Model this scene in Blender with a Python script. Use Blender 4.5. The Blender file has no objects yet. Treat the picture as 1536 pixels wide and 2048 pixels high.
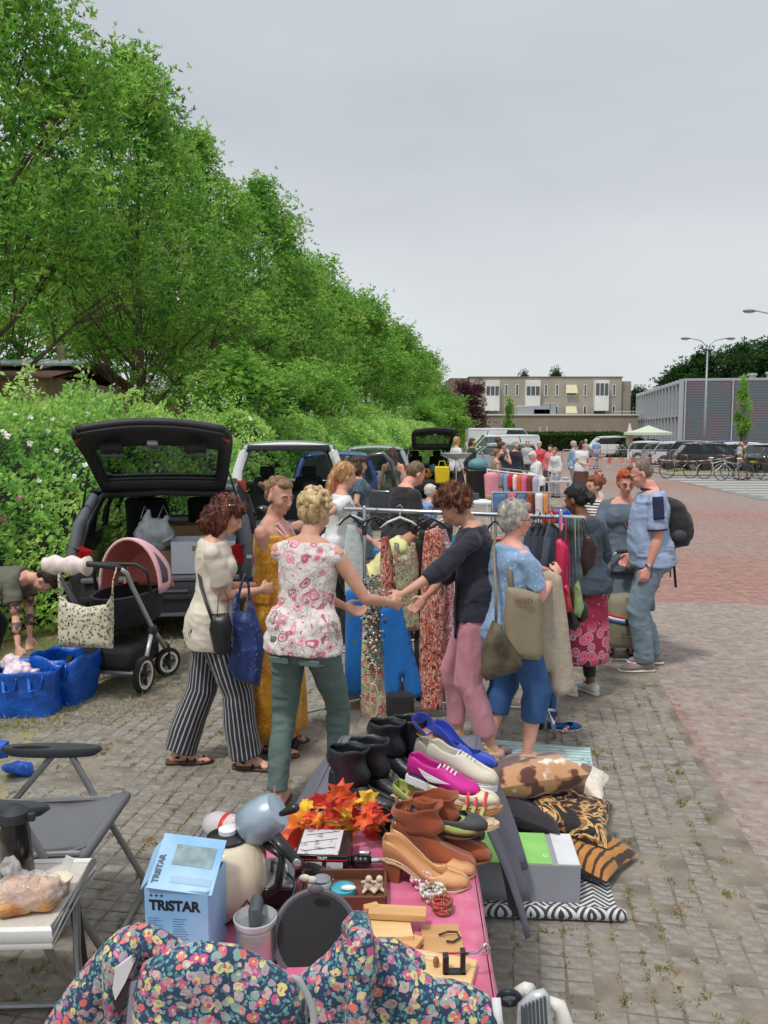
import bpy,bmesh,math,random,time
import numpy as np
from math import sin,cos,pi,radians,atan2,sqrt,tan,atan
from mathutils import Vector as V,Matrix,noise
from mathutils.geometry import delaunay_2d_cdt
T00=time.time()
sc=bpy.context.scene
COL=sc.collection
RND=random.Random(7)
# camera, world, sun, exposure
F,CX,CY,HZ,H=1650.0,768.0,1024.0,866.0,2.025
PITCH=atan((CY-HZ)/F)
cam=bpy.data.objects.new('camera',bpy.data.cameras.new('camera'))
COL.objects.link(cam)
cam.location=(0,0,H)
cam.rotation_euler=(pi/2-PITCH,0,0)
cam.data.sensor_fit='VERTICAL'
cam.data.sensor_height=36
cam.data.sensor_width=36
cam.data.lens=F/2048*36
cam.data.clip_start=.05
cam.data.clip_end=3000
cam.data.dof.use_dof=False
sc.camera=cam
SUN_EL,SUN_AZ=62,215
world=bpy.data.worlds.new('World');sc.world=world;world.use_nodes=True
nt=world.node_tree;nt.nodes.clear()
N=nt.nodes.new;LK=nt.links.new
sky=N('ShaderNodeTexSky');sky.sky_type='NISHITA';sky.sun_disc=False
sky.sun_elevation=radians(SUN_EL);sky.sun_rotation=radians(SUN_AZ)
tc=N('ShaderNodeTexCoord');mp=N('ShaderNodeMapping');mp.inputs['Scale'].default_value=(1.0,1.0,3.2)
mp.inputs['Rotation'].default_value=(0.0,0.12,0)
ns=N('ShaderNodeTexNoise');ns.inputs['Scale'].default_value=1.6;ns.inputs['Detail'].default_value=5;ns.inputs['Roughness'].default_value=.5
sep=N('ShaderNodeSeparateXYZ')
grd=N('ShaderNodeValToRGB')
e=grd.color_ramp.elements
e[0].position=0.0;e[0].color=(.58,.61,.615,1)
e[1].position=.62;e[1].color=(.56,.58,.63,1)
k=e.new(.15);k.color=(.53,.555,.575,1)
k=e.new(.34);k.color=(.45,.475,.515,1)
k=e.new(1.0);k.color=(1.0,1.01,1.03,1)
cr=N('ShaderNodeValToRGB');cr.color_ramp.elements[0].position=.3;cr.color_ramp.elements[0].color=(.80,.81,.825,1)
cr.color_ramp.elements[1].position=.7;cr.color_ramp.elements[1].color=(1.02,1.02,1.0,1)
mul=N('ShaderNodeMix');mul.data_type='RGBA';mul.blend_type='MULTIPLY';mul.inputs[0].default_value=1
scl=N('ShaderNodeMix');scl.data_type='RGBA';scl.blend_type='MULTIPLY';scl.inputs[0].default_value=1
scl.inputs[7].default_value=(10,10,10,1)
mx=N('ShaderNodeMix');mx.data_type='RGBA';mx.inputs[0].default_value=.96
bg=N('ShaderNodeBackground');bg.inputs[1].default_value=.1
out=N('ShaderNodeOutputWorld')
LK(tc.outputs['Generated'],mp.inputs[0]);LK(mp.outputs[0],ns.inputs[0]);LK(tc.outputs['Generated'],sep.inputs[0])
LK(sep.outputs[2],grd.inputs[0]);LK(ns.outputs[0],cr.inputs[0])
LK(grd.outputs[0],mul.inputs[6]);LK(cr.outputs[0],mul.inputs[7]);LK(mul.outputs[2],scl.inputs[6])
LK(sky.outputs[0],mx.inputs[6]);LK(scl.outputs[2],mx.inputs[7]);LK(mx.outputs[2],bg.inputs[0]);LK(bg.outputs[0],out.inputs[0])
sl=bpy.data.lights.new('sun','SUN');sl.energy=1.5;sl.angle=radians(7);sl.color=(1,.965,.91)
so=bpy.data.objects.new('sun',sl);COL.objects.link(so)
so.rotation_euler=V((sin(radians(SUN_AZ))*cos(radians(SUN_EL)),cos(radians(SUN_AZ))*cos(radians(SUN_EL)),sin(radians(SUN_EL)))).to_track_quat('Z','Y').to_euler()
so.location=(-5,-5,20)
sc.view_settings.view_transform='Standard';sc.view_settings.look='None'
sc.view_settings.exposure=0.46;sc.view_settings.gamma=1;sc.view_settings.use_curve_mapping=False
sc.render.engine='CYCLES'
sc.cycles.max_bounces=6;sc.cycles.diffuse_bounces=3;sc.cycles.glossy_bounces=3;sc.cycles.transparent_max_bounces=12
sc.cycles.use_denoising=True
# picture <-> place
FW=V((0,cos(PITCH),-sin(PITCH)));UP=V((0,sin(PITCH),cos(PITCH)))
def ray(px,py):return FW*F+V((1,0,0))*(px-CX)+UP*(CY-py)
def G(px,py,z=0.0):
 r=ray(px,py);t=(z-H)/r.z
 return V((r.x*t,r.y*t,z))
def W(px,py,Y):
 r=ray(px,py);t=Y/r.y
 return V((r.x*t,Y,H+r.z*t))
TH=atan((1040-CX)/F)
U_=V((sin(TH),cos(TH),0));L_=V((-cos(TH),sin(TH),0))
def S(s,l,z=0.0):return U_*s+L_*l+V((0,0,z))
# materials
MATS={}
def nodes(name):
 m=bpy.data.materials.new(name);m.use_nodes=True
 n=m.node_tree;b=n.nodes['Principled BSDF']
 return m,n,b
def c3(c):return (c[0],c[1],c[2],1)
def srgb(r,g,b):
 f=lambda c:(c/255/12.92)if c/255<.04045 else ((c/255+.055)/1.055)**2.4
 return (f(r),f(g),f(b))
def mat(name,col,rough=.7,metal=0.0,var=.12,scale=8.0,bump=0.0,bs=60.0,col2=None,cut=(.4,.6),coat=0,alpha=1,trans=0,spec=.5,detail=4,stretch=None,sheen=0,bdist=.02,coord='Object',sss=0):
 if name in MATS:return MATS[name]
 m,n,b=nodes(name);N=n.nodes.new;LK=n.links.new
 b.inputs['Roughness'].default_value=rough;b.inputs['Metallic'].default_value=metal
 b.inputs['Coat Weight'].default_value=coat;b.inputs['Coat Roughness'].default_value=.08
 b.inputs['Transmission Weight'].default_value=trans;b.inputs['Alpha'].default_value=alpha
 b.inputs['Specular IOR Level'].default_value=spec
 b.inputs['Sheen Weight'].default_value=sheen
 if sss:b.inputs['Subsurface Weight'].default_value=sss;b.inputs['Subsurface Radius'].default_value=(.02,.008,.004);b.inputs['Subsurface Scale'].default_value=.5
 tc=N('ShaderNodeTexCoord');src=tc.outputs[coord]
 if stretch:
  mp=N('ShaderNodeMapping');mp.inputs['Scale'].default_value=stretch;LK(src,mp.inputs[0]);src=mp.outputs[0]
 nz=N('ShaderNodeTexNoise');nz.inputs['Scale'].default_value=scale;nz.inputs['Detail'].default_value=detail
 LK(src,nz.inputs[0])
 rp=N('ShaderNodeValToRGB');e=rp.color_ramp.elements
 if col2 is None:
  e[0].position=.25;e[1].position=.75
  e[0].color=c3([c*(1-var)for c in col]);e[1].color=c3([min(1,c*(1+var))for c in col])
 else:
  e[0].position,e[1].position=cut;e[0].color=c3(col);e[1].color=c3(col2)
 LK(nz.outputs[0],rp.inputs[0]);LK(rp.outputs[0],b.inputs['Base Color'])
 if bump:
  n2=N('ShaderNodeTexNoise');n2.inputs['Scale'].default_value=bs;n2.inputs['Detail'].default_value=3;LK(src,n2.inputs[0])
  bp=N('ShaderNodeBump');bp.inputs['Strength'].default_value=bump;bp.inputs['Distance'].default_value=bdist
  LK(n2.outputs[0],bp.inputs['Height']);LK(bp.outputs[0],b.inputs['Normal'])
 MATS[name]=m
 return m
def glass(name,tint=(.75,.8,.8),dens=.35,rough=.03):
 """car or shop glass: mostly see-through, tinted, with a sheen"""
 if name in MATS:return MATS[name]
 m=bpy.data.materials.new(name);m.use_nodes=True;n=m.node_tree;n.nodes.clear();N=n.nodes.new;LK=n.links.new
 o=N('ShaderNodeOutputMaterial');t=N('ShaderNodeBsdfTransparent');t.inputs[0].default_value=c3([c*(1-dens)for c in tint])
 g=N('ShaderNodeBsdfGlossy');g.inputs['Roughness'].default_value=rough;g.inputs[0].default_value=(1,1,1,1)
 fr=N('ShaderNodeFresnel');fr.inputs[0].default_value=1.5
 mx=N('ShaderNodeMixShader');LK(fr.outputs[0],mx.inputs[0]);LK(t.outputs[0],mx.inputs[1]);LK(g.outputs[0],mx.inputs[2]);LK(mx.outputs[0],o.inputs[0])
 MATS[name]=m;return m
def pattern(name,kind,cols,scale=30,rough=.75,base=None,bump=.05,coord='Object',stretch=None,width=.5,wob=.02,attr=None):
 """printed fabric. kind: cells (scattered blooms), flowers, leopard, bands, paisley, dots, ziggurat"""
 if name in MATS:return MATS[name]
 m,n,b=nodes(name);N=n.nodes.new;LK=n.links.new
 b.inputs['Roughness'].default_value=rough;b.inputs['Sheen Weight'].default_value=.15
 tc=N('ShaderNodeTexCoord');src=tc.outputs[coord]
 if attr:
  at=N('ShaderNodeAttribute');at.attribute_name=attr;src=at.outputs['Vector']
 if stretch:
  mp=N('ShaderNodeMapping');mp.inputs['Scale'].default_value=stretch;LK(src,mp.inputs[0]);src=mp.outputs[0]
 def mixc(fac,a,c,blend='MIX'):
  x=N('ShaderNodeMix');x.data_type='RGBA';x.blend_type=blend
  for i,v in ((0,fac),(6,a),(7,c)):
   if isinstance(v,bpy.types.NodeSocket):LK(v,x.inputs[i])
   elif i==0:x.inputs[0].default_value=v
   else:x.inputs[i].default_value=c3(v)
  return x.outputs[2]
 def ramp(fac,stops,interp='CONSTANT'):
  r=N('ShaderNodeValToRGB');r.color_ramp.interpolation=interp
  el=r.color_ramp.elements
  while len(el)<len(stops):el.new(.5)
  for q,(p,c)in enumerate(stops):el[q].position=p;el[q].color=c3(c)
  LK(fac,r.inputs[0]);return r.outputs[0]
 def warp(s,amt,sc_):
  nz=N('ShaderNodeTexNoise');nz.inputs['Scale'].default_value=sc_;LK(s,nz.inputs[0])
  va=N('ShaderNodeVectorMath');va.operation='SCALE';va.inputs['Scale'].default_value=amt;LK(nz.outputs['Color'],va.inputs[0])
  vb=N('ShaderNodeVectorMath');vb.operation='ADD';LK(s,vb.inputs[0]);LK(va.outputs[0],vb.inputs[1]);return vb.outputs[0]
 def vor(s,sc_,feat='F1',rand=1):
  v=N('ShaderNodeTexVoronoi');v.feature=feat;v.inputs['Scale'].default_value=sc_;v.inputs['Randomness'].default_value=rand;LK(s,v.inputs['Vector']);return v
 base=base or cols[0]
 def pick(v,cs,shift=0):
  sp=N('ShaderNodeSeparateColor');LK(v.outputs['Color'],sp.inputs[0])
  return ramp(sp.outputs[shift],[(q/len(cs),c)for q,c in enumerate(cs)])
 def lt(sock,val,soft=.02):
  mr=N('ShaderNodeMapRange');mr.inputs[1].default_value=val+soft;mr.inputs[2].default_value=val-soft;LK(sock,mr.inputs[0]);return mr.outputs[0]
 if kind=='flowers':
  w=warp(src,wob,scale*.9)
  small=vor(w,scale*2.1,rand=1);big=vor(w,scale)
  leaf=mixc(lt(small.outputs['Distance'],.44),base,pick(small,cols[1:4],1))
  petal=mixc(lt(small.outputs['Distance'],.42),pick(big,cols[4:],0),pick(small,cols[4:],2))
  ring=mixc(lt(big.outputs['Distance'],.54,.012),leaf,base)
  bloom=mixc(lt(big.outputs['Distance'],.50,.012),ring,petal)
  heart=mixc(lt(big.outputs['Distance'],.17,.02),bloom,pick(big,cols[5:],1))
  b_in=heart
 elif kind=='cells':
  w=warp(src,wob,scale*.7)
  big=vor(w,scale);sm=vor(w,scale*2.3)
  twig=vor(w,scale*1.4,'DISTANCE_TO_EDGE')
  g1=mixc(lt(twig.outputs['Distance'],.03,.02),base,cols[1])
  g2=mixc(lt(sm.outputs['Distance'],.22,.05),g1,pick(sm,cols[1:4],1))
  edge=mixc(lt(big.outputs['Distance'],.42,.05),g2,pick(big,cols[2:],0))
  mid=mixc(lt(big.outputs['Distance'],.27,.03),edge,base)
  b_in=mixc(lt(big.outputs['Distance'],.2,.03),mid,pick(big,cols[2:],2))
 elif kind=='leopard':
  w=warp(src,wob,scale)
  a=vor(w,scale);nz=N('ShaderNodeTexNoise');nz.inputs['Scale'].default_value=scale*1.7;LK(w,nz.inputs[0])
  r_out=lt(a.outputs['Distance'],.42,.03);r_in=lt(a.outputs['Distance'],.22,.03)
  c=mixc(r_out,base,cols[1]);c=mixc(r_in,c,cols[2]);b_in=mixc(lt(nz.outputs[0],.42,.03),c,base)
 elif kind=='dots':
  a=vor(warp(src,wob,scale),scale);b_in=mixc(lt(a.outputs['Distance'],width,.03),base,cols[1])
 elif kind=='bands':
  wv=N('ShaderNodeTexWave');wv.wave_type='BANDS';wv.bands_direction='X';wv.inputs['Scale'].default_value=scale
  wv.inputs['Distortion'].default_value=wob;LK(src,wv.inputs['Vector'])
  b_in=ramp(wv.outputs['Fac'],[(0,cols[0]),(width,cols[1])]+([(width+(1-width)*.6,cols[2])]if len(cols)>2 else []))
 elif kind=='paisley':
  w=warp(src,wob,scale*.5)
  a=vor(w,scale);nz=N('ShaderNodeTexNoise');nz.inputs['Scale'].default_value=scale*1.2;nz.inputs['Detail'].default_value=3;nz.inputs['Distortion'].default_value=2.2;LK(w,nz.inputs[0])
  k_=len(cols);b_in=ramp(nz.outputs[0],[(.30+.4*q/k_ if q else 0,c)for q,c in enumerate(cols)])
 elif kind=='ziggurat':
  sp=N('ShaderNodeSeparateXYZ');LK(src,sp.inputs[0])
  def mth(op,a,c=None):
   q=N('ShaderNodeMath');q.operation=op
   for i,v in enumerate((a,c)):
    if v is None:continue
    if isinstance(v,(int,float)):q.inputs[i].default_value=v
    else:LK(v,q.inputs[i])
   return q.outputs[0]
  px_=mth('PINGPONG',mth('MULTIPLY',sp.outputs[0],scale),.5);py_=mth('PINGPONG',mth('MULTIPLY',sp.outputs[1],scale),.5)
  s_=mth('ADD',px_,py_);d_=mth('SUBTRACT',px_,py_)
  chk=mth('GREATER_THAN',mth('SINE',mth('MULTIPLY',sp.outputs[1],scale*pi*2)),0.0)
  q1=mth('FRACT',mth('MULTIPLY',s_,4));q2=mth('FRACT',mth('MULTIPLY',mth('ABSOLUTE',d_),5))
  sel=N('ShaderNodeMix');sel.data_type='FLOAT';LK(chk,sel.inputs[0]);LK(q1,sel.inputs[2]);LK(mth('FRACT',mth('MULTIPLY',mth('SUBTRACT',px_,py_),4)),sel.inputs[3])
  b_in=mixc(mth('GREATER_THAN',sel.outputs[0],.5),cols[0],cols[1])
 nz=N('ShaderNodeTexNoise');nz.inputs['Scale'].default_value=14;LK(tc.outputs['Object'],nz.inputs[0])
 b_in=mixc(.35,b_in,ramp(nz.outputs[0],[(.3,(.6,.6,.6)),(.7,(1.25,1.25,1.25))],'LINEAR'),'MULTIPLY')
 LK(b_in,b.inputs['Base Color'])
 if bump:
  n2=N('ShaderNodeTexNoise');n2.inputs['Scale'].default_value=25;n2.inputs['Detail'].default_value=3;LK(tc.outputs['Object'],n2.inputs[0])
  bp=N('ShaderNodeBump');bp.inputs['Strength'].default_value=.5;bp.inputs['Distance'].default_value=bump
  LK(n2.outputs[0],bp.inputs['Height']);LK(bp.outputs[0],b.inputs['Normal'])
 MATS[name]=m;return m
# mesh building
def frame(d,up=V((0,0,1))):
 d=V(d).normalized()
 x=d.cross(V(up))
 if x.length<1e-4:x=d.cross(V((0,1,0)))
 x.normalize();y=x.cross(d).normalized()
 return x,y,d
class M:
 def __init__(s):s.v=[];s.f=[]
 def add(s,vs,fs):
  o=len(s.v);s.v+=[tuple(p)for p in vs];s.f+=[tuple(i+o for i in f)for f in fs];return s
 def box(s,c,d,R=None,taper=1.0):
  c=V(c);x,y,z=[q/2 for q in d];R=R or Matrix.Identity(3)
  p=[]
  for k in (-1,1):
   t=taper if k>0 else 1
   p+=[c+R@V((a*x*t,b_*y*t,k*z))for a,b_ in ((-1,-1),(1,-1),(1,1),(-1,1))]
  return s.add(p,[(3,2,1,0),(4,5,6,7),(0,1,5,4),(1,2,6,5),(2,3,7,6),(3,0,4,7)])
 def rings(s,rs,cap=True,loop=False,closed=True):
  n=len(rs[0]);vs=[p for r in rs for p in r];fs=[]
  m=len(rs)
  for i in range(m if loop else m-1):
   a=i*n;b_=((i+1)%m)*n
   for j in range(n if closed else n-1):
    k=(j+1)%n;fs.append((a+j,a+k,b_+k,b_+j))
  if cap and not loop and closed:
   fs.append(tuple(range(n-1,-1,-1)));fs.append(tuple((m-1)*n+j for j in range(n)))
  return s.add(vs,fs)
 def tube(s,pts,r,n=8,cap=True,loop=False,flat=1.0,up=V((0,0,1))):
  pts=[V(p)for p in pts];m=len(pts)
  rr=r if isinstance(r,(list,tuple))else [r]*m
  rs=[];x=None
  for i,p in enumerate(pts):
   if loop:d=pts[(i+1)%m]-pts[i-1]
   else:d=pts[min(i+1,m-1)]-pts[max(i-1,0)]
   if d.length<1e-9:d=V((0,0,1))
   d.normalize()
   if x is None:x,y,_=frame(d,up)
   else:
    x=(x-d*x.dot(d));x=x.normalized()if x.length>1e-6 else frame(d)[0]
    y=x.cross(d).normalized()
   rs.append([p+x*(cos(2*pi*j/n)*rr[i])+y*(sin(2*pi*j/n)*rr[i]*flat)for j in range(n)])
  return s.rings(rs,cap,loop)
 def cap(s,a,b_,ra,rb,n=10):
  """tapered capsule"""
  a=V(a);b_=V(b_);x,y,d=frame(b_-a)if (b_-a).length>1e-6 else (V((1,0,0)),V((0,1,0)),V((0,0,1)))
  rs=[]
  for t in (-.985,-.7,0):q=sqrt(1-t*t);rs.append((a+d*ra*t,ra*q))
  for t in (0,.7,.985):q=sqrt(1-t*t);rs.append((b_+d*rb*t,rb*q))
  return s.rings([[p+x*cos(2*pi*j/n)*r+y*sin(2*pi*j/n)*r for j in range(n)]for p,r in rs])
 def chain(s,pts,rs,n=10):
  for i in range(len(pts)-1):s.cap(pts[i],pts[i+1],rs[i],rs[i+1],n)
  return s
 def ell(s,c,r,n=12,m=8,R=None):
  c=V(c);R=R or Matrix.Identity(3);r=(r,r,r)if isinstance(r,(int,float))else r
  rs=[]
  for i in range(m+1):
   t=pi*(i+.001 if i==0 else i-.001 if i==m else i)/m
   if i==0 or i==m:t=.12 if i==0 else pi-.12
   rs.append([c+R@V((r[0]*sin(t)*cos(2*pi*j/n),r[1]*sin(t)*sin(2*pi*j/n),-r[2]*cos(t)))for j in range(n)])
  return s.rings(rs)
 def lathe(s,prof,n=24,c=(0,0,0),R=None,cap=True):
  c=V(c);R=R or Matrix.Identity(3)
  return s.rings([[c+R@V((r*cos(2*pi*j/n),r*sin(2*pi*j/n),z))for j in range(n)]for r,z in prof],cap)
 def prism(s,pts,h,fn=None):
  """polygon pts (2D) extruded h along local z; fn maps (x,y,z)->point"""
  fn=fn or (lambda x,y,z:V((x,y,z)));n=len(pts)
  if sum(pts[i][0]*pts[(i+1)%n][1]-pts[(i+1)%n][0]*pts[i][1]for i in range(n))<0:pts=pts[::-1]
  return s.add([fn(x,y,0)for x,y in pts]+[fn(x,y,h)for x,y in pts],[tuple(range(n-1,-1,-1)),tuple(range(n,2*n))]+[(i,(i+1)%n,(i+1)%n+n,i+n)for i in range(n)])
 def quad(s,a,b_,c,d):return s.add([a,b_,c,d],[(0,1,2,3)])
 def grid(s,fn,nu,nv,thick=0,dirn=None):
  P=[[V(fn(i/nu,j/nv))for j in range(nv+1)]for i in range(nu+1)]
  vs=[p for r in P for p in r];w=nv+1
  fs=[(i*w+j,(i+1)*w+j,(i+1)*w+j+1,i*w+j+1)for i in range(nu)for j in range(nv)]
  return s.add(vs,fs)
 def mesh(s,name,mt=None,smooth=40):
  me=bpy.data.meshes.new(name);me.from_pydata(s.v,[],s.f)
  if mt:me.materials.append(mt)
  if smooth:
   me.shade_smooth()
   if smooth<180:me.set_sharp_from_angle(angle=radians(smooth))
  return me
 def build(s,name,mt,parent=None,smooth=40,bev=0,seg=2,thick=0,off=0,sub=0,loc=None,**kw):
  me=s.mesh(name,mt,smooth)
  return link(name,me,parent,bev,seg,thick,off,sub,loc,**kw)
def link(name,me,parent=None,bev=0,seg=2,thick=0,off=0,sub=0,loc=None,label=None,cat=None,group=None,kind=None):
 o=bpy.data.objects.new(name,me);COL.objects.link(o)
 if parent:o.parent=parent
 if loc is not None:o.location=loc
 if thick:
  q=o.modifiers.new('s','SOLIDIFY');q.thickness=thick;q.offset=off
 if bev:
  q=o.modifiers.new('b','BEVEL');q.width=bev;q.segments=seg;q.limit_method='ANGLE';q.angle_limit=radians(35);q.harden_normals=False
 if sub:
  q=o.modifiers.new('u','SUBSURF');q.levels=sub;q.render_levels=sub
 tag(o,label,cat,group,kind)
 return o
def tag(o,label=None,cat=None,group=None,kind=None):
 if label:o['label']=label
 if cat:o['category']=cat
 if group:o['group']=group
 if kind:o['kind']=kind
 return o
def thing(name,label,cat,loc=(0,0,0),rz=0,group=None,R=None):
 o=bpy.data.objects.new(name,None);COL.objects.link(o)
 o.empty_display_size=.1
 o.location=loc;o.rotation_euler=(0,0,rz)
 if R is not None:o.matrix_world=Matrix.Translation(V(loc))@R.to_4x4()
 return tag(o,label,cat,group)
def dup(o,loc=None,rz=None,label=None,group=None,scale=None,parent=None,lv=0):
 c=o.copy();COL.objects.link(c)
 if parent:c.parent=parent
 if lv==0:
  if loc is not None:c.location=loc
  if rz is not None:c.rotation_euler=(0,0,rz)
  if scale is not None:c.scale=(scale,)*3 if isinstance(scale,(int,float))else scale
  if label:c['label']=label
  if group:c['group']=group
 for ch in list(o.children):dup(ch,parent=c,lv=1)
 return c
def Rz(a):return Matrix.Rotation(a,3,'Z')
def Rx(a):return Matrix.Rotation(a,3,'X')
def Ry(a):return Matrix.Rotation(a,3,'Y')
def rem(m,name,voxel,mt,it=2,disp=None,adapt=0.0,parent=None,post=None,fac=.5,smooth=180,keep=None,**kw):
 """closed overlapping solids -> one continuous skin"""
 me=bpy.data.meshes.new('t');me.from_pydata(m.v,[],m.f)
 o=bpy.data.objects.new('t',me);COL.objects.link(o)
 q=o.modifiers.new('r','REMESH');q.mode='VOXEL';q.voxel_size=voxel;q.adaptivity=adapt
 if it:q=o.modifiers.new('s','SMOOTH');q.factor=fac;q.iterations=it
 dg=bpy.context.evaluated_depsgraph_get()
 r=bpy.data.meshes.new_from_object(o.evaluated_get(dg),depsgraph=dg)
 bpy.data.objects.remove(o);bpy.data.meshes.remove(me)
 r.name=name
 if disp:
  nv=len(r.vertices);co=np.empty(nv*3,'f');r.vertices.foreach_get('co',co);co=co.reshape(-1,3)
  no=np.empty(nv*3,'f');r.vertices.foreach_get('normal',no);no=no.reshape(-1,3)
  d=disp(co,no);co+=no*d[:,None];r.vertices.foreach_set('co',co.ravel());r.update()
 if post:post(r)
 r.materials.clear();r.materials.append(mt)
 r.shade_smooth()
 if smooth<180:r.set_sharp_from_angle(angle=radians(smooth))
 if parent=='mesh':return r
 return link(name,r,parent,**kw)
def vnoise(co,sc_,seed=0):
 """cheap smooth value noise, numpy; sc_ scalar or 3-vector"""
 p=co*np.array(sc_,'f')+seed*17.31
 i=np.floor(p).astype(np.int64);f=p-i;f=f*f*(3-2*f)
 def h(a,b_,c):
  n=(a*374761393+b_*668265263+c*2147483647+seed*1274126177)&0x7fffffff
  n=((n^(n>>13))*1274126177)&0x7fffffff
  return ((n^(n>>16))&0xffff)/65535.0
 r=0
 for dx in (0,1):
  for dy in (0,1):
   for dz in (0,1):
    w=(f[:,0]if dx else 1-f[:,0])*(f[:,1]if dy else 1-f[:,1])*(f[:,2]if dz else 1-f[:,2])
    r=r+w*h(i[:,0]+dx,i[:,1]+dy,i[:,2]+dz)
 return (r-.5).astype('f')
def text(name,body,size,mt,parent,loc,R,extrude=.0006,shear=0,label=None,bold=0,align='LEFT',sx=1.0):
 cu=bpy.data.curves.new(name,'FONT');cu.body=body;cu.size=size;cu.extrude=extrude;cu.shear=shear;cu.offset=bold;cu.align_x=align
 o=bpy.data.objects.new('t',cu);COL.objects.link(o)
 dg=bpy.context.evaluated_depsgraph_get()
 me=bpy.data.meshes.new_from_object(o.evaluated_get(dg),depsgraph=dg)
 bpy.data.objects.remove(o)
 me.materials.clear();me.materials.append(mt)
 p=link(name,me,parent,label=label)
 p.matrix_local=Matrix.Translation(V(loc))@R.to_4x4()@Matrix.Diagonal((sx,1,1,1))
 return p
def island_mat(name,cols,rough=.6,transl=.35,spec=.3,nscale=.6):
 """leaf material: each leaf its own green, light passes through"""
 if name in MATS:return MATS[name]
 m=bpy.data.materials.new(name);m.use_nodes=True;n=m.node_tree;n.nodes.clear();N=n.nodes.new;LK=n.links.new
 o=N('ShaderNodeOutputMaterial');g=N('ShaderNodeNewGeometry');r=N('ShaderNodeValToRGB');el=r.color_ramp.elements
 while len(el)<len(cols):el.new(.5)
 for i,c in enumerate(cols):el[i].position=i/(len(cols)-1)if len(cols)>1 else 0;el[i].color=c3(c)
 tc=N('ShaderNodeTexCoord');nz=N('ShaderNodeTexNoise');nz.inputs['Scale'].default_value=nscale;LK(tc.outputs['Object'],nz.inputs[0])
 ad=N('ShaderNodeMath');ad.operation='MULTIPLY_ADD';LK(g.outputs['Random Per Island'],ad.inputs[0]);ad.inputs[1].default_value=.55
 sb=N('ShaderNodeMath');sb.operation='MULTIPLY_ADD';LK(nz.outputs[0],sb.inputs[0]);sb.inputs[1].default_value=1.5;sb.inputs[2].default_value=-.52
 LK(sb.outputs[0],ad.inputs[2]);LK(ad.outputs[0],r.inputs[0])
 p=N('ShaderNodeBsdfPrincipled');p.inputs['Roughness'].default_value=rough;p.inputs['Specular IOR Level'].default_value=spec;LK(r.outputs[0],p.inputs[0])
 t=N('ShaderNodeBsdfTranslucent');LK(r.outputs[0],t.inputs[0]);mx=N('ShaderNodeMixShader');mx.inputs[0].default_value=transl
 LK(p.outputs[0],mx.inputs[1]);LK(t.outputs[0],mx.inputs[2]);LK(mx.outputs[0],o.inputs[0]);MATS[name]=m;return m
def leaf_mesh(name,P,Nn,size,mt,rng,aspect=.45,droop=.0,fold=.12,tri=False):
 """P (n,3) points, Nn (n,3) rough leaf directions -> one mesh of pointed leaves"""
 n=len(P);d=Nn+rng.normal(0,.6,(n,3));d/=np.linalg.norm(d,axis=1)[:,None]+1e-9
 a=rng.normal(0,1,(n,3));w=np.cross(d,a);w/=np.linalg.norm(w,axis=1)[:,None]+1e-9
 up=np.cross(w,d)
 sz=(size*rng.uniform(.65,1.3,n))[:,None]if np.isscalar(size)else (size*rng.uniform(.65,1.3,n))[:,None]
 b=P;t=P+d*sz;l=P+d*sz*.45+w*sz*aspect*.5+up*sz*fold;r=P+d*sz*.45-w*sz*aspect*.5+up*sz*fold
 if tri:vs=np.stack([b,l,t],1).reshape(-1,3);fs=np.arange(n*3).reshape(-1,3)
 else:vs=np.stack([b,l,t,r],1).reshape(-1,3);fs=np.arange(n*4).reshape(-1,4)
 k=fs.shape[1]
 me=bpy.data.meshes.new(name);me.vertices.add(len(vs));me.vertices.foreach_set('co',vs.astype('f').ravel())
 me.loops.add(n*k);me.loops.foreach_set('vertex_index',fs.ravel().astype('i'))
 me.polygons.add(n);me.polygons.foreach_set('loop_start',np.arange(0,n*k,k,dtype='i'));
 me.update(calc_edges=True);me.materials.append(mt);return me
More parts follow.
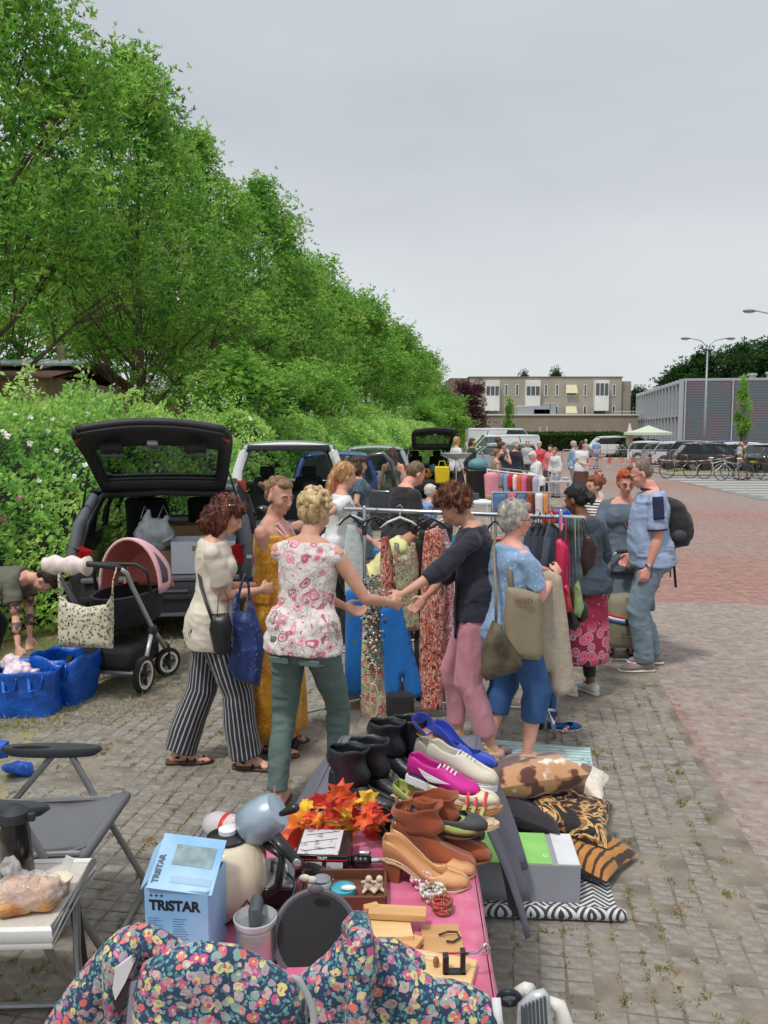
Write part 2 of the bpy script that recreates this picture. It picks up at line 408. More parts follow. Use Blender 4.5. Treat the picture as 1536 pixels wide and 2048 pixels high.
# ground
m_dirt=mat('trodden_earth',srgb(108,100,90),.95,var=.35,scale=5,bump=.6,bs=90,detail=8,bdist=.01,col2=srgb(152,142,128),cut=(.35,.7))
m_grass=mat('dry_turf',srgb(112,116,72),.95,scale=1.4,bump=.5,bs=40,col2=srgb(166,150,108),cut=(.38,.62),detail=8)
def road_mat():
 m,n,b=nodes('clinker_road');N=n.nodes.new;LK=n.links.new
 b.inputs['Roughness'].default_value=.9
 tc=N('ShaderNodeTexCoord');mp=N('ShaderNodeMapping');mp.inputs['Rotation'].default_value=(0,0,TH);LK(tc.outputs['Object'],mp.inputs[0])
 sp=N('ShaderNodeSeparateXYZ');LK(mp.outputs[0],sp.inputs[0])
 nz=N('ShaderNodeTexNoise');nz.inputs['Scale'].default_value=.55;nz.inputs['Detail'].default_value=6;nz.inputs['Distortion'].default_value=.6;LK(mp.outputs[0],nz.inputs[0])
 ad=N('ShaderNodeMath');ad.operation='MULTIPLY_ADD';LK(nz.outputs[0],ad.inputs[0]);ad.inputs[1].default_value=1.6;LK(sp.outputs[1],ad.inputs[2])
 dv=N('ShaderNodeMath');dv.operation='DIVIDE';LK(ad.outputs[0],dv.inputs[0]);dv.inputs[1].default_value=60.0
 rp=N('ShaderNodeValToRGB');el=rp.color_ramp.elements;red=srgb(166,128,118);gry=srgb(160,145,137);pk=srgb(162,138,130)
 st=[(0,gry),(.088,gry),(.108,red),(.120,red),(.126,gry),(.17,pk),(.19,red),(.235,red),(.26,pk),(.33,pk),(.37,red),(.40,pk),(.46,gry),(.6,red),(.64,gry),(.8,pk),(1,pk)]
 while len(el)<len(st):el.new(.5)
 for i,(p,c)in enumerate(st):el[i].position=p;el[i].color=c3(c)
 LK(dv.outputs[0],rp.inputs[0])
 br=N('ShaderNodeTexBrick');br.inputs['Scale'].default_value=1;br.inputs['Brick Width'].default_value=.2;br.inputs['Row Height'].default_value=.075
 br.inputs['Mortar Size'].default_value=.006;br.inputs['Color1'].default_value=(1,1,1,1);br.inputs['Color2'].default_value=(.8,.8,.8,1);br.inputs['Mortar'].default_value=(.7,.68,.64,1)
 LK(mp.outputs[0],br.inputs[0])
 n2=N('ShaderNodeTexNoise');n2.inputs['Scale'].default_value=9;n2.inputs['Detail'].default_value=9;LK(tc.outputs['Object'],n2.inputs[0])
 r2=N('ShaderNodeValToRGB');r2.color_ramp.elements[0].position=.3;r2.color_ramp.elements[0].color=(.68,.68,.68,1);r2.color_ramp.elements[1].position=.7;r2.color_ramp.elements[1].color=(1.15,1.13,1.1,1);LK(n2.outputs[0],r2.inputs[0])
 a=N('ShaderNodeMix');a.data_type='RGBA';a.blend_type='MULTIPLY';a.inputs[0].default_value=1;LK(rp.outputs[0],a.inputs[6]);LK(br.outputs[0],a.inputs[7])
 c=N('ShaderNodeMix');c.data_type='RGBA';c.blend_type='MULTIPLY';c.inputs[0].default_value=1;LK(a.outputs[2],c.inputs[6]);LK(r2.outputs[0],c.inputs[7])
 LK(c.outputs[2],b.inputs[0]);MATS['clinker_road']=m;return m
m_road=road_mat()
def strip(name,l0,l1,s0,s1,z,mt,n=1):
 m=M();m.grid(lambda a,b_:S(s0+(s1-s0)*a,l0+(l1-l0)*b_,z),n,n)
 return m.build(name,mt,kind='structure',smooth=0)
g=M();g.quad((-600,-300,-.03),(600,-300,-.03),(600,1500,-.03),(-600,1500,-.03));g.build('ground',m_dirt,kind='structure',smooth=0)
strip('road',-60,-1.15,-2,108,-.006,m_road)
m_pave=mat('worn_pavers_far',srgb(126,120,112),.92,scale=3,bump=.5,bs=30,col2=srgb(156,148,136),cut=(.35,.65),detail=9)
strip('paving',-1.15,5.0,7.2,108,-.005,m_pave)
vm=M()
def vf(a,b_):
 s=-3+113*a**2;e_=3.1+.3*sin(s*1.3)+.25*noise.noise(V((s*1.2,3,1)))+(1.4 if s>7.5 else max(0,(s-6)/1.5*1.4));return S(s,e_+(30-e_)*b_,-.002)
vm.grid(vf,260,2);vm.build('verge',m_grass,kind='structure',smooth=0)
def silt():
 m=M();nu,nv=130,100
 def f(a,b_):
  s,l=1.0+6.6*a,-1.15+5.6*b_
  h=noise.noise(V((s*.9,l*.9,3)))*.009+.0008*min(1,max(-.6,(-l+.15)*1.6))+noise.noise(V((s*4,l*4,7)))*.003+noise.noise(V((s*17,l*17,1)))*.0015
  return S(s,l,-.0036+h*1.0+(.0016 if 4.2<s<5.2 else 0)+.0012*min(1,max(0,(3.2-s)/.6)))
 m.grid(f,nu,nv);return m.build('silt',m_dirt,kind='structure',smooth=180)
silt()
m_brick=mat('grey_paver',srgb(118,114,107),.93,scale=25,bump=.5,bs=220,col2=srgb(154,148,138),cut=(.3,.72),detail=6,bdist=.004)
def obj_tone(m,lo=.82,hi=1.12):
 n=m.node_tree;b=n.nodes['Principled BSDF'];src=b.inputs['Base Color'].links[0].from_socket
 oi=n.nodes.new('ShaderNodeNewGeometry');mr=n.nodes.new('ShaderNodeMapRange');mr.inputs[3].default_value=lo;mr.inputs[4].default_value=hi
 n.links.new(oi.outputs['Random Per Island'],mr.inputs[0]);mx=n.nodes.new('ShaderNodeMix');mx.data_type='RGBA';mx.blend_type='MULTIPLY';mx.inputs[0].default_value=1
 n.links.new(src,mx.inputs[6]);n.links.new(mr.outputs[0],mx.inputs[7]);n.links.new(mx.outputs[2],b.inputs['Base Color'])
obj_tone(m_brick)
m_rbrick=mat('pinkish_paver',srgb(136,120,113),.92,scale=14,bump=.5,bs=200,col2=srgb(162,151,143),cut=(.3,.72),detail=6,bdist=.004);obj_tone(m_rbrick,.86,1.1)
paving=thing('paver_field',None,None);paving['kind']='structure';paving['label']='weathered grey pavers with mossy joints round the stalls'
def pavers():
 BW,BD=.100,.072;single=[];rest=M()
 bm=M();q=.004
 bm.add([(-BW/2+.004,-BD/2+.004,-.02),(BW/2-.004,-BD/2+.004,-.02),(BW/2-.004,BD/2-.004,-.02),(-BW/2+.004,BD/2-.004,-.02),(-BW/2+.003,-BD/2+.003,-q),(BW/2-.003,-BD/2+.003,-q),(BW/2-.003,BD/2-.003,-q),(-BW/2+.003,BD/2-.003,-q),(-BW/2+.007,-BD/2+.007,0),(BW/2-.007,-BD/2+.007,0),(BW/2-.007,BD/2-.007,0),(-BW/2+.007,BD/2-.007,0)],[(0,1,5,4),(1,2,6,5),(2,3,7,6),(3,0,4,7),(4,5,9,8),(5,6,10,9),(6,7,11,10),(7,4,8,11),(8,9,10,11)])
 me=bm.mesh('brick',m_brick,0)
 rb=M();rb.add([(x*1.25,y*1.05,z)for x,y,z in bm.v],bm.f);mer=rb.mesh('brick',m_rbrick,0)
 R=Rz(-TH);cand=[]
 for i in range(int(5.4/BW)):
  for j in range(int(5.9/BD)):
   cand.append((1.7+j*BD,-1.10+(i+.5)*BW,0))
 for i in range(int(2.6/.1105)):
  for j in range(int(8/.0698)):
   cand.append((2.3+j*.0698,-1.165-(i+.5+(.5 if j%2 else 0))*.1105,1))
 def vis(s,l):
  p=S(s,l);d=p-V((0,0,H));z=d.dot(FW)
  if z<.5:return None
  x=CX+d.x/z*F;y=CY-d.dot(UP)/z*F
  return (z,x,y)if -30<x<1570 and y<2080 else None
 lst=[]
 for s,l,k in cand:
  v=vis(s,l)
  if not v:continue
  z,x,y=v
  hid=(120<x<960 and y>1640)or (960<x<1240 and 1480<y<1835)
  lst.append((z+(100 if hid else 0),s,l,k))
 lst.sort()
 for q,(z,s,l,k)in enumerate(lst):
  p=S(s+RND.uniform(-.002,.002),l+RND.uniform(-.002,.002),RND.gauss(-.0015,.0014)-(0.001 if k else 0));a=-TH+RND.gauss(0,.012)
  tx,ty=RND.gauss(0,.012),RND.gauss(0,.012)
  Rm=Rz(a)@Rx(tx)@Ry(ty)
  if q<298:
   o=link('brick',mer if k else me,paving);o.matrix_world=Matrix.Translation(p)@Rm.to_4x4()
  else:
   src=rb if k else bm
   (restr if k else rest).add([p+Rm@V(v)for v in src.v],src.f)if False else None
   (R2 if k else R1).append((p,Rm))
 for nm,src,L,mt in (('brick_field',bm,R1,m_brick),('clinker_field',rb,R2,m_rbrick)):
  vv=np.array(src.v);P=np.array([tuple(p)for p,r in L]);RR=np.array([[list(r[0]),list(r[1]),list(r[2])]for p,r in L])
  al=np.einsum('nij,kj->nki',RR,vv)+P[:,None,:];nb=len(vv);al=al.reshape(-1,3)
  fs=(np.array(src.f)[None,:,:]+(np.arange(len(L))*nb)[:,None,None]).reshape(-1,4)
  me2=bpy.data.meshes.new(nm);me2.from_pydata(al.tolist(),[],fs.tolist());me2.materials.append(mt)
  link(nm,me2,paving,kind='stuff')
R1,R2=[],[]
pavers()
m_stripe=mat('pale_stripe_paving',srgb(172,168,162),.9,scale=6,bump=.2);m_asph=mat('grey_bay_paving',srgb(128,128,128),.9,scale=5,bump=.2)
def gq(m,pts,z):m.add([G(x,y,z)for x,y in pts],[tuple(range(len(pts)))[::-1]])
bays=M();gq(bays,[(1290,947),(1700,947),(1900,1012),(1520,1000)],.001);bays.build('parking_bay_paving',m_asph,kind='structure',smooth=0)
st=M()
for i in range(8):
 y=957+i*5.2;x0=1330+i*27;gq(st,[(x0,y),(x0+400,y+1),(x0+415,y+3.4),(x0+12,y+2.6)],.005)
st.build('painted_stripes',m_stripe,kind='structure',smooth=0)
vg=M();gq(vg,[(1345,950.5),(1900,952),(1900,942),(1290,941)],.03)
vg.build('grass_verge',m_grass,kind='structure',smooth=0)
kb=M()
a,b_=G(1345,951.5),G(1900,953);d=(b_-a).normalized();kb.box((a+b_)/2+V((0,0,.04)),((b_-a).length,.15,.12),Rz(atan2(d.y,d.x)))
kb.build('kerb',mat('kerb_concrete',srgb(170,168,160),.9),kind='structure',smooth=0)
# weeds and grass blades in the joints
def tufts():
 rng=np.random.default_rng(5);P,D,Sz=[],[],[]
 def tuft(p,n,r,h):
  q=rng.normal(0,r,(n,3));q[:,2]=0;P.append(np.array(p)+q);dd=rng.normal(0,.45,(n,3));dd[:,2]=.8;D.append(dd);Sz.append(np.full(n,h))
 for i in range(9000):
  s=1.6+12*rng.random()**1.4;l=-1.10+round(rng.uniform(0,4.3)/.1)*.1+rng.normal(0,.007)
  if noise.noise(V((s*.8,l*2.2,9)))<-.05 and rng.random()<.6:continue
  tuft(S(s,l,-.004),rng.integers(5,16),.010,rng.uniform(.008,.019))
 for px,py in [(208,1505),(215,1500),(640,1440),(90,1950),(120,1945),(650,1760),(1330,1560),(1365,1600),(1195,1500),(1190,1520),(1235,1540),(1350,1545),(1055,2020),(1470,1790),(1300,1530),(1095,2030),(445,1480),(470,1487),(560,1570),(100,1545),(240,1870),(200,1995),(40,2010),(75,1985),(1345,1820),(1410,2000),(1320,1950),(1380,1710),(1110,1860),(1050,1745),(1260,1700),(255,1700),(300,1690)]:
  for _ in range(3):tuft(G(px+rng.normal(0,16),py+rng.normal(0,7)),int(rng.integers(5,16)),.012,rng.uniform(.014,.03))
 n=64000;s_=1.5+7*rng.random(n)**1.2;l_=rng.uniform(-1.4,3.2,n);k_=np.array([noise.noise(V((a*1.3,b_*1.3,4)))>-.18 for a,b_ in zip(s_,l_)]);s_,l_=s_[k_],l_[k_];Pg=np.outer(s_,np.array(U_))+np.outer(l_,np.array(L_));Pg[:,2]=.002;dg_=rng.normal(0,1,(len(s_),3));dg_[:,2]*=.15
 link('grit',leaf_mesh('grit',Pg,dg_*3,rng.uniform(.0025,.0075,len(s_)),island_mat('grit_crumbs',[srgb(84,78,68),srgb(140,130,118),srgb(190,180,164),srgb(226,222,214)],transl=.05,nscale=3),rng,.7,tri=True),kind='stuff',label='grit and dry crumbs strewn over the pavers')
 me=leaf_mesh('weeds',np.concatenate(P),np.concatenate(D),np.concatenate(Sz),island_mat('weed_green',[srgb(88,110,50),srgb(130,140,66),srgb(176,152,92),srgb(186,158,112)],nscale=2.2),rng,.3)
 link('weeds',me,kind='stuff',label='small weeds and moss growing in the paver joints')
 P,D,Sz=[],[],[]
 n=42000;s=5.0+13*rng.random(n)**1.3;l=rng.uniform(2.3,5.6,n)
 edge=2.75+.35*np.sin(s*1.7)+.25*np.sin(s*4.1+1)
 keep=l>edge+rng.normal(0,.12,n);s,l=s[keep],l[keep]
 P=np.outer(s,np.array(U_))+np.outer(l,np.array(L_));dd=rng.normal(0,.5,(len(s),3));dd[:,2]=.9
 me=leaf_mesh('grass',P,dd,rng.uniform(.02,.06,len(s)),island_mat('dry_grass',[srgb(92,118,56),srgb(136,140,80),srgb(176,162,112),srgb(190,174,132)],nscale=1.2),rng,.12)
 link('grass',me,kind='stuff',label='dry yellow and green grass below the rose hedge')
tufts()
# rose hedge
HG=[srgb(84,138,70),srgb(130,188,92),srgb(170,218,112),srgb(206,236,130),srgb(230,246,166)]
m_hedge=island_mat('rose_leaf',HG,rough=.5,transl=.45,nscale=.9)
m_dark=mat('hedge_core_shade',(.012,.022,.008),1)  # near-black fill for hedge cores, inner shade put into its colour
m_bark=mat('ash_bark',srgb(78,66,52),.95,scale=6,bump=.8,bs=14,col2=srgb(112,98,80),cut=(.4,.6),stretch=(1,1,.25))
def hedge_top(s):return 2.30+.25*noise.noise(V((s*.35,0,5)))+.12*noise.noise(V((s*1.3,0,2)))+(.1 if s<12 else -.0)+.012*max(0,min(s,40)-18)
def rose_hedge():
 rng=np.random.default_rng(11)
 root=thing('rose_hedge','tall rambling rose hedge with white blossoms behind the parked cars','hedge',S(10,7))
 o=V(root.location);P,D,Z=[],[],[]
 def front(s,h):
  return 4.75+1.5*h**1.6+.35*noise.noise(V((s*.8,h*2.2,1)))+.2*noise.noise(V((s*2.4,h*5,4)))
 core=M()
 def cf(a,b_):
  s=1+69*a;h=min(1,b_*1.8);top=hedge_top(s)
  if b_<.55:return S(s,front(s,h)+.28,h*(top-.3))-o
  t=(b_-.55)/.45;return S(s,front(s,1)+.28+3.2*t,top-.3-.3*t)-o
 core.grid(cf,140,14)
 core.build('shade_core',m_dark,root,smooth=180,kind='stuff')  # solid core sheet, no branches: blocks the view, painted as dark as shade
 n=150000
 u=rng.random(n);s=3.0+62*u**1.9
 b_=rng.random(n)
 for i in range(n):
  si=s[i];top=hedge_top(si)
  if b_[i]<.62:
   h=b_[i]/.62;l=front(si,h);nrm=-L_*.8+V((0,0,.5+.3*h));p=S(si,l,h*top)
  else:
   t=(b_[i]-.62)/.38;l=front(si,1)+3.2*t;nrm=V((0,0,1))-L_*.3
   p=S(si,l,top+.22*noise.noise(V((si*1.5,l*1.5,8)))-.3*t+.05)
  dep=abs(rng.normal(0,.07));p=p-nrm.normalized()*(dep-.12*noise.noise(p*3.1)-.06)
  P.append(p-o);D.append(nrm)
 P=np.array([tuple(p)for p in P]);D=np.array([tuple(d)for d in D])
 size=.062+.001*s
 me=leaf_mesh('foliage',P,D,size,m_hedge,rng,.62,fold=.1);link('foliage',me,root,kind='stuff')
 P,D=[],[];st=M();fl=M()
 for i in range(130):
  si=5.5+40*rng.random()**1.3;l=front(si,1)+rng.uniform(-.1,1.2);hgt=rng.uniform(.25,.75);p=S(si,l,hedge_top(si)-.05);d=V((rng.normal(0,.25),rng.normal(0,.25),1)).normalized()
  q=[p-o,p+d*hgt*.5-o,p+d*hgt+V((d.x,d.y,-.05))*.15-o];st.tube(q,[.006,.005,.003],4)
  for k in range(int(16+hgt*40)):
   t=rng.random()**.8;P.append(q[0].lerp(q[2],t)+V((rng.normal(0,.07),rng.normal(0,.07),rng.normal(0,.03))));D.append(V((rng.normal(),rng.normal(),.7)))
  if i%2:
   for k in range(5):fl.ell(q[2]+V((rng.normal(0,.03),rng.normal(0,.03),rng.normal(0,.06))),(.018,.018,.014),5,3)
 me=leaf_mesh('shoots',np.array([tuple(p)for p in P]),np.array([tuple(d)for d in D]),.08,m_hedge,rng,.5);link('shoots',me,root,kind='stuff')
 st.build('stems',mat('green_stem',srgb(96,110,60)),root,kind='stuff');fl.build('bramble_flowers',mat('bramble_white',srgb(226,214,206)),root,kind='stuff',smooth=180)
 wh=M();pk=M()
 def bloom(m,p,nrm,r):
  x,y,z=frame(nrm)
  for k in range(5):
   a=k*1.2566+RND.random();c=p+(x*cos(a)+y*sin(a))*r*.55;m.ell(c,(r*.5,r*.5,r*.22),6,3,Matrix((x,y,z)).transposed())
  m.ell(p+z*r*.15,r*.2,5,3)
 spots=[(95,745,0),(140,800,1),(22,870,0),(30,835,0),(60,832,0),(125,840,0),(148,840,0),(230,812,0),(215,810,0),(236,813,0),(180,825,0),(170,915,0),(142,950,0),(60,890,0),(102,858,0),(10,870,0),(172,930,0),(32,1000,1),(162,1058,0),(100,835,0),(325,835,0),(495,835,0),(500,830,0),(150,880,0),(50,760,1),(560,832,1),(590,838,1),(280,800,0),(205,855,0),(120,905,0),(75,960,0),(15,1040,1),(270,838,0),(640,842,0),(420,815,0),(400,800,0),(88,1010,0)]
 for px,py,k in spots:
  for _ in range(RND.choice([1,1,2])):
   r=ray(px+RND.uniform(-8,8),py+RND.uniform(-5,5)).normalized();c=V((0,0,H));t=5.0
   while t<60:
    p=c+r*t;l=p.dot(L_);s_=p.dot(U_);top=hedge_top(s_)
    if p.z<top and p.z>0 and l>front(s_,max(0,p.z)/top)-.05:break
    t+=.04
   bloom(pk if k else wh,c+r*(t-.06)-o,(-r+V((0,0,.4))).normalized(),RND.uniform(.028,.045))
 wh.build('white_blossoms',mat('rose_white',srgb(238,236,230),.6,sss=0),root,kind='stuff',smooth=180)
 pk.build('pink_blossoms',mat('rose_pink',srgb(226,130,160),.6),root,kind='stuff',smooth=180)
rose_hedge()
# trees
TG=[srgb(48,98,50),srgb(88,148,66),srgb(136,192,78),srgb(174,214,98),srgb(206,226,140)]
m_leaf=island_mat('ash_leaf',TG,rough=.5,transl=.55,nscale=.9)
m_leafd=island_mat('dark_leaf',[srgb(24,50,24),srgb(46,84,36),srgb(74,112,50)],transl=.3)
m_purple=island_mat('copper_leaf',[srgb(52,28,38),srgb(86,48,58),srgb(112,70,76)],transl=.3)
def tree_meshes(seed,Ht,R,z0,nclump,per,leaf,cluster=.3,trunk_r=.18,asp=.34,lm=None,limbs=9):
 rng=np.random.default_rng(seed);rd=random.Random(seed);wood=M();tips=[]
 def limb(p,d,L,r,lv):
  pts=[p];n=5;q=V(p);dd=V(d)
  for i in range(n):
   dd=(dd+V((rd.gauss(0,.13),rd.gauss(0,.13),rd.gauss(.05,.07)))).normalized();q=q+dd*L/n;pts.append(V(q))
  wood.tube(pts,[r*(1-.7*i/n)for i in range(n+1)],6 if lv<2 else 4,cap=False)
  if lv<2:
   for k in range(5 if lv==0 else 4):
    i=rd.randint(2,n);a=rd.uniform(0,2*pi);nd=(dd+V((cos(a),sin(a),rd.uniform(-.2,.5)))*.9).normalized();limb(pts[i],nd,L*rd.uniform(.45,.65),r*.4,lv+1)
  tips.append(pts[-1]);
  if lv:tips.append(pts[-3])
 tp=[];q=V((0,0,-.1))
 for i in range(9):tp.append(V(q));q=q+V((rd.gauss(0,.07),rd.gauss(0,.07),Ht*.82/8))
 wood.tube(tp,[trunk_r*(1.25 if i==0 else 1)*(1-.85*i/8)+.01 for i in range(9)],10,cap=False)
 for k in range(limbs):
  i=rd.randint(2,7);a=k*2.4+rd.uniform(-.4,.4);t=i/8
  limb(tp[i],V((cos(a),sin(a),.5+t)).normalized(),R*(1.05-.5*t),trunk_r*.42*(1-.5*t),0)
 lob=[(rng.normal(0,1,3),rng.uniform(.75,1.12))for _ in range(16)]
 C=[]
 while len(C)<nclump:
  t=rng.random();z=z0+(Ht-z0)*t;a=rng.uniform(0,2*pi)
  prof=(1-abs(2*t-.8)**2.4*.8 if t<.4 else max(.04,1-((t-.35)/.66)**1.35))
  k=.8+.28*noise.noise(V((cos(a)*1.6,sin(a)*1.6,z*.55+seed)))+.22*noise.noise(V((cos(a)*4,sin(a)*4,z*1.3+seed)))
  rr=R*prof*k*(1-abs(rng.normal(0,.22)))
  if rr<0:continue
  if noise.noise(V((cos(a)*rr*.5,sin(a)*rr*.5,z*.5+seed*3)))<-.22:continue
  C.append((cos(a)*rr+tp[4].x,sin(a)*rr+tp[4].y,z+rng.normal(0,.12)))
 C=np.array(C+[tuple(t)for t in tips if t.z>z0*.8]);nc=len(C)
 for i in range(0,nc,9):
  c=V(C[i]);b_=V((c.x*.55,c.y*.55,c.z-.9));wood.tube([b_,b_.lerp(c,.5)+V((0,0,.1)),c],[.025,.016,.006],3,cap=False)
 K=np.repeat(np.arange(nc),per);n=len(K);off=rng.normal(0,1,(n,3));off/=np.linalg.norm(off,axis=1)[:,None];off[:,2]=np.abs(off[:,2])*.9-.25
 sprig=(np.repeat(rng.normal(0,cluster,(nc*(per//6+1),3)),6,axis=0))
 idx=K*((per//6+1)*6)+np.tile(np.arange(per),nc)
 P=C[K]+sprig[idx]*np.array([1,1,.7]);D=off+np.array([0,0,.25])
 me=leaf_mesh('crown',P,D*1.4,leaf,lm or m_leaf,rng,asp)
 return wood.mesh('trunk',m_bark,180),me
def tree(name,label,p,tm,Ht0,Ht,rot,group=None,wide=1.0):
 t=thing(name,label,'tree',p,rot,group);k=Ht/Ht0;t.scale=(k*wide,k*wide,k)
 link('trunk',tm[0],t);link('crown',tm[1],t);return t
TA=tree_meshes(3,13,3.6,4.5,1300,30,.15)
TB=tree_meshes(8,13,3.5,4.4,1200,30,.15)
TC=tree_meshes(21,13,3.7,3.2,560,30,.22,cluster=.4)
def row_s(px,l):k=(px-CX)/F;return l*(cos(TH)+k*sin(TH))/(sin(TH)-k*cos(TH))
row=[(10.5,11.5),(17.2,13.6),(23.7,12.8),(30.2,12.9),(36.7,13.2),(43.0,11.8),(49.5,12.4),(56,11.8),(62.5,12.4),(70,12.2),(79,12.5),(89,12),(100,12),(113,11.6)]
desc=['ash tree reaching in from beyond the left picture edge, nearest to the stalls','tallest ash tree whose top runs out of the picture at the upper left','big ash tree with a ragged top behind the dark car with the open tailgate','ash tree with a wide crown standing above the silver car with the open back','ash tree fifth along the hedge row, its crown seen over the blonde ponytail','ash tree in the middle of the hedge row, above the blue car']
gp='row of ash trees behind the rose hedge'
for i,(s,h)in enumerate(row):
 tm=TA if i in (1,3)else TB if i in (0,2,4)else TC
 far=['ash tree of the long row above the cropped man in black','ash tree of the long row over the blue car and bare-backed person','ash tree above the left side of the raised dark tailgate','ash tree above the right side of the raised dark tailgate','smaller looking ash tree near the far end of the row','third last ash tree of the hedge row','second last ash tree of the hedge row','last ash tree of the row, beside the copper beech'][max(0,i-6)]
 tree('ash_tree',desc[i]if i<6 else far,S(s,11.9+RND.uniform(-.4,.4)),tm,13,h,RND.uniform(0,6.28),gp)
lb2=['first','second','third','fourth','farthest']
for i,s in enumerate([20,28,37,48,60]):
 tree('ash_tree',lb2[i]+' ash tree from the left in the second row, behind the front row of trunks',S(s,18),TC,13,12,i*1.3,'second row of ash trees')
TBu=tree_meshes(31,4.2,2.0,.3,420,30,.12,cluster=.22,trunk_r=.06,limbs=5)
bushes=[(500,720,21,'bright green bush standing above the hedge behind the silver car'),(600,745,27,'rounded green bush over the hedge beside the blonde ponytail'),(655,790,34,'low green bush further along the hedge above the blue car'),(705,805,42,'small bush near the far end of the rose hedge'),(880,800,76,'light green bush in front of the dark copper tree'),(905,825,70,'green bush over the dark car with the raised tailgate'),(845,815,60,'green bush left of the dark car with the raised tailgate')]
for px,py,Y,lb in bushes:
 p=W(px,py,Y);tree('bush',lb,(p.x,Y,0),TBu,4.2,p.z,RND.uniform(0,6),'bushes beyond the rose hedge',1.3)
TP=tree_meshes(41,8,3.6,.8,420,24,.3,cluster=.4,lm=m_purple,limbs=6)
p=W(937,782,96);tree('copper_beech','dark purple copper beech in front of the beige building',(p.x,96,0),TP,8,p.z,1)
TD=tree_meshes(47,16,6.5,2,900,24,.5,cluster=.6,lm=m_leafd,limbs=8)
for px,py,Y,lb in [(1400,715,135,'dark round tree behind the middle of the grey slatted building'),(1350,745,140,'lower dark tree behind the left end of the grey slatted building'),(1480,700,130,'tall dark tree behind the grey slatted building beside the lamp head'),(1545,688,125,'tallest dark tree at the right picture edge behind the grey building'),(1272,775,150,'narrow green tree between the beige and the grey building'),(1115,738,160,'treetop just showing over the middle of the beige roof'),(1050,744,165,'small treetop showing over the left part of the beige roof')]:
 p=W(px,py,Y);tree('broadleaf_tree',lb,(p.x,Y,0),TD,16,p.z*(.93 if px<1300 else 1),px*.1,'trees behind the buildings',.42 if px<1200 else.75 if px<1300 else 1.0)
TY=tree_meshes(53,5.4,.75,2.0,90,26,.14,cluster=.14,trunk_r=.045,limbs=5)
p=W(1491,752,55);tree('young_tree','slender young street tree in front of the grey slatted building',(p.x,55,0),TY,5.4,p.z,0,None,.7)
p=W(1014,795,88);tree('young_tree','thin young tree in front of the beige building',(p.x,88,0),TY,5.4,p.z,2)
def far_hedge():
 rng=np.random.default_rng(2);a=W(985,855,92);Y=92;x0=a.x;x1=W(1248,855,Y).x;h=2.0
 t=thing('clipped_hedge','long clipped green hedge in front of the beige building','hedge',((x0+x1)/2,Y,0))
 w=x1-x0;M().box((0,1,h/2-.05),(w-.2,1.8,h-.2)).build('shade_core',m_dark,t,kind='stuff')  # solid box inside the foliage, coloured as the shade between leaves
 n=9000;P=np.stack([rng.uniform(-w/2,w/2,n),np.where(rng.random(n)<.7,rng.normal(0,.08,n),rng.uniform(0,2,n)),np.zeros(n)],1)
 P[:,2]=np.where(P[:,1]<.25,rng.uniform(0,h,n),h+rng.normal(0,.06,n));D=np.tile(np.array([0,-1,.6]),(n,1))
 link('foliage',leaf_mesh('foliage',P,D,.22,island_mat('privet',[srgb(36,60,26),srgb(66,98,40),srgb(100,130,56)]),rng,.6),t,kind='stuff')
 for i,(px,w_,hh)in enumerate([(1243,2.2,1.9),(1275,2.4,1.5),(1305,2.2,1.4),(1322,1.6,1.2)]):
  t=thing('shrub','dark clipped shrub below the pale parasol, %s of its group'%['leftmost','second from the left','third from the left','rightmost'][i],'shrub',(W(px,880,70).x,70,0),0,'shrubs below the parasol')
  q=rng.normal(0,1,(1500,3));q/=np.linalg.norm(q,axis=1)[:,None];D=q.copy();q[:,0]*=w_/2*1;q[:,1]*=w_/2;q[:,2]=np.abs(q[:,2])*hh
  link('foliage',leaf_mesh('foliage',q,D,.2,m_leafd,rng,.6),t,kind='stuff');M().ell((0,0,hh*.3),(w_*.42,w_*.42,hh*.6),8,6).build('shade_core',m_dark,t,smooth=180)  # leaf shell over a solid lump whose dark colour stands for inner shade
far_hedge()
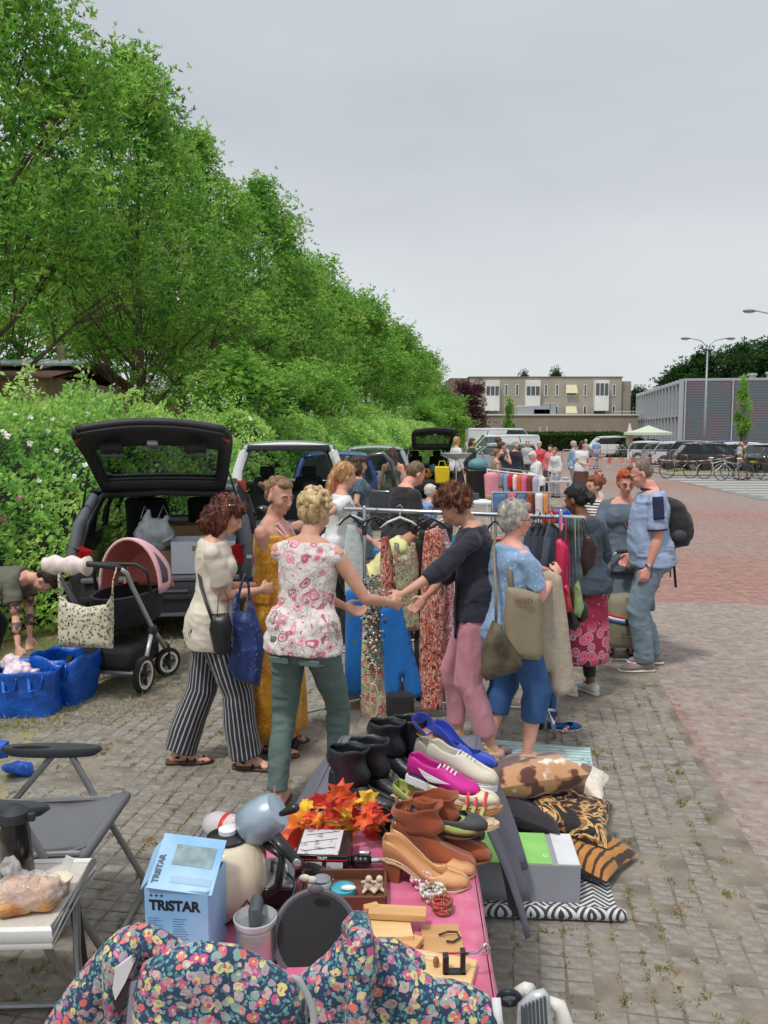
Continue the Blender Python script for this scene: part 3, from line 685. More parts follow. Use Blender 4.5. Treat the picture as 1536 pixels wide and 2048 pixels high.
# beige building
m_beige=mat('beige_brick',srgb(162,154,140),.9,scale=.6,bump=.1,bs=8);m_beige2=mat('beige_brick_darker',srgb(152,143,127),.9,scale=.6)  # second brick slightly darker, for the side block and annex
m_white=mat('white_panel',srgb(214,214,208),.7,scale=.6);m_winf=mat('window_frame_pale',srgb(205,204,198),.6);m_pane=mat('window_pane_dark',srgb(64,74,78),.12,var=.4,scale=.35,spec=.8)
m_blind=mat('cream_blind',srgb(216,206,168),.8);m_coping=mat('dark_coping',srgb(120,112,102),.8);m_steel=mat('galvanised',srgb(168,174,178),.4,metal=.6,var=.08)
def building_beige():
 Y=112.0;sx=Y/F;X=lambda px:(px-CX)*sx
 def Z(py):return W(1080,py,Y).z
 t=thing('beige_building','three storey beige brick building with narrow windows and white bays','building',(X(1080),Y,0));ox=X(1080)
 def bx(m,x0,x1,y0,y1,z0,z1):return m.box(((x0+x1)/2-ox,(y0+y1)/2,(z0+z1)/2),(x1-x0,y1-y0,z1-z0))
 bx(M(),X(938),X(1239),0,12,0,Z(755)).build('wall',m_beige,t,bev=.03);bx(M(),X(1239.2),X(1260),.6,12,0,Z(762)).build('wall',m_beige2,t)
 bx(M(),X(900),X(937.8),1.2,12,0,Z(755)).build('wall',mat('brown_cladding',srgb(128,104,96),.8),t)
 bx(M(),X(936),X(1241),-.12,12.1,Z(755)+.003,Z(753)).build('roof_coping',m_coping,t)
 annex=thing('single_storey_annex','long low beige annex in front of the three storey building','building',(X(1080),Y-9,0));k=(Y-9)/Y
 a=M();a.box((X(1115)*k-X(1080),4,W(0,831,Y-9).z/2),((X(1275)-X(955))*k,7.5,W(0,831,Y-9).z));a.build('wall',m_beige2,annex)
 a=M();a.box((X(1115)*k-X(1080),4,W(0,831,Y-9).z+.1),((X(1276)-X(954))*k,7.8,.19));a.build('roof_coping',m_white,annex)
 for px in (1079,1093):M().box(((px-CX)*sx*k-X(1080),.2,1.4),(.12,.1,2.8)).build('drainpipe',m_white,annex)
 for i,(px,w_,h_)in enumerate([(1070,3.6,1.1),(1103,.7,1.5),(1115,.7,1.5),(1092,2.2,.7)]):
  M().box(((px-CX)*sx*k-X(1080),4,W(0,831,Y-9).z+.2+h_/2),(w_,1.5,h_)).build('roof_unit',m_steel,annex,bev=.05)
 def win(c0,c1,r0,r1,blind=0):
  x0,x1=X(880+c0/2.341),X(880+c1/2.341);z1,z0=Z(600+r0/2.341),Z(600+r1/2.341)
  m=M();f=.1
  for a0,a1,b0,b1 in ((x0,x1,z0,z0+f),(x0,x1,z1-f,z1),(x0,x0+f,z0+f,z1-f),(x1-f,x1,z0+f,z1-f)):bx(m,a0,a1,-.09,.04,b0,b1)
  w=m.build('window',m_winf,t,smooth=0);bx(M(),x0+f,x1-f,-.03,-.01,z0+f,z1-f).build('pane',m_pane,w,smooth=0)
  if blind:M().add([(x0-ox,-.08,z1),(x1-ox,-.08,z1),(x1-ox+.1,-.55,z0+(z1-z0)*.25),(x0-ox-.1,-.55,z0+(z1-z0)*.25)],[(0,1,2,3)]).build('sun_blind',m_blind,w,thick=.03,smooth=0)
 for r0,r1 in ((397,450),(498,543)):
  for c in (172,305,355,489,540,671,805):win(c-8,c+8,r0-3,r1)
  win(582,630,r0,r1,1)
 for c0,c1 in ((205,270),(390,457),(708,773)):
  x0,x1=X(880+c0/2.341),X(880+c1/2.341)
  b_=bx(M(),x0,x1,-1.0,0.02,Z(600+520/2.341),Z(600+378/2.341)).build('bay',m_white,t,bev=.03)
  for r0,r1 in ((392,448),):
   for q in range(3):
    a=x0+.12+(x1-x0-.12)*q/3;e_=x0+(x1-x0-.12)*(q+1)/3
    bx(M(),a,e_,-1.03,-1.005,Z(600+(r1 if q else r1)/2.341),Z(600+(r0+(14 if c0<700 else 0))/2.341)).build('pane',m_pane,b_,smooth=0)
 for c0,c1 in ((708,770),(400,440)):win(c0,c1,498,545)
 for i in range(12):M().tube([(X(1190+i*6)-ox,-8.5,3.95),(X(1190+i*6)-ox,-8.5,4.7)],.02,4).build('railing_post',m_white,t)
 M().tube([(X(1190)-ox,-8.5,4.7),(X(1262)-ox,-8.5,4.7)],.03,5).build('railing',m_white,t)
building_beige()
# grey slatted building
def building_grey():
 C=W(1367,757,80);E=V((W(1278,778,110).x,110,0));Ht=C.z;C=V((C.x,C.y,0));d1=(E-C);d1.normalize();d2=V((d1.y,-d1.x,0))
 t=thing('slatted_building','two storey grey building with louvred end wall and tall window fronts','building',C)
 R=Matrix((d2,d1,V((0,0,1)))).transposed()
 T=lambda x,y,z:R@V((x,y,z));L1=(E-C).length
 def bx(x0,x1,y0,y1,z0,z1,m=None):
  return (m or M()).box(T((x0+x1)/2,(y0+y1)/2,(z0+z1)/2),(x1-x0,y1-y0,z1-z0),R)
 m_gl=mat('glazed_front_blue_grey',srgb(116,126,136),.25,var=.35,scale=.4)
 m_frame=mat('pale_grey_steel',srgb(176,182,186),.5,metal=.2)
 m,n,b=nodes('louvre_paint');N=n.nodes.new;tc=N('ShaderNodeTexCoord');mp=N('ShaderNodeMapping');mp.inputs['Rotation'].default_value=(0,.55,0);mp.inputs['Scale'].default_value=(.55,.3,.55);wv=N('ShaderNodeTexNoise');wv.inputs['Scale'].default_value=.9;wv.inputs['Detail'].default_value=1
 rp=N('ShaderNodeValToRGB');rp.color_ramp.elements[0].position=.42;rp.color_ramp.elements[0].color=c3(srgb(138,158,166));rp.color_ramp.elements[1].position=.56;rp.color_ramp.elements[1].color=c3(srgb(158,148,160))
 n.links.new(tc.outputs['Object'],mp.inputs[0]);n.links.new(mp.outputs[0],wv.inputs[0]);n.links.new(wv.outputs[0],rp.inputs[0]);n.links.new(rp.outputs[0],b.inputs[0]);b.inputs['Roughness'].default_value=.5;m_lv=m
 bx(.15,20,.1,L1,0,Ht-.3).build('wall',mat('dark_wall_behind_louvres',srgb(96,104,112)),t,smooth=0)
 bx(.05,20,0,L1,Ht-.3+.003,Ht).build('roof_edge',m_frame,t,smooth=0)
 for y0 in (0,):
  for q in range(3):
   x0=.15+q*4.3;fr=bx(x0,x0+.12,-.22,.05,0,Ht).build('louvre_field',m_frame,t,smooth=0)
   sl=M();nsl=46
   for i in range(nsl):z=.1+(Ht-.2)*i/nsl;sl.box(T(x0+.15+2.05,-.1,z),(4.05,.03,.10),R@Rx(.5))
   sl.build('slat',m_lv,fr,smooth=0,kind='stuff')
 nb=15
 for i in range(nb+1):y=.1+(L1-.3)*i/nb;bx(-.35,.1,y,y+.14,0,Ht-.05).build('mullion',m_frame,t,smooth=0)
 for z in (.25,Ht*.5,Ht-.45):bx(-.28,.1,.25,L1-.1,z,z+.18).build('transom',m_frame,t,smooth=0)
 for i in range(nb):
  for z0,z1 in ((.44,Ht*.5-.01),(Ht*.5+.2,Ht-.46)):
   y0=.26+(L1-.3)*i/nb;bx(-.1,.06,y0,y0+(L1-.3)/nb-.14,z0,z1).build('pane',m_gl,t,smooth=0)
 bx(13.2,20,-.4,10,0,Ht+1.8).build('stair_tower',mat('white_render',srgb(206,206,212)),t,smooth=0)
 for x,y in ((9.5,6),(8.3,8)):M().lathe([(.35,0),(.35,.7),(.5,.75),(.45,.95)],12,T(x,y,Ht)).build('roof_vent',m_steel,t)
 for i in range(6):M().tube([T(10+i*.4,3,Ht),T(10+i*.4,3,Ht+.9)],.03,4).build('roof_rail',m_white,t)
building_grey()
w=M();w.box((W(1450,880,70).x,70,.5),(14,.3,1.0));tag(w.build('low_wall',mat('dark_low_wall',srgb(92,88,84)),smooth=0),'low dark wall behind the parked cars below the louvres','wall')
# houses on the left behind the trees
def house(px0,px1,pe,pr,Y,lb,tilecol,panels=0):
 x0,x1=W(px0,800,Y).x,W(px1,800,Y).x;ze,zr=W(0,pe,Y).z,W(0,pr,Y).z;w=x1-x0;D_=8
 t=thing('house',lb,'house',((x0+x1)/2,Y,0))
 M().box((0,D_/2,ze/2),(w,D_,ze)).build('wall',mat('house_buff_brick',srgb(176,156,132),.9,scale=2),t,smooth=0)
 r=M();o=.4;sl=V((0,D_/2+o,zr-ze));
 r.add([(-w/2-o,-o,ze-.1),(w/2+o,-o,ze-.1),(w/2+o,D_/2,zr),(-w/2-o,D_/2,zr),(w/2+o,D_+o,ze-.1),(-w/2-o,D_+o,ze-.1)],[(0,1,2,3),(3,2,4,5)])
 rf=r.build('roof',tilecol,t,thick=.12,smooth=0)
 g=M()
 nr=16
 for i in range(nr):
  p=V((0,-o,ze-.1))+sl*(i/nr);g.box(p+V((0,.1,.05)),(w+2*o,.34,.05),Rx(atan2(sl.z,sl.y)-.12))
 g.build('tile_course',tilecol,rf,smooth=0,kind='stuff')
 for i in range(panels):
  p=V((-w/2+w*.42+i*1.75,-o,ze-.1))+sl*.62;pn=M().box(p+V((0,-.02,.28)),(1.6,2.2,.06),Rx(atan2(sl.z,sl.y))).build('solar_panel',mat('panel_glass',srgb(200,212,222),.15),t,smooth=0)
 M().box((w*.28,D_/2-.8,zr+.1),(.25,.25,.9)).build('chimney',m_coping,t)
 for i in range(3):
  x=-w/2+w*(.2+.3*i);f=M().box((x,-.03,ze*.62),(1.3,.08,1.2)).build('window',m_winf,t,smooth=0);M().box((x,-.085,ze*.62),(1.1,.03,1.0)).build('pane',m_pane,f,smooth=0)
m_tile=mat('brown_roof_tile',srgb(112,84,74),.85,scale=2)
house(-120,92,752,706,25,'brown roofed house with solar panels glimpsed at the left under the ash trees',m_tile,2)
house(235,330,790,752,46,'pale gabled house glimpsed between the tree trunks',mat('grey_roof_tile',srgb(150,148,146),.8))
# lamp posts
def lamp(p,h,lb,span=1.6):
 t=thing('street_lamp',lb,'street lamp',p,0,'double armed street lamps')
 m=mat('lamp_grey',srgb(150,160,162),.5,metal=.3)
 M().tube([(0,0,0),(0,0,h*.35),(0,0,h-.9)],[.11,.09,.055],10).build('post',m,t,smooth=180)
 for s in (-1,1):
  M().tube([(0,0,h-.95),(s*.12,0,h-.5),(s*.5,0,h-.15),(s*span*.8,0,h+.02)],.035,8).build('arm',m,t,smooth=180)
  M().ell((s*(span+.02),0,h),(.36,.15,.09),12,6).build('lamp_head',mat('lamp_shell',srgb(120,126,126),.5),t,smooth=180)
  M().ell((s*(span+.04),0,h-.06),(.26,.11,.06),12,6).build('diffuser',mat('lamp_lens',srgb(205,205,200),.2),t,smooth=180)
Yl=60;p=W(1416,677,Yl);lamp((p.x,Yl,0),p.z,'double armed street lamp in front of the grey slatted building')
Yl=43;p=W(1562,622,Yl);lamp((p.x,Yl,0),p.z,'nearer street lamp, only one arm reaching in at the right edge')
# parasols
def parasols():
 p=G(1297,893);Y=68;x=W(1297,860,Y).x;t=thing('open_parasol','large pale green open parasol beside the grey building','parasol',(x,Y,0));m=mat('parasol_green',srgb(190,202,182),.8)
 zt,zr=W(0,851,Y).z,W(0,868,Y).z;M().tube([(0,0,0),(0,0,zt-.1)],.04,6).build('pole',m_steel,t)
 M().lathe([(.02,zt),(1.0,zt-.35),(2.0,zr+.12),(2.02,zr-.08)],8,cap=False).build('canopy',m,t,smooth=0,thick=.02)
 t=thing('closed_parasol','folded cream parasol left of the open one','parasol',(W(1259,870,69).x,69,0))
 M().lathe([(.14,.7),(.3,1.2),(.24,2.0),(.06,W(0,847,69).z)],10).build('canopy',mat('cream_canvas',srgb(206,198,180),.9),t);M().tube([(0,0,0),(0,0,.75)],.04,6).build('pole',m_steel,t)
parasols()
SKIN={k:mat('skin_'+k,c,.62,var=.16,scale=14,bump=.15,bs=60,bdist=.002,sss=.08)for k,c in{'fair':srgb(216,164,142),'pink':srgb(220,158,140),'tan':srgb(204,154,130),'olive':srgb(178,128,96),'brown':srgb(120,78,56)}.items()}
m_lip=mat('lips',srgb(178,92,88),.5);m_eyew=mat('eye_white',srgb(186,170,162),.35);m_iris=mat('iris_dark',srgb(48,36,30),.2);m_brow=mat('eyebrow_brown',srgb(84,58,44),.9)
def hairmat(name,a,b_):
 return mat(name,a,.55,col2=b_,cut=(.35,.65),scale=28,bump=.9,bs=70,bdist=.012,stretch=(1,1,.3),detail=5)
def ik(a,c,l1,l2,hint):
 d=c-a;L=max(.02,min(d.length,(l1+l2)*.995));c=a+d.normalized()*L;d=d.normalized()
 x=(l1*l1-l2*l2+L*L)/(2*L);h=sqrt(max(0,l1*l1-x*x));p=V(hint)-d*V(hint).dot(d)
 p=p.normalized()if p.length>1e-5 else V((0,0,-1));return a+d*x+p*h,c
TZ=[-.16,-.10,-.03,.04,.11,.18,.25,.32,.38,.44,.49,.52]
TF=[(.16,.10,0),(.172,.118,-.008),(.172,.120,-.012),(.160,.108,-.006),(.142,.098,0),(.132,.092,.003),(.136,.098,.006),(.146,.112,.012),(.150,.110,.008),(.158,.086,-.005),(.115,.066,-.01),(.06,.055,-.008)]
TM=[(.15,.10,0),(.160,.112,-.006),(.158,.112,-.006),(.152,.106,0),(.150,.102,.002),(.152,.104,.004),(.160,.110,.006),(.168,.116,.006),(.172,.114,.002),(.172,.092,-.006),(.125,.07,-.01),(.065,.058,-.008)]
def tprof(z,sex,g,belly):
 T=TM if sex=='m' else TF;z=max(TZ[0],min(TZ[-1],z))
 for i in range(len(TZ)-1):
  if z<=TZ[i+1]:
   t=(z-TZ[i])/(TZ[i+1]-TZ[i]);t=max(0,t);a=[T[i][k]*(1-t)+T[i+1][k]*t for k in range(3)];break
 gg=g if z<.40 else 1+(g-1)*.45
 b_=belly*math.exp(-((z-.12)/.13)**2)
 return a[0]*gg+b_*.35,a[1]*gg+b_*.5,a[2]+b_*.5
class Person:
 """skeleton in local metres (facing +Y, own right hand at +X) posed by IK"""
 def __init__(s,label,xy,face,h=1.68,g=1.0,sex='f',lean=0,twist=0,side=0,belly=0,hp=0,hy=0,hr=0,RH=None,LH=None,Re=(.3,-.5,-1),Le=(-.3,-.5,-1),feet=None,skin='fair',vox=.009,drop=0,px=0,py=0,neckf=0,bust=0,cat='person',handdir=None,group=None,sit=None,z0=0,lod=0):
  s.k=h/1.70;k=s.k;s.sex,s.g,s.belly,s.vox,s.lod=sex,g,belly,vox,lod
  s.rz=-radians(face);s.org=V((xy[0],xy[1],z0));s.t=thing('person',label,cat,s.org,s.rz,group);s.skin=SKIN[skin]
  s.P=V((px,py,(.955-drop)*k));s.T=Rz(radians(-twist))@Ry(radians(side))@Rx(radians(-lean));s.Tl=s.T
  s.bust=bust
  s.neck=s.tp(0,-.012,.505);s.Hh=Rz(radians(-twist*.6-hy))@Rx(radians(-(lean*.75+hp)))@Ry(radians(hr))
  s.head=s.neck+s.Hh@V((0,.018+neckf,.155*k))
  s.sh={1:s.tp(.163 if sex=='f' else.185,-.01,.432),-1:s.tp(-.163 if sex=='f' else -.185,-.01,.432)}
  s.wr,s.el={},{}
  for q,tgt,e in ((1,RH,Re),(-1,LH,Le)):
   if tgt is None:tgt=s.sh[q]+V((q*.07,.06,-.52))*k;e_=V((q*.2,-.6,-.1))
   else:
    tgt=s.loc(tgt)if isinstance(tgt,V)else V(tgt)*k;e_=V(e)
   s.el[q],s.wr[q]=ik(s.sh[q],tgt,.285*k,.255*k,e_)
  s.hip={q:s.tp(.088*(1+(g-1)*.5)*q,0,-.045)for q in (1,-1)}
  s.an,s.kn,s.fd={},{},{}
  feet=feet or {}
  for q in (1,-1):
   f=feet.get(q,(.10*q,.02*q,8*q));a=V((f[0]*k,f[1]*k,(.085+(f[3]if len(f)>3 else 0))*k));s.fd[q]=V((sin(radians(f[2])),cos(radians(f[2])),0))
   s.kn[q],s.an[q]=ik(s.hip[q],a,.435*k,.42*k,s.fd[q]+V((q*.12,0,0))if not sit else V(sit))
  s.handdir=handdir or {}
  s.body()
 def loc(s,p):return Rz(-s.rz)@(p-s.org)
 def wld(s,p):return s.org+Rz(s.rz)@V(p)
 def tp(s,x,y,z):return s.P+s.T@(V((x,y,z))*s.k)
 def tring(s,z,e=0,n=20,wav=0,wn=9,ph=0,sx=1,sy=1):
  a,b_,y=tprof(z,s.sex,s.g,s.belly);out=[]
  for j in range(n):
   t=2*pi*j/n;w=1+wav*sin(wn*t+ph)
   out.append(s.P+s.T@(V((cos(t)*(a+e)*w*sx,y+sin(t)*(b_+e)*w*sy,z))*s.k))
  return out
 def body(s):
  k=s.k;m=M();g=s.g;fz=1+(g-1)*.7
  m.rings([s.tring(z)for z in TZ])
  if s.sex=='f' and not s.lod:
   for q in (1,-1):m.ell(s.tp(q*.065*g,.085*g+s.bust,.335),(.058*g*k,.05*k*g,.058*k*g))
  for q in (1,-1):
   H_,K,A=s.hip[q],s.kn[q],s.an[q]
   m.chain([H_,H_.lerp(K,.5),K],[.088*k*fz,.074*k*fz,.054*k*fz]);m.ell(H_-s.T@V((0,.05*k,.01*k)),.092*k*fz)
   c=K.lerp(A,.32)-s.fd[q]*.012*k;m.chain([K,c,A],[.052*k*fz,.056*k*fz,.035*k]);fw=s.fd[q]
   sd=V((fw.y,-fw.x,0))
   heel=A-fw*.035*k;heel.z=A.z-.05*k;ball=A+fw*.12*k;ball.z=A.z-.058*k;toe=ball+fw*.055*k;toe.z=A.z-.065*k
   m.cap(A,heel,.034*k,.032*k);m.cap(A,ball,.036*k,.024*k);m.cap(heel,ball,.03*k,.026*k)
   for i in range(5):
    o=sd*((i-2)*.0145*k*q*-1);m.cap(ball+o,toe+o+fw*((.012 if i>2 else.0)-abs(i-3)*.004)*k,.017*k,.0115*k,6)
   S_,E,W_=s.sh[q],s.el[q],s.wr[q];ag=1+(g-1)*.8+(.12 if s.sex=='m' else 0)
   m.chain([S_,S_.lerp(E,.45),E],[.048*k*ag,.042*k*ag,.032*k*ag]);m.chain([E,E.lerp(W_,.3),W_],[.033*k*ag,.035*k*ag,.022*k])
   s.hand(m,q)
  nr=(.058 if s.sex=='m' else.05)*k
  m.cap(s.tp(0,-.012,.47),s.neck+s.Hh@V((0,.008,.07*k)),nr*1.15,nr)
  m.cap(s.tp(.10,-.012,.475),s.tp(0,-.015,.50),.034*k,.045*k);m.cap(s.tp(-.10,-.012,.475),s.tp(0,-.015,.50),.034*k,.045*k)
  h=lambda x,y,z:s.head+s.Hh@(V((x,y,z))*hk);hk=.98*(.5+.5*k);s.hk=hk;s.h=h;E=lambda x,y,z,r,**a:m.ell(h(x,y,z),tuple(v*hk for v in r),14,10,s.Hh)
  E(0,-.012,.035,(.073,.092,.082));E(0,.028,-.005,(.062,.062,.085));E(0,.038,-.055,(.045,.045,.05));E(0,.062,-.088,(.021,.02,.019))
  for q in (1,-1):E(q*.034,.052,-.022,(.026,.03,.03));E(q*.074,-.008,-.012,(.009,.019,.031));E(q*.026,.077,.022,(.026,.012,.009))
  m.cap(h(0,.088,.012),h(0,.103,-.028),.0085*hk,.013*hk,8);m.cap(h(-.012,.093,-.032),h(.012,.093,-.032),.009*hk,.009*hk,8)
  E(0,.083,-.055,(.024,.012,.013))
  s.bm=rem(m,'body',s.vox,s.skin,it=2,adapt=0,parent=s.t,fac=.42)
  if s.lod<2:
   lp=M();lp.cap(h(-.017,.092,-.055),h(0,.0965,-.054),.0042*hk,.006*hk,6);lp.cap(h(0,.0965,-.054),h(.017,.092,-.055),.006*hk,.0042*hk,6);lp.build('lips',m_lip,s.t,smooth=180)
   for q in (1,-1):
    e=M().ell(h(q*.031,.081,.004),(.0118*hk,.0078*hk,.0050*hk),8,6,s.Hh).build('eye',m_eyew,s.t,smooth=180)
    M().ell(h(q*.031,.0855,.0035),(.0070*hk,.004*hk,.0054*hk),8,6,s.Hh).build('iris',m_iris,e,smooth=180)
    b_=M();b_.tube([h(q*.014,.09,.024),h(q*.032,.088,.030),h(q*.05,.074,.024)],[.0032*hk,.0036*hk,.002*hk],5);b_.build('eyebrow',m_brow,s.t,smooth=180)
 def hand(s,m,q):
  k=s.k;W_=s.wr[q];d=(W_-s.el[q]).normalized();hd=s.handdir.get(q)
  if hd:d=(d+V(hd)*1.2).normalized()
  inn=V((-q,.25,0));n=(inn-d*inn.dot(d)).normalized()
  w=d.cross(n).normalized()*q
  if w.y<0 and abs(d.z)>.6:w=-w
  c=W_+d*.045*k
  m.rings([[W_+d*t*k+w*cos(2*pi*j/8)*a*k+n*sin(2*pi*j/8)*b_*k for j in range(8)]for t,a,b_ in ((0,.022,.017),(.03,.035,.017),(.07,.04,.0145),(.09,.036,.012))])
  for i in range(4):
   o=w*(.030-i*.0195)*k;L=(.062,.072,.067,.052)[i]*k;b0=W_+d*.082*k+o;b1=b0+(d*.82+n*.5).normalized()*L*.5;b2=b1+(d*.35+n*.9).normalized()*L*.5
   m.chain([b0,b1,b2],[.0098*k,.0092*k,.008*k],6)
  t0=W_+d*.022*k+w*.022*k;t1=t0+(d*.55+w*.7+n*.45).normalized()*.035*k;t2=t1+(d*.85+w*.1+n*.4).normalized()*.032*k
  m.chain([t0,t1,t2],[.014*k,.0105*k,.009*k],6)
 def fold(s,amp,sc_=(9,9,9),seed=1):
  def f(co,no):
   w=co+np.stack([vnoise(co,5,seed+7)]*3,1)*.12
   a=np.abs(vnoise(w,sc_,seed));b_=np.abs(vnoise(w,tuple(1.9*c for c in sc_),seed+3))
   return ((.22-a)*1.5+(.2-b_)*.8+vnoise(co,4,seed+9)*.5)*amp
  return f
 def top(s,mt,lo=-.12,hi=.475,sleeve=.6,e=.012,flare=.0,se=.014,name='top',fold=.012,straps=0,cuff=0,sc_=(7,7,13),vox=None,neck=None,wav=0,sub=None):
  k=s.k;m=M();zs=[lo+(hi-lo)*i/9 for i in range(10)]
  m.rings([s.tring(z,e+(.014 if z<.06 else 0)+flare*max(0,(.2-z)/.32),n=28,wav=wav*max(0,(.2-z)/.3))for z in zs])
  if lo<-.06:
   for q in (1,-1):m.ell(s.hip[q]-s.T@V((0,.030*k,0))+s.T@V((0,0,.055+max(0,lo+.13)))*k,.104*k*(1+(s.g-1)*.7)+.017*k)
  if s.sex=='f' and not s.lod:
   for q in (1,-1):m.ell(s.tp(q*.062*s.g,.085*s.g+s.bust,.335),((.062*s.g+e)*k,(.052*s.g+e*.6)*k,(.06*s.g+e)*k))
  if sleeve is not None:
   ag=1+(s.g-1)*.8+(.12 if s.sex=='m' else 0)
   for q in (1,-1):
    S_,E,W_=s.sh[q],s.el[q],s.wr[q];r0=.047*ag*k+se*k*.42;m.ell(S_-V((0,0,.008*k)),r0)
    m.cap(s.tp(q*.05,-.016,.478),S_-V((0,0,.004*k)),.036*k,r0*.9)
    m.rings(s.tb([S_,S_.lerp(E,min(1,sleeve)*.5),S_.lerp(E,min(1,sleeve))],[r0*.96,(.047*ag+se*.7)*k,(.041*ag+se*1.3)*k]))
    if sleeve>1:m.ell(E,(.037*ag+se)*k);m.rings(s.tb([E,E.lerp(W_,(sleeve-1)*.5),E.lerp(W_,sleeve-1)],[(.037*ag+se)*k,(.036*ag+se)*k,(.028*ag+se)*k]))
  o=rem(m,name,vox or s.vox*1.1,mt,it=2,disp=s.fold(fold,sc_),parent=s.t,fac=.4)
  if straps:
   sm=M()
   for q in (1,-1):
    for (x,z,y)in ((.075,hi,1),):
     a,b_,yy=tprof(hi,s.sex,s.g,s.belly);sm.tube([s.tp(q*x,yy+b_+e+.01,hi-.03),s.tp(q*x*1.1,.075,.44),s.tp(q*x*1.2,-.02,.505),s.tp(q*x,-.075,.45),s.tp(q*x*.9,yy-b_-e,hi-.02)],.011*k,6,flat=.5)
   sm.build('strap',sub or mt,s.t,smooth=180)
  return o
 def tb(s,pts,rs,n=14):
  m=M();m.tube(pts,rs,n);m_=[m.v[i*n:(i+1)*n]for i in range(len(pts))];return [[V(p)for p in r]for r in m_]
 def trousers(s,mt,ln=1.0,r=(.1,.07,.06),e=.012,name='trousers',fold=.010,z1=.09,stripes=False,sc_=(8,8,5)):
  """ln: 0 hip .. .5 knee .. 1 ankle; r: radii at thigh, knee, hem"""
  k=s.k;m=M();fz=1+(s.g-1)*.7;m.rings([s.tring(z,e+.006,n=28)for z in (-.15,-.08,-.03,.02,.06,z1)])
  for q in (1,-1):
   H_,K,A=s.hip[q],s.kn[q],s.an[q];A=A-V((0,0,.01));m.ell(H_-s.T@V((0,.048*k,.01*k)),.104*k*fz);m.ell(H_,.10*k*fz)
   if ln<=.5:end=H_.lerp(K,ln*2);m.rings(s.tb([H_,H_.lerp(end,.5),end],[r[0]*k*fz,(r[0]+r[2])/2*k*fz,r[2]*k*fz]))
   else:
    t=(ln-.5)*2;end=K.lerp(A,t);c=K.lerp(A,t*.45)-s.fd[q]*.012;m.rings(s.tb([H_,H_.lerp(K,.5),K,c,end],[r[0]*k*fz,(r[0]+r[1])/2*k*fz,r[1]*k*fz,(r[1]+r[2])/2*k*fz,r[2]*k]))
  def post(me):
   nv=len(me.vertices);co=np.empty(nv*3,'f');me.vertices.foreach_get('co',co);co=co.reshape(-1,3);best=np.full(nv,1e9);u=np.zeros(nv)
   for q in (1,-1):
    for a,b_ in ((s.hip[q]+V((0,0,.2)),s.kn[q]),(s.kn[q],s.an[q])):
     a_,ab=np.array(a),np.array(b_-a);t=np.clip(((co-a_)@ab)/(ab@ab),0,1);d=co-a_-t[:,None]*ab;dd=np.linalg.norm(d,axis=1);ang=np.arctan2(d[:,0]*q,d[:,1]);up=dd<best;best[up]=dd[up];u[up]=ang[up]
   at=me.attributes.new('leg_angle','FLOAT_VECTOR','POINT');at.data.foreach_set('vector',np.stack([u,u*0,u*0],1).astype('f').ravel())
  return rem(m,name,s.vox*1.1,mt,it=3,disp=s.fold(fold,sc_),parent=s.t,post=post if stripes else None,fac=.45)
 def skirt(s,mt,z0,zh,r0=None,r1=.26,folds=9,amp=.05,name='skirt',sy=.85,bodice=None,cx=0,cy=0,mid=None):
  """z0 (torso z) down to world height zh, flaring to r1; bodice: torso z up to which it also covers the chest"""
  k=s.k;m=M();n=48;rs=[]
  if bodice:
   for i in range(8):z=bodice+(z0-bodice)*i/8;rs.append(s.tring(z,.012,n=n))
  base=s.tring(z0,.014,n=n);c0=sum(base,V())/n;c1=V((cx,cy,zh))
  for i in range(13):
   t=i/12;c=c0.lerp(c1,t);ring=[]
   for j in range(n):
    a=2*pi*j/n;o=base[j]-c0;ex=1-(1-t)**1.7 if mid is None else t**mid
    tgt=V((cos(a)*r1,sin(a)*r1*sy,0))*k;f=1+amp*t*(sin(folds*a+2*sin(3*a))+.4*sin(folds*2.3*a+1));
    hipb=s.tring(-.08,.014,n=n)[j]-s.tp(0,0,-.08)if False else None
    p=c+(o*(1-ex)+tgt*ex)*f;ring.append(p)
   rs.append(ring)
  m.rings(rs,cap=False);return m.build(name,mt,s.t,smooth=180,thick=.004)
 def shoe(s,q,mt,sole,style='sneaker',name='shoe'):
  k=s.k;A,fw=s.an[q],s.fd[q];sd=V((fw.y,-fw.x,0));z0=A.z-.088*k;B=V((A.x,A.y,z0))
  def ring(x,w,zb,zt,n=12):return [B+fw*x*k+sd*cos(2*pi*j/n)*w*k+V((0,0,(zb+zt)/2*k+sin(2*pi*j/n)*(zt-zb)/2*k))for j in range(n)]
  so=M();so.rings([ring(x,w,0,.03 if style!='flat' else.014)for x,w in ((-.088,.02),(-.07,.04),(0,.044),(.08,.054),(.14,.055),(.19,.038),(.212,.010))]);o=so.build('sole',sole,s.t,smooth=60)
  u=M()
  if style=='sandal':
   for x in (.05,.10,.15):u.tube([B+fw*x*k+sd*sgn*.045*k+V((0,0,.02))if abs(sgn)==1 else B+fw*x*k+V((0,0,.062-x*.15))for sgn in (-1,0,1)],.009*k,6)
   u.tube([B-fw*.0*k+sd*c*.04*k+V((0,0,.05))-fw*(1-abs(c))*.055*k for c in (-1,-.5,0,.5,1)],.008*k,6)
   return u.build(name,mt,s.t,smooth=180)
  hi={'sneaker':.098,'flat':.066,'boot':.15}[style]
  u.rings([ring(x,w,.012,t)for x,w,t in ((-.084,.018,hi*.8),(-.07,.038,hi),(-.02,.044,hi),(.03,.046,hi*.95),(.08,.052,.074),(.14,.052,.062),(.185,.036,.05),(.205,.010,.036))]);return u.build(name,mt,s.t,smooth=180)
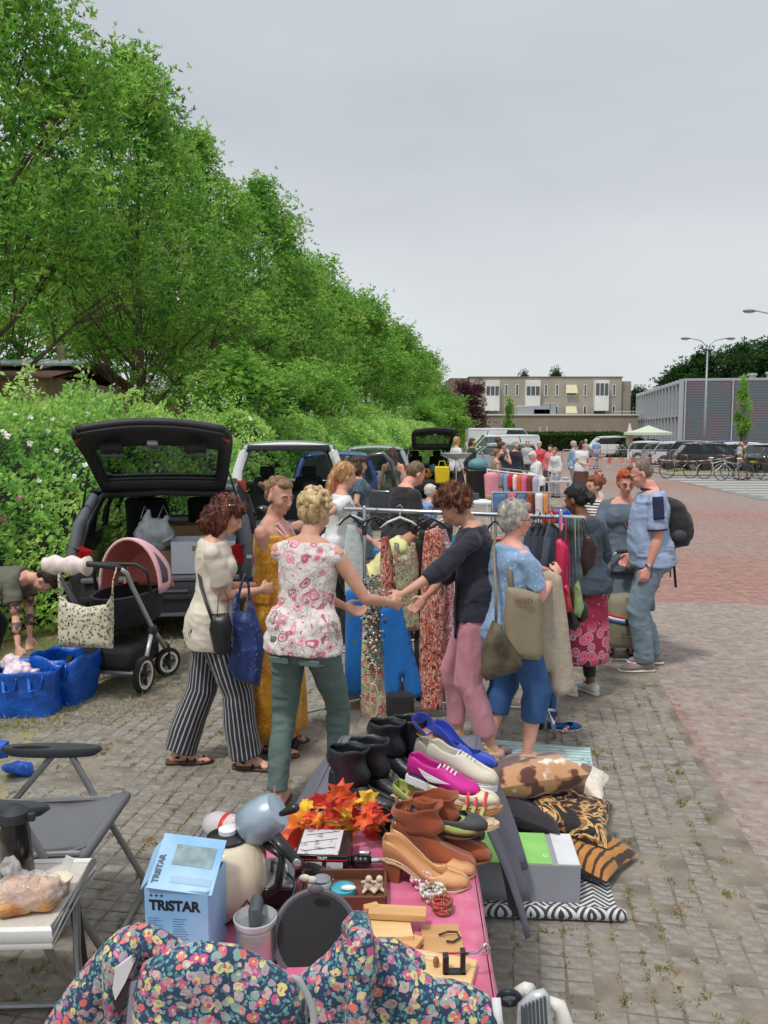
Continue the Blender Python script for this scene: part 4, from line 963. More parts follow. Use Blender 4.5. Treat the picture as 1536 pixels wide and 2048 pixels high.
 def hair(s,style,mt,seed=1,vol=1.0):
  m=M();h,hk,R=s.h,s.hk,s.Hh;rd=random.Random(seed)
  E=lambda x,y,z,a,b_,c:m.ell(h(x,y,z),(a*hk,b_*hk,c*hk),16,10,R)
  v=vol
  if style!='bald':E(0,-.030,.046,.081*v,.090*v,.084*v)
  if style in ('short','short_f'):
   E(0,-.05,.0,.078,.066,.075)
   for q in (1,-1):E(q*.062,-.028,.01,.018,.04,.05)
   E(0,.035,.092,.058,.045,.028)
  if style=='crop':
   E(0,-.045,.01,.077,.07,.072);E(0,.04,.088,.05,.034,.02)
  if style=='bob':
   E(0,-.06,-.03,.092*v,.075,.11*v);
   for q in (1,-1):E(q*.07,-.03,-.03,.03*v,.055,.10*v);E(q*.05,.05,.075,.034,.035,.038)
   E(0,-.085,-.085,.075*v,.05,.055)
  if style=='curly':
   for i in range(190):
    z=rd.uniform(-.75,1);a=rd.uniform(0,2*pi);r=sqrt(1-z*z);x,y=cos(a)*r,sin(a)*r
    if y>.35 and z<.42:continue
    if y>.05 and z<-.2:continue
    q=rd.uniform(.95,1.15)*v;m.ell(h(x*.092*q,-.02+y*.105*q,.035+z*.095*q),rd.uniform(.014,.024)*hk,6,4)
  if style=='pony':
   E(0,.03,.085,.06,.045,.03);c0=h(0,-.115,.055);pts=[c0];q=c0
   for i in range(7):q=q+R@V((0,-.012+.004*i,-.045))+V((0,0,-.008));pts.append(q)
   m.chain(pts,[.022,.03,.034,.036,.034,.028,.02,.008],8);E(0,-.05,.0,.07,.055,.06)
  if style=='long':
   E(0,-.055,-.03,.09,.07,.11)
   for q in (1,-1):E(q*.07,-.01,-.04,.026,.05,.10);E(q*.045,.05,.08,.035,.032,.03)
   E(0,-.085,-.13,.085,.042,.11)
  if style in ('bun','lowbun','topbun'):
   E(0,.03,.085,.058,.045,.03);E(0,-.05,.0,.072,.058,.062)
   p={'bun':(0,-.135,.05),'lowbun':(0,-.13,-.02),'topbun':(0,-.118,.03)}[style];E(*p,.042*v,.04*v,.042*v)
   for i in range(10):m.ell(h(p[0]+rd.gauss(0,.022),p[1]+rd.gauss(0,.018),p[2]+rd.gauss(0,.022)),.017*hk,6,4)
  amp={'curly':.008,'bob':.010}.get(style,.006)
  f=lambda co,no:vnoise(co,(55,55,22),seed)*amp*1.6+vnoise(co,(110,110,60),seed+2)*amp*.8
  o=rem(m,'hair',min(s.vox*.8,.0085),mt,it=1 if style=='curly' else 2,disp=f,parent=s.t,fac=.4)
  if s.lod<2:
   me=o.data;nv=len(me.vertices);co=np.empty(nv*3,'f');me.vertices.foreach_get('co',co);no=np.empty(nv*3,'f');me.vertices.foreach_get('normal',no);co,no=co.reshape(-1,3),no.reshape(-1,3);rg=np.random.default_rng(seed);ix=rg.integers(0,nv,6000 if s.vox<.0095 else 2200)
   Pn,Nn_=co[ix],no[ix];dn=np.array([0,-.3,-1.0])-Nn_*(Nn_@np.array([0,-.3,-1.0]))[:,None];dr=dn*(1.2 if style!='curly' else.35)+Nn_*(.42 if style=='curly' else.16)+rg.normal(0,.12 if style!='curly' else.5,Pn.shape)
   dr/=np.linalg.norm(dr,axis=1)[:,None];link('strands',leaf_mesh('strands',Pn-Nn_*.004,dr*6,{'curly':.024,'short':.024,'crop':.012,'topbun':.016,'bun':.02,'lowbun':.018}.get(style,.036),mt,rg,.07,tri=True),s.t,kind='stuff')
  return o
 def glasses(s,mt,up=0,name='glasses'):
  m=M();h=s.h;hk=s.hk
  if up:y0,z0,a=.062,.085,-.6
  else:y0,z0,a=.094,.004,0
  for q in (1,-1):
   c=lambda t:h(q*.032+cos(t)*.024,y0-abs(q*.032+cos(t)*.024)*.12,z0+sin(t)*.018)
   m.tube([c(i*pi/6)for i in range(12)],.0022*hk,5,loop=True);m.tube([h(q*.056,y0-.007,z0+.004),h(q*.081,y0-.05,z0+.004),h(q*.082,y0-.10,z0-.004+(.0 if not up else -.02))],.0022*hk,5)
  m.tube([h(-.009,y0,z0+.003),h(.009,y0,z0+.003)],.002*hk,5)
  o=m.build(name,mt,s.t,smooth=180)
  if up:
   l=M()
   for q in (1,-1):l.ell(h(q*.032,y0-.002,z0),(.024*hk,.003*hk,.018*hk),10,6,s.Hh)
   l.build('lens',mat('sunglass_lens',srgb(40,40,44),.1),o,smooth=180)
  return o
K_BLK=mat('black_cloth',srgb(38,38,42),.85,var=.25,scale=14,bump=.3,bs=120,bdist=.004,sheen=.1)
K_NAVY=mat('navy_knit',srgb(38,38,52),.9,var=.2,scale=20,bump=.4,bs=150,bdist=.003,sheen=.15)
K_BEIGE=mat('oatmeal_jersey',srgb(214,204,188),.9,var=.05,scale=10,bump=.35,bs=120,bdist=.003)
K_JEANB=mat('blue_denim',srgb(48,84,134),.85,var=.22,scale=10,bump=.4,bs=160,bdist=.003)
K_JEANG=mat('washed_grey_denim',srgb(116,134,146),.85,var=.2,scale=7,bump=.4,bs=140,bdist=.003)
K_DENJ=mat('dark_denim_jacket',srgb(58,70,84),.85,var=.22,scale=8,bump=.4,bs=130,bdist=.003)
K_SAGE=mat('sage_cotton',srgb(92,110,106),.85,var=.1,scale=7,bump=.45,bs=40,bdist=.006)
K_PINKT=mat('dusty_pink_crepe',srgb(196,132,146),.75,var=.07,scale=8,bump=.45,bs=26,bdist=.008,sheen=.2)
K_GREY=mat('slate_jersey',srgb(96,108,120),.9,var=.12,scale=12,bump=.35,bs=100,bdist=.003)
K_WHITE=mat('white_cotton',srgb(222,222,224),.85,var=.04,bump=.3,bs=90,bdist=.003)
K_GREYSH=mat('grey_suede',srgb(138,128,124),.9,var=.1);K_SOLE=mat('pale_sole',srgb(206,202,190),.8);K_SOLED=mat('dark_sole',srgb(92,66,50),.85)
K_SILV=mat('silver_metal',srgb(190,194,198),.22,metal=.9,var=.05);K_STRAP=mat('strap_leather',srgb(40,38,42),.5,var=.1)
K_TAUPE=mat('taupe_leather',srgb(124,112,92),.6,var=.1,scale=6,bump=.3,bs=60,bdist=.004)
def strap(par,pts,r,mt,name='strap',flat=.4,n=8):
 m=M();m.tube(pts,r,n,flat=flat);return m.build(name,mt,par,smooth=180)
def bezier(a,b_,c,d,n=10):
 return [a*(1-t)**3+b_*3*t*(1-t)**2+c*3*t*t*(1-t)+d*t**3 for t in [i/n for i in range(n+1)]]
def gy(py):return 0
def at(px,py):p=G(px,py);return (p.x,p.y)
A_=at(443,1532)
p1=Person('person with auburn hair in cream top and striped trousers, navy bag on her arm',A_,78,1.64,.95,hp=24,lean=3,feet={1:(.07,.15,18),-1:(-.10,-.26,6)},RH=W(520,1180,4.93),LH=W(528,1172,5.08),Re=(.3,-.5,-1),Le=(-.2,-.3,-1),skin='fair',vox=.008,px=0,py=-.04)
p1.top(K_BEIGE,lo=-.17,hi=.49,sleeve=.72,e=.014,flare=.022,se=.02,fold=.016)
m_str=pattern('pin_striped_trousers','bands',[srgb(38,42,58),srgb(176,172,170)],1.15,width=.82,wob=0,bump=.006,attr='leg_angle')
p1.trousers(m_str,.98,(.105,.10,.105),stripes=True,fold=.012)
p1.hair('bob',hairmat('auburn_hair',srgb(72,34,26),srgb(122,60,42)),4,.98);p1.glasses(K_SILV,up=1,name='sunglasses')
for q in (1,-1):p1.shoe(q,mat('navy_sandal',srgb(38,38,50),.8),K_SOLED,'sandal','sandal')
m_yel=pattern('mustard_floral','cells',[srgb(206,146,34),srgb(178,112,30),srgb(226,176,60),srgb(188,108,40)],26,wob=.03,bump=.006)
p2=Person('person with tied up blonde hair in a long mustard sundress',at(548,1492),108,1.73,1.0,hp=14,hy=22,lean=3,RH=W(628,1160,5.2),LH=W(600,1125,5.45),Re=(0,-.6,-1),Le=(0,-.6,-.8),skin='tan',vox=.009)
p2.skirt(m_yel,.16,.12,r1=.24,folds=8,amp=.07,name='dress',bodice=.37)
p2.top(m_yel,lo=.0,hi=.415,sleeve=None,e=.012,straps=1,name='bodice',fold=.01,sub=mat('pale_pink_strap',srgb(226,178,186)))
p2.hair('topbun',hairmat('dark_blonde_hair',srgb(108,82,58),srgb(160,126,92)),2,.93)
for q in (1,-1):p2.shoe(q,K_STRAP,K_SOLED,'sandal','sandal')
strap(p2.t,[p2.tp(-.13,.12,.10),p2.tp(-.05,.15,.30),p2.tp(.08,.06,.49),p2.tp(.09,-.09,.40),p2.tp(.02,-.13,.2)],.011,mat('pink_bag_strap',srgb(214,160,178)),'bag_strap')
m_blouse=pattern('rose_paisley_blouse','cells',[srgb(226,216,210),srgb(166,168,162),srgb(214,112,140),srgb(196,90,118),srgb(222,150,166),srgb(150,122,112)],15,wob=.10,bump=.012)
p3=Person('person with short blonde curls seen from behind in a pink floral blouse and sage trousers',at(612,1606),14,1.70,1.0,hp=22,hy=12,lean=4,twist=0,side=2,RH=W(783,1206,4.55),LH=W(688,1212,4.62),Re=(.55,-.1,-1),Le=(-.8,-.5,-.6),skin='tan',vox=.008,feet={1:(.14,.16,14),-1:(-.13,-.10,-8)})
p3.top(m_blouse,lo=-.10,hi=.49,sleeve=.08,e=.016,flare=.02,se=.002,fold=.014,sc_=(11,11,9))
p3.trousers(K_SAGE,.97,(.098,.068,.052),fold=.018,sc_=(7,7,14))
for q in (1,-1):
 m=M();c=p3.tp(q*.085,-.148,-.13);m.box(c,(.11,.010,.035),p3.T@Rx(.1));m.build('pocket_flap',K_SAGE,p3.t,bev=.006)
p3.hair('short',hairmat('blonde_curls',srgb(168,136,92),srgb(222,198,152)),9,1.03)
hc=M();rd=random.Random(3)
for i in range(150):
 z=rd.uniform(-.5,1);a=rd.uniform(0,2*pi);r=sqrt(1-z*z);x,y=cos(a)*r,sin(a)*r
 if y>.3 and z<.5:continue
 hc.ell(p3.h(x*.09,-.03+y*.095,.045+z*.09),rd.uniform(.012,.019),6,4)
rem(hc,'curls',.006,MATS['blonde_curls'],it=1,parent=p3.t)
for q in (1,-1):p3.shoe(q,mat('rose_suede_shoe',srgb(190,140,126),.85),K_SOLED,'flat')
p4=Person('person with curly brown hair in black cardigan and dusty pink trousers',at(952,1503),-80,1.70,1.0,hp=38,lean=5,RH=W(850,1195,5.3),LH=W(806,1188,4.80),Re=(0,-.35,-1),Le=(0,-.5,-1),skin='tan',vox=.008,feet={1:(.06,.12,0),-1:(-.10,-.10,0)})
p4.top(K_NAVY,lo=-.07,hi=.49,sleeve=1.38,e=.016,flare=.02,se=.02,fold=.018,name='cardigan')
cd=M();
cd.grid(lambda a,b_:p4.tp(-.15+.22*a,.112+.018*sin(a*12)*b_+.02*b_,.20-b_*(.34+.06*sin(a*5))),12,8);cd.build('cardigan_front',K_NAVY,p4.t,thick=.006,smooth=180)
p4.trousers(K_PINKT,.9,(.112,.082,.06),fold=.026,sc_=(9,9,4))
p4.hair('curly',hairmat('chestnut_curls',srgb(66,36,24),srgb(132,80,50)),12,1.04)
for q in (1,-1):p4.shoe(q,mat('blush_leather',srgb(206,160,150),.6),K_SOLE,'flat')
m_dot=pattern('sky_blue_speckled','dots',[srgb(132,162,196),srgb(196,212,228)],38,width=.18,bump=.008)
p5=Person('person with silver hair in light blue speckled shirt and cropped jeans',at(1014,1522),66,1.585,1.12,hp=4,lean=2,hy=4,RH=W(1108,1150,5.0),LH=W(1112,1148,5.42),Re=(.3,-.1,-1),Le=(-.3,.2,-1),skin='pink',vox=.008,feet={1:(.12,.08,20),-1:(-.10,-.10,-4)})
p5.top(m_dot,lo=-.15,hi=.49,sleeve=.78,e=.022,flare=.02,se=.02,fold=.018)
p5.trousers(K_JEANB,.72,(.112,.088,.078),fold=.012)
p5.hair('short',hairmat('silver_hair',srgb(150,146,138),srgb(208,204,196)),6,1.07);p5.glasses(K_STRAP)
p5.shoe(1,K_GREYSH,K_SOLED,'flat','slipper');p5.shoe(-1,K_GREYSH,K_SOLED,'flat','slipper')
p6=Person('person with black low bun in dark denim jacket and magenta flowered skirt',at(1164,1390),-35,1.61,1.04,hp=18,hy=-10,lean=4,skin='brown',vox=.010,RH=W(1165,1120,6.6),LH=W(1130,1110,6.5),feet={1:(.1,.0,10),-1:(-.08,.08,-6)})
p6.top(K_DENJ,lo=-.10,hi=.49,sleeve=1.8,e=.03,flare=.02,se=.026,fold=.02,name='jacket')
def skirt6():
 m,n,b=nodes('magenta_border_print');N=n.nodes.new;LK=n.links.new;tc=N('ShaderNodeTexCoord');sp=N('ShaderNodeSeparateXYZ');LK(tc.outputs['Object'],sp.inputs[0])
 base=srgb(152,30,66);v=N('ShaderNodeTexVoronoi');v.inputs['Scale'].default_value=13;LK(tc.outputs['Object'],v.inputs['Vector'])
 v2=N('ShaderNodeTexVoronoi');v2.inputs['Scale'].default_value=22;LK(tc.outputs['Object'],v2.inputs['Vector'])
 r=N('ShaderNodeValToRGB');r.color_ramp.interpolation='CONSTANT';el=r.color_ramp.elements;st=[(0,srgb(240,160,170)),(.1,srgb(198,60,84)),(.2,srgb(232,120,140)),(.32,srgb(206,70,96)),(.42,srgb(176,170,190)),(.52,base)]
 while len(el)<len(st):el.new(.5)
 for i,(p,c)in enumerate(st):el[i].position=p;el[i].color=c3(c)
 LK(v.outputs['Distance'],r.inputs[0])
 r2=N('ShaderNodeValToRGB');r2.color_ramp.interpolation='CONSTANT';r2.color_ramp.elements[0].color=c3(srgb(226,170,180));r2.color_ramp.elements[1].position=.16;r2.color_ramp.elements[1].color=c3(base);LK(v2.outputs['Distance'],r2.inputs[0])
 mr=N('ShaderNodeMapRange');mr.inputs[1].default_value=.62;mr.inputs[2].default_value=.52;LK(sp.outputs[2],mr.inputs[0])
 x=N('ShaderNodeMix');x.data_type='RGBA';LK(mr.outputs[0],x.inputs[0]);LK(r2.outputs[0],x.inputs[6]);LK(r.outputs[0],x.inputs[7]);LK(x.outputs[2],b.inputs[0]);b.inputs['Roughness'].default_value=.8;return m
p6.skirt(skirt6(),.02,.28,r1=.23,folds=6,amp=.035,sy=.8)
p6.hair('lowbun',hairmat('black_hair',srgb(14,13,16),srgb(34,32,38)),3,1.05)
p6.trousers(K_BLK,.93,(.09,.06,.052),name='leggings')
for q in (1,-1):p6.shoe(q,mat('white_sneaker_leather',srgb(206,206,204),.6),K_SOLE)
p7=Person('person with bright orange hair, round glasses and loose grey tunic',at(1240,1302),-165,1.66,1.12,hp=14,hy=-12,skin='pink',vox=.010,RH=(.27,.24,.88),LH=(-.1,.3,.95))
p7.top(K_GREY,lo=-.16,hi=.455,sleeve=.95,e=.03,flare=.06,se=.03,fold=.02,name='tunic')
p7.skirt(K_GREY,-.12,.42,r1=.30,folds=7,amp=.06,name='tunic_hem')
p7.trousers(K_JEANG,.96,(.09,.065,.055));p7.hair('short',hairmat('orange_hair',srgb(150,56,22),srgb(206,92,44)),5,1.05)
p7.glasses(K_STRAP)
for q in (1,-1):p7.shoe(q,K_STRAP,K_SOLED,'sandal','sandal')
strap(p7.t,[p7.tp(.08,-.10,.42),p7.tp(.09,0,.50),p7.tp(.04,.14,.38),p7.tp(-.09,.20,.15),p7.tp(-.19,.12,-.04)],.008,mat('brown_strap',srgb(120,84,66),.6),'bag_strap')
m_polo=mat('pale_blue_melange',srgb(152,170,200),.9,var=.1,scale=45,bump=.35,bs=100,bdist=.003);m_navyp=mat('navy_panel',srgb(34,44,72),.85)
p8=Person('person with thin grey hair in pale blue polo shirt with a black backpack',at(1298,1335),-82,1.80,1.08,'m',hp=26,lean=4,belly=.05,skin='pink',vox=.009,RH=W(1262,1108,7.25),LH=W(1296,1136,6.78),Re=(.1,-.8,-.5),Le=(-.1,-.6,-.4),feet={1:(.12,-.05,-4),-1:(-.12,.06,-10)})
p8.top(m_polo,lo=-.10,hi=.485,sleeve=.80,e=.024,flare=.02,se=.028,fold=.018,name='polo_shirt')
m=M();m.tube([p8.tp(cos(a)*.075,sin(a)*.07-.005,.505+.012*sin(a))for a in [i*pi/8 for i in range(16)]],.014,6,loop=True);m.build('collar',m_navyp,p8.t,smooth=180)
for q in (1,-1):
 S_,E=p8.sh[q],p8.el[q];c=S_.lerp(E,.78);m=M();m.rings(p8.tb([c,S_.lerp(E,.83)],[.079,.080]));m.build('sleeve_band',m_navyp,p8.t,smooth=180)
 m=M();m.grid(lambda a,b_:p8.sh[q]+(p8.el[q]-p8.sh[q])*(a*1.0-.15)*.62+p8.T@V((q*.1*cos((b_-.5)*.9),.1*sin((b_-.5)*.9),.012))+V((0,0,.0)),8,4);m.build('shoulder_panel',m_navyp,p8.t,thick=.006,smooth=180)
p8.trousers(K_JEANG,.99,(.098,.078,.072),fold=.02,sc_=(8,8,10));p8.hair('crop',hairmat('grey_brown_hair',srgb(96,80,66),srgb(142,124,106)),7,.955);p8.glasses(K_STRAP)
for q in (1,-1):p8.shoe(q,K_GREYSH,K_SOLE)
m=M();E,W_=p8.el[-1],p8.wr[-1];c=E.lerp(W_,.9);m.rings(p8.tb([c,E.lerp(W_,.96)],[.030,.030]));w_=m.build('watch',mat('watch_strap',srgb(96,50,40),.6),p8.t,smooth=180)
m=M();m.ell(c.lerp(W_,.3)+V((-.030,.0,.0)),(.008,.017,.017));m.build('dial',K_SILV,w_)
def backpack():
 T=p8.T*.88;t=thing('backpack','black backpack worn by the person in the pale blue polo shirt','backpack',p8.wld(p8.tp(0,-.075,.22)),p8.rz)
 m=M();f=lambda x,y,z:T@V((x,y,z))
 rs=[]
 for z,w,d in ((-.22,.12,.06),(-.20,.145,.10),(-.1,.155,.125),(.0,.155,.13),(.1,.15,.115),(.18,.135,.09),(.24,.10,.055),(.26,.05,.03)):
  rs.append([f(cos(a)*w*(1 if abs(cos(a))<.9 else.97),-.035-d+sin(a)*d*1.05,z)for a in [2*pi*j/24 for j in range(24)]])
 m.rings(rs);rem(m,'main_pack',.01,K_BLK,it=2,disp=lambda co,no:vnoise(co,(14,14,18),3)*.02,parent=t)
 m=M();m.ell(f(0,-.262,-.06),(.10,.035,.11),14,8,T);m.build('front_pocket',mat('black_nylon',srgb(24,24,27),.55),t,smooth=180)
 m=M();m.ell(f(-.13,-.14,-.10),(.05,.07,.06),12,8,T);m.build('side_pouch',mat('charcoal_mesh',srgb(62,64,72),.8),t,smooth=180)
 for q in (1,-1):strap(t,[f(q*.10,.02,.24),f(q*.13,.12,.27),f(q*.14,.20,.18),f(q*.15,.20,.02),f(q*.15,.06,-.14)],.024,K_BLK,'shoulder_strap',flat=.25)
 for q,L in ((1,.34),(-1,.40),(.6,.3)):strap(t,[f(q*.1,-.1,-.2),f(q*.11,-.08,-.3),f(q*.12,-.09,-.2-L)],.014 if abs(q)==1 else.005,K_BLK,'loose_strap',flat=.2)
backpack()
m_bw=pattern('breton_stripes','bands',[srgb(40,40,46),srgb(214,210,202)],11,width=.42,wob=.05,stretch=(0,0,1),bump=.004)
m_bw.node_tree.nodes['Mapping'].inputs['Rotation'].default_value=(0,pi/2,0)
m_bw.node_tree.nodes['Mapping'].inputs['Scale'].default_value=(1,1,1)
p9=Person('person with reddish brown bun in a black and white striped top',(W(1190,970,8.9).x,8.9),-115,1.53,1.1,hp=5,skin='tan',vox=.011,LH=(-.2,.3,.95))
p9.top(m_bw,lo=-.14,hi=.49,sleeve=1.5,e=.018,se=.018,fold=.012);p9.trousers(K_JEANB,.98,(.1,.07,.06));p9.hair('bun',hairmat('red_brown_hair',srgb(104,52,34),srgb(150,84,56)),8,1.1)
for q in (1,-1):p9.shoe(q,K_GREYSH,K_SOLE)
p10=Person('person with cropped brown hair in black t-shirt bending over the table',(W(800,915,8.0).x,8.0),62,1.76,1.0,'m',hp=34,lean=8,skin='pink',vox=.010,RH=W(868,1062,8.0),LH=W(845,1060,8.4),Re=(.3,-.5,-1),Le=(-.2,-.4,-1))
p10.top(K_BLK,lo=-.12,hi=.49,sleeve=.75,e=.018,se=.026,fold=.014,name='t_shirt');p10.trousers(K_BLK,.98,(.1,.075,.065));[p10.shoe(q,K_BLK,K_SOLE)for q in (1,-1)];p10.hair('crop',hairmat('cropped_brown_hair',srgb(88,66,50),srgb(132,106,82)),3,.97)
m=M();
for i in range(7):m.ell(p10.tp(.055+.012*sin(i*2.1),.135+.0,.36-i*.032),(.02+.006*(i%2),.012,.016),7,5,p10.T)
m.build('shirt_print',mat('orange_print',srgb(226,84,40)),p10.t,smooth=180)
p10.glasses(K_STRAP,up=1,name='sunglasses')
p11=Person('person with long strawberry blonde ponytail in a white t-shirt',(W(672,915,7.6).x,7.6),70,1.72,.95,hp=8,hy=0,lean=6,skin='fair',vox=.010,RH=W(600,1050,7.0),LH=(.0,.35,1.0),Re=(.5,-.5,-.3))
p11.top(K_WHITE,lo=-.12,hi=.485,sleeve=.6,e=.018,se=.02,fold=.012,name='t_shirt');p11.trousers(K_BLK,.98,(.09,.065,.06));[p11.shoe(q,K_WHITE,K_SOLE)for q in (1,-1)];p11.hair('pony',hairmat('strawberry_blonde',srgb(166,120,74),srgb(214,172,120)),5,1.08)
m_dd=pattern('teal_denim_print','dots',[srgb(62,84,96),srgb(96,122,132)],30,width=.3,bump=.006)
p12=Person('person with brown shoulder-length hair in a teal blue dress, hand on hip',(W(716,912,10.6).x,10.6),80,1.70,1.1,hp=2,skin='tan',vox=.012,RH=(.16,.06,.98),Re=(.9,-.6,-.3))
p12.top(m_dd,lo=-.14,hi=.48,sleeve=.55,e=.02,se=.02,name='bodice');p12.skirt(m_dd,-.05,.42,r1=.27,name='dress');p12.hair('long',hairmat('brown_hair',srgb(62,44,36),srgb(98,72,58)),5,1.02)
p13=Person('person with brown ponytail and bare back in olive camisole dress',(W(786,888,15.5).x,15.5),8,1.72,.95,hy=-10,skin='fair',vox=.014,lod=1)
p13.top(mat('olive_cotton',srgb(92,98,72)),lo=-.12,hi=.36,sleeve=None,e=.014,straps=1,name='camisole');p13.skirt(MATS['olive_cotton'],-.05,.35,r1=.28,name='dress');p13.hair('long',MATS['brown_hair'],5,.92)
p14=Person('person with dark hair in pale yellow t-shirt bending down behind the clothes rack',(W(765,1110,6.5).x,6.5),95,1.5,.9,'m',hp=22,lean=42,skin='olive',vox=.010,RH=W(770,1180,6.3),LH=W(800,1190,6.6),Re=(0,-.3,-1),Le=(0,-.3,-1),py=-.1)
p14.top(mat('pale_yellow_jersey',srgb(216,214,150),.85,var=.06,bump=.3,bs=90,bdist=.003),lo=-.12,hi=.485,sleeve=.8,e=.022,se=.03,fold=.016,name='t_shirt');p14.trousers(K_BLK,.95,(.1,.08,.07));p14.hair('short',MATS['black_hair'],3,1.02)
for q in (1,-1):p14.shoe(q,mat('white_slide',srgb(214,208,196),.6),K_SOLE,'sandal','sandal')
p15=Person('person with dark brown bun and tattooed arms bending over the blue bags',(W(-34,1300,6.5).x,6.5),88,1.62,1.0,drop=.10,hp=26,lean=84,skin='fair',vox=.009,RH=W(40,1325,6.15),LH=W(62,1322,6.4),Re=(.2,.2,-1),Le=(-.2,.1,-1),py=-.10,hy=6)
p15.top(mat('olive_grey_cotton',srgb(98,98,84),.85,var=.1,bump=.3,bs=80,bdist=.004),lo=-.16,hi=.485,sleeve=.62,e=.024,se=.028,fold=.018,name='t_shirt');p15.trousers(K_BLK,.98,(.1,.075,.06));p15.hair('bun',hairmat('dark_brown_hair',srgb(42,26,22),srgb(78,50,40)),6,1.02)
strap(p15.t,[p15.tp(.05,.12,.1),p15.tp(.10,.06,.42),p15.tp(.08,-.08,.44),p15.tp(-.04,-.125,.2)],.010,mat('tan_strap',srgb(178,122,84),.6),'bag_strap')
m_tat=mat('tattoo_ink',srgb(196,146,124),.6,col2=srgb(92,74,78),cut=(.46,.52),scale=26,detail=6)
for q in (1,-1):
 E,W_,S_=p15.el[q],p15.wr[q],p15.sh[q];m=M();m.rings(p15.tb([S_.lerp(E,.66),S_.lerp(E,.95)],[.047,.0385]));m.build('tattoo_upper_arm',m_tat,p15.t,smooth=180)
 m=M();m.rings(p15.tb([E.lerp(W_,.25),E.lerp(W_,.42),E.lerp(W_,.62)],[.0405,.0375,.0325]));m.build('tattoo_forearm',m_tat,p15.t,smooth=180)
# further back: simpler figures, each its own
def far(label,px,py_head,Y,face,top,legs,hair,hm,skin='fair',h=None,sex='f',g=1.0,sleeve=.6,skirt=None,lean=0,hp=5,**kw):
 P_=W(px,py_head,Y);hh=h or max(1.0,P_.z);v=.016 if Y<30 else.022
 q=Person(label,(P_.x,Y),face,hh,g,sex,lean=lean,hp=hp,skin=skin,vox=v,lod=2,**kw)
 q.top(top,lo=-.12,hi=.485,sleeve=sleeve,e=.02,se=.022,fold=.01,name='top')
 if skirt:q.skirt(legs,-.02,skirt,r1=.28,amp=.05)
 else:q.trousers(legs,.95,(.1,.075,.07))
 for w_ in (1,-1):q.shoe(w_,K_DG,K_SOLED,'flat')
 q.hair(hair,hm,3,1.05);return q
HM=MATS;K_DG=mat('charcoal_cloth',srgb(58,60,66));K_RED=mat('coral_red_cotton',srgb(214,70,84));K_PK=mat('salmon_pink',srgb(228,126,134));K_LB=mat('light_blue_shirt',srgb(140,170,206));K_DG=mat('charcoal_cloth',srgb(58,60,66));K_BR=mat('brown_skirt',srgb(92,62,56),.9,bump=.2);K_OL=mat('olive_dress',srgb(86,92,58));K_TAN=mat('tan_cloth',srgb(168,140,104));K_PUR=mat('dark_purple_vest',srgb(60,50,72));K_LG=mat('light_grey_cloth',srgb(178,178,182))
h_wh=hairmat('white_hair',srgb(196,190,178),srgb(226,222,212));h_gr=MATS['silver_hair'];h_br=MATS['brown_hair'];h_bl=MATS['black_hair']
f1=far('person in white t-shirt and long brown skirt with a black shoulder bag',1164,884,25,168,K_WHITE,K_BR,'long',MATS['dark_brown_hair'],skirt=.1,hy=-35,RH=(-.02,.25,1.05),LH=(.02,.25,1.05),g=1.05)
far('person with grey curly hair in pale blue shirt and white trousers beside the brown skirt',1147,884,27,80,K_LB,K_WHITE,'short',h_gr,sleeve=1.6)
far('person in blue shirt and grey shorts walking away beyond the barriers',1193,878,47,0,K_LB,K_LG,'crop',h_wh,sex='m')
far('person with grey hair in a checked blouse walking away beyond the barriers',1172,880,46,0,K_LG,K_DG,'short',h_gr)
far('toddler with light brown hair in white t-shirt and blue trousers on the road',1196,943,17.5,150,K_WHITE,K_JEANB,'short',MATS['dark_blonde_hair'],g=1.15)
far('person with cropped grey hair in a coral red top',1079,884,28,200,K_RED,K_DG,'crop',h_gr,g=1.15,hp=20)
far('person with black hair in a salmon pink top',1101,892,27,215,K_PK,K_DG,'crop',h_bl,sleeve=1.5)
far('person with fair hair in white cardigan and grey trousers',1113,897,26,230,K_WHITE,K_LG,'short',MATS['dark_blonde_hair'],sleeve=1.9,lean=8)
far('person with white hair in white jumper and dark trousers looking at her phone',1077,903,19.5,255,K_WHITE,K_DG,'short',h_wh,sleeve=1.8,lean=8,hp=28,RH=(-.02,.3,1.12),LH=(.02,.32,1.15),g=1.1)
far('person with brown bun in dark purple sleeveless top touching her chin',1003,886,21,85,K_PUR,K_DG,'lowbun',h_br,sleeve=.05,RH=(.03,.16,1.45),Re=(.3,.2,-1))
far('girl with brown hair in tan camisole standing before the purple top',992,901,20,75,K_TAN,K_LG,'lowbun',MATS['dark_blonde_hair'],sleeve=.05)
far('person with short grey hair in blue and dark jacket behind the market tables',1031,884,24,160,K_NAVY,K_DG,'short',h_gr,sleeve=1.8)
far('person in black top behind the purple sleeveless top',998,878,26,80,K_BLK,K_DG,'crop',h_br,sex='m')
far('person in white jacket beside the car with the raised tailgate',913,876,24,60,K_WHITE,K_DG,'short',MATS['strawberry_blonde'],sleeve=1.9)
far('person with brown hair in dark green top beside the white jacket',944,878,27,120,mat('dark_green_top',srgb(56,66,54)),K_DG,'long',h_br,sleeve=1.6)
fo=far('person in olive dress carrying a child on her arm beside the bicycles',1489,884,36,-75,K_OL,K_OL,'bun',h_br,skirt=.95,RH=(.0,.3,1.15),feet={1:(.1,.22,0),-1:(-.06,-.25,0,.05)})
far('small child in a pale purple top held by the person in the olive dress',1480,886,35.7,60,mat('lilac_top',srgb(176,172,200)),K_TAN,'short',MATS['dark_blonde_hair'],h=.95,z0=.62)
far('person in a grey coat at the far end of the market by the silver car',1055,882,31,190,K_LG,K_DG,'short',h_gr,sleeve=1.8)
P_=W(853,925,13.5)
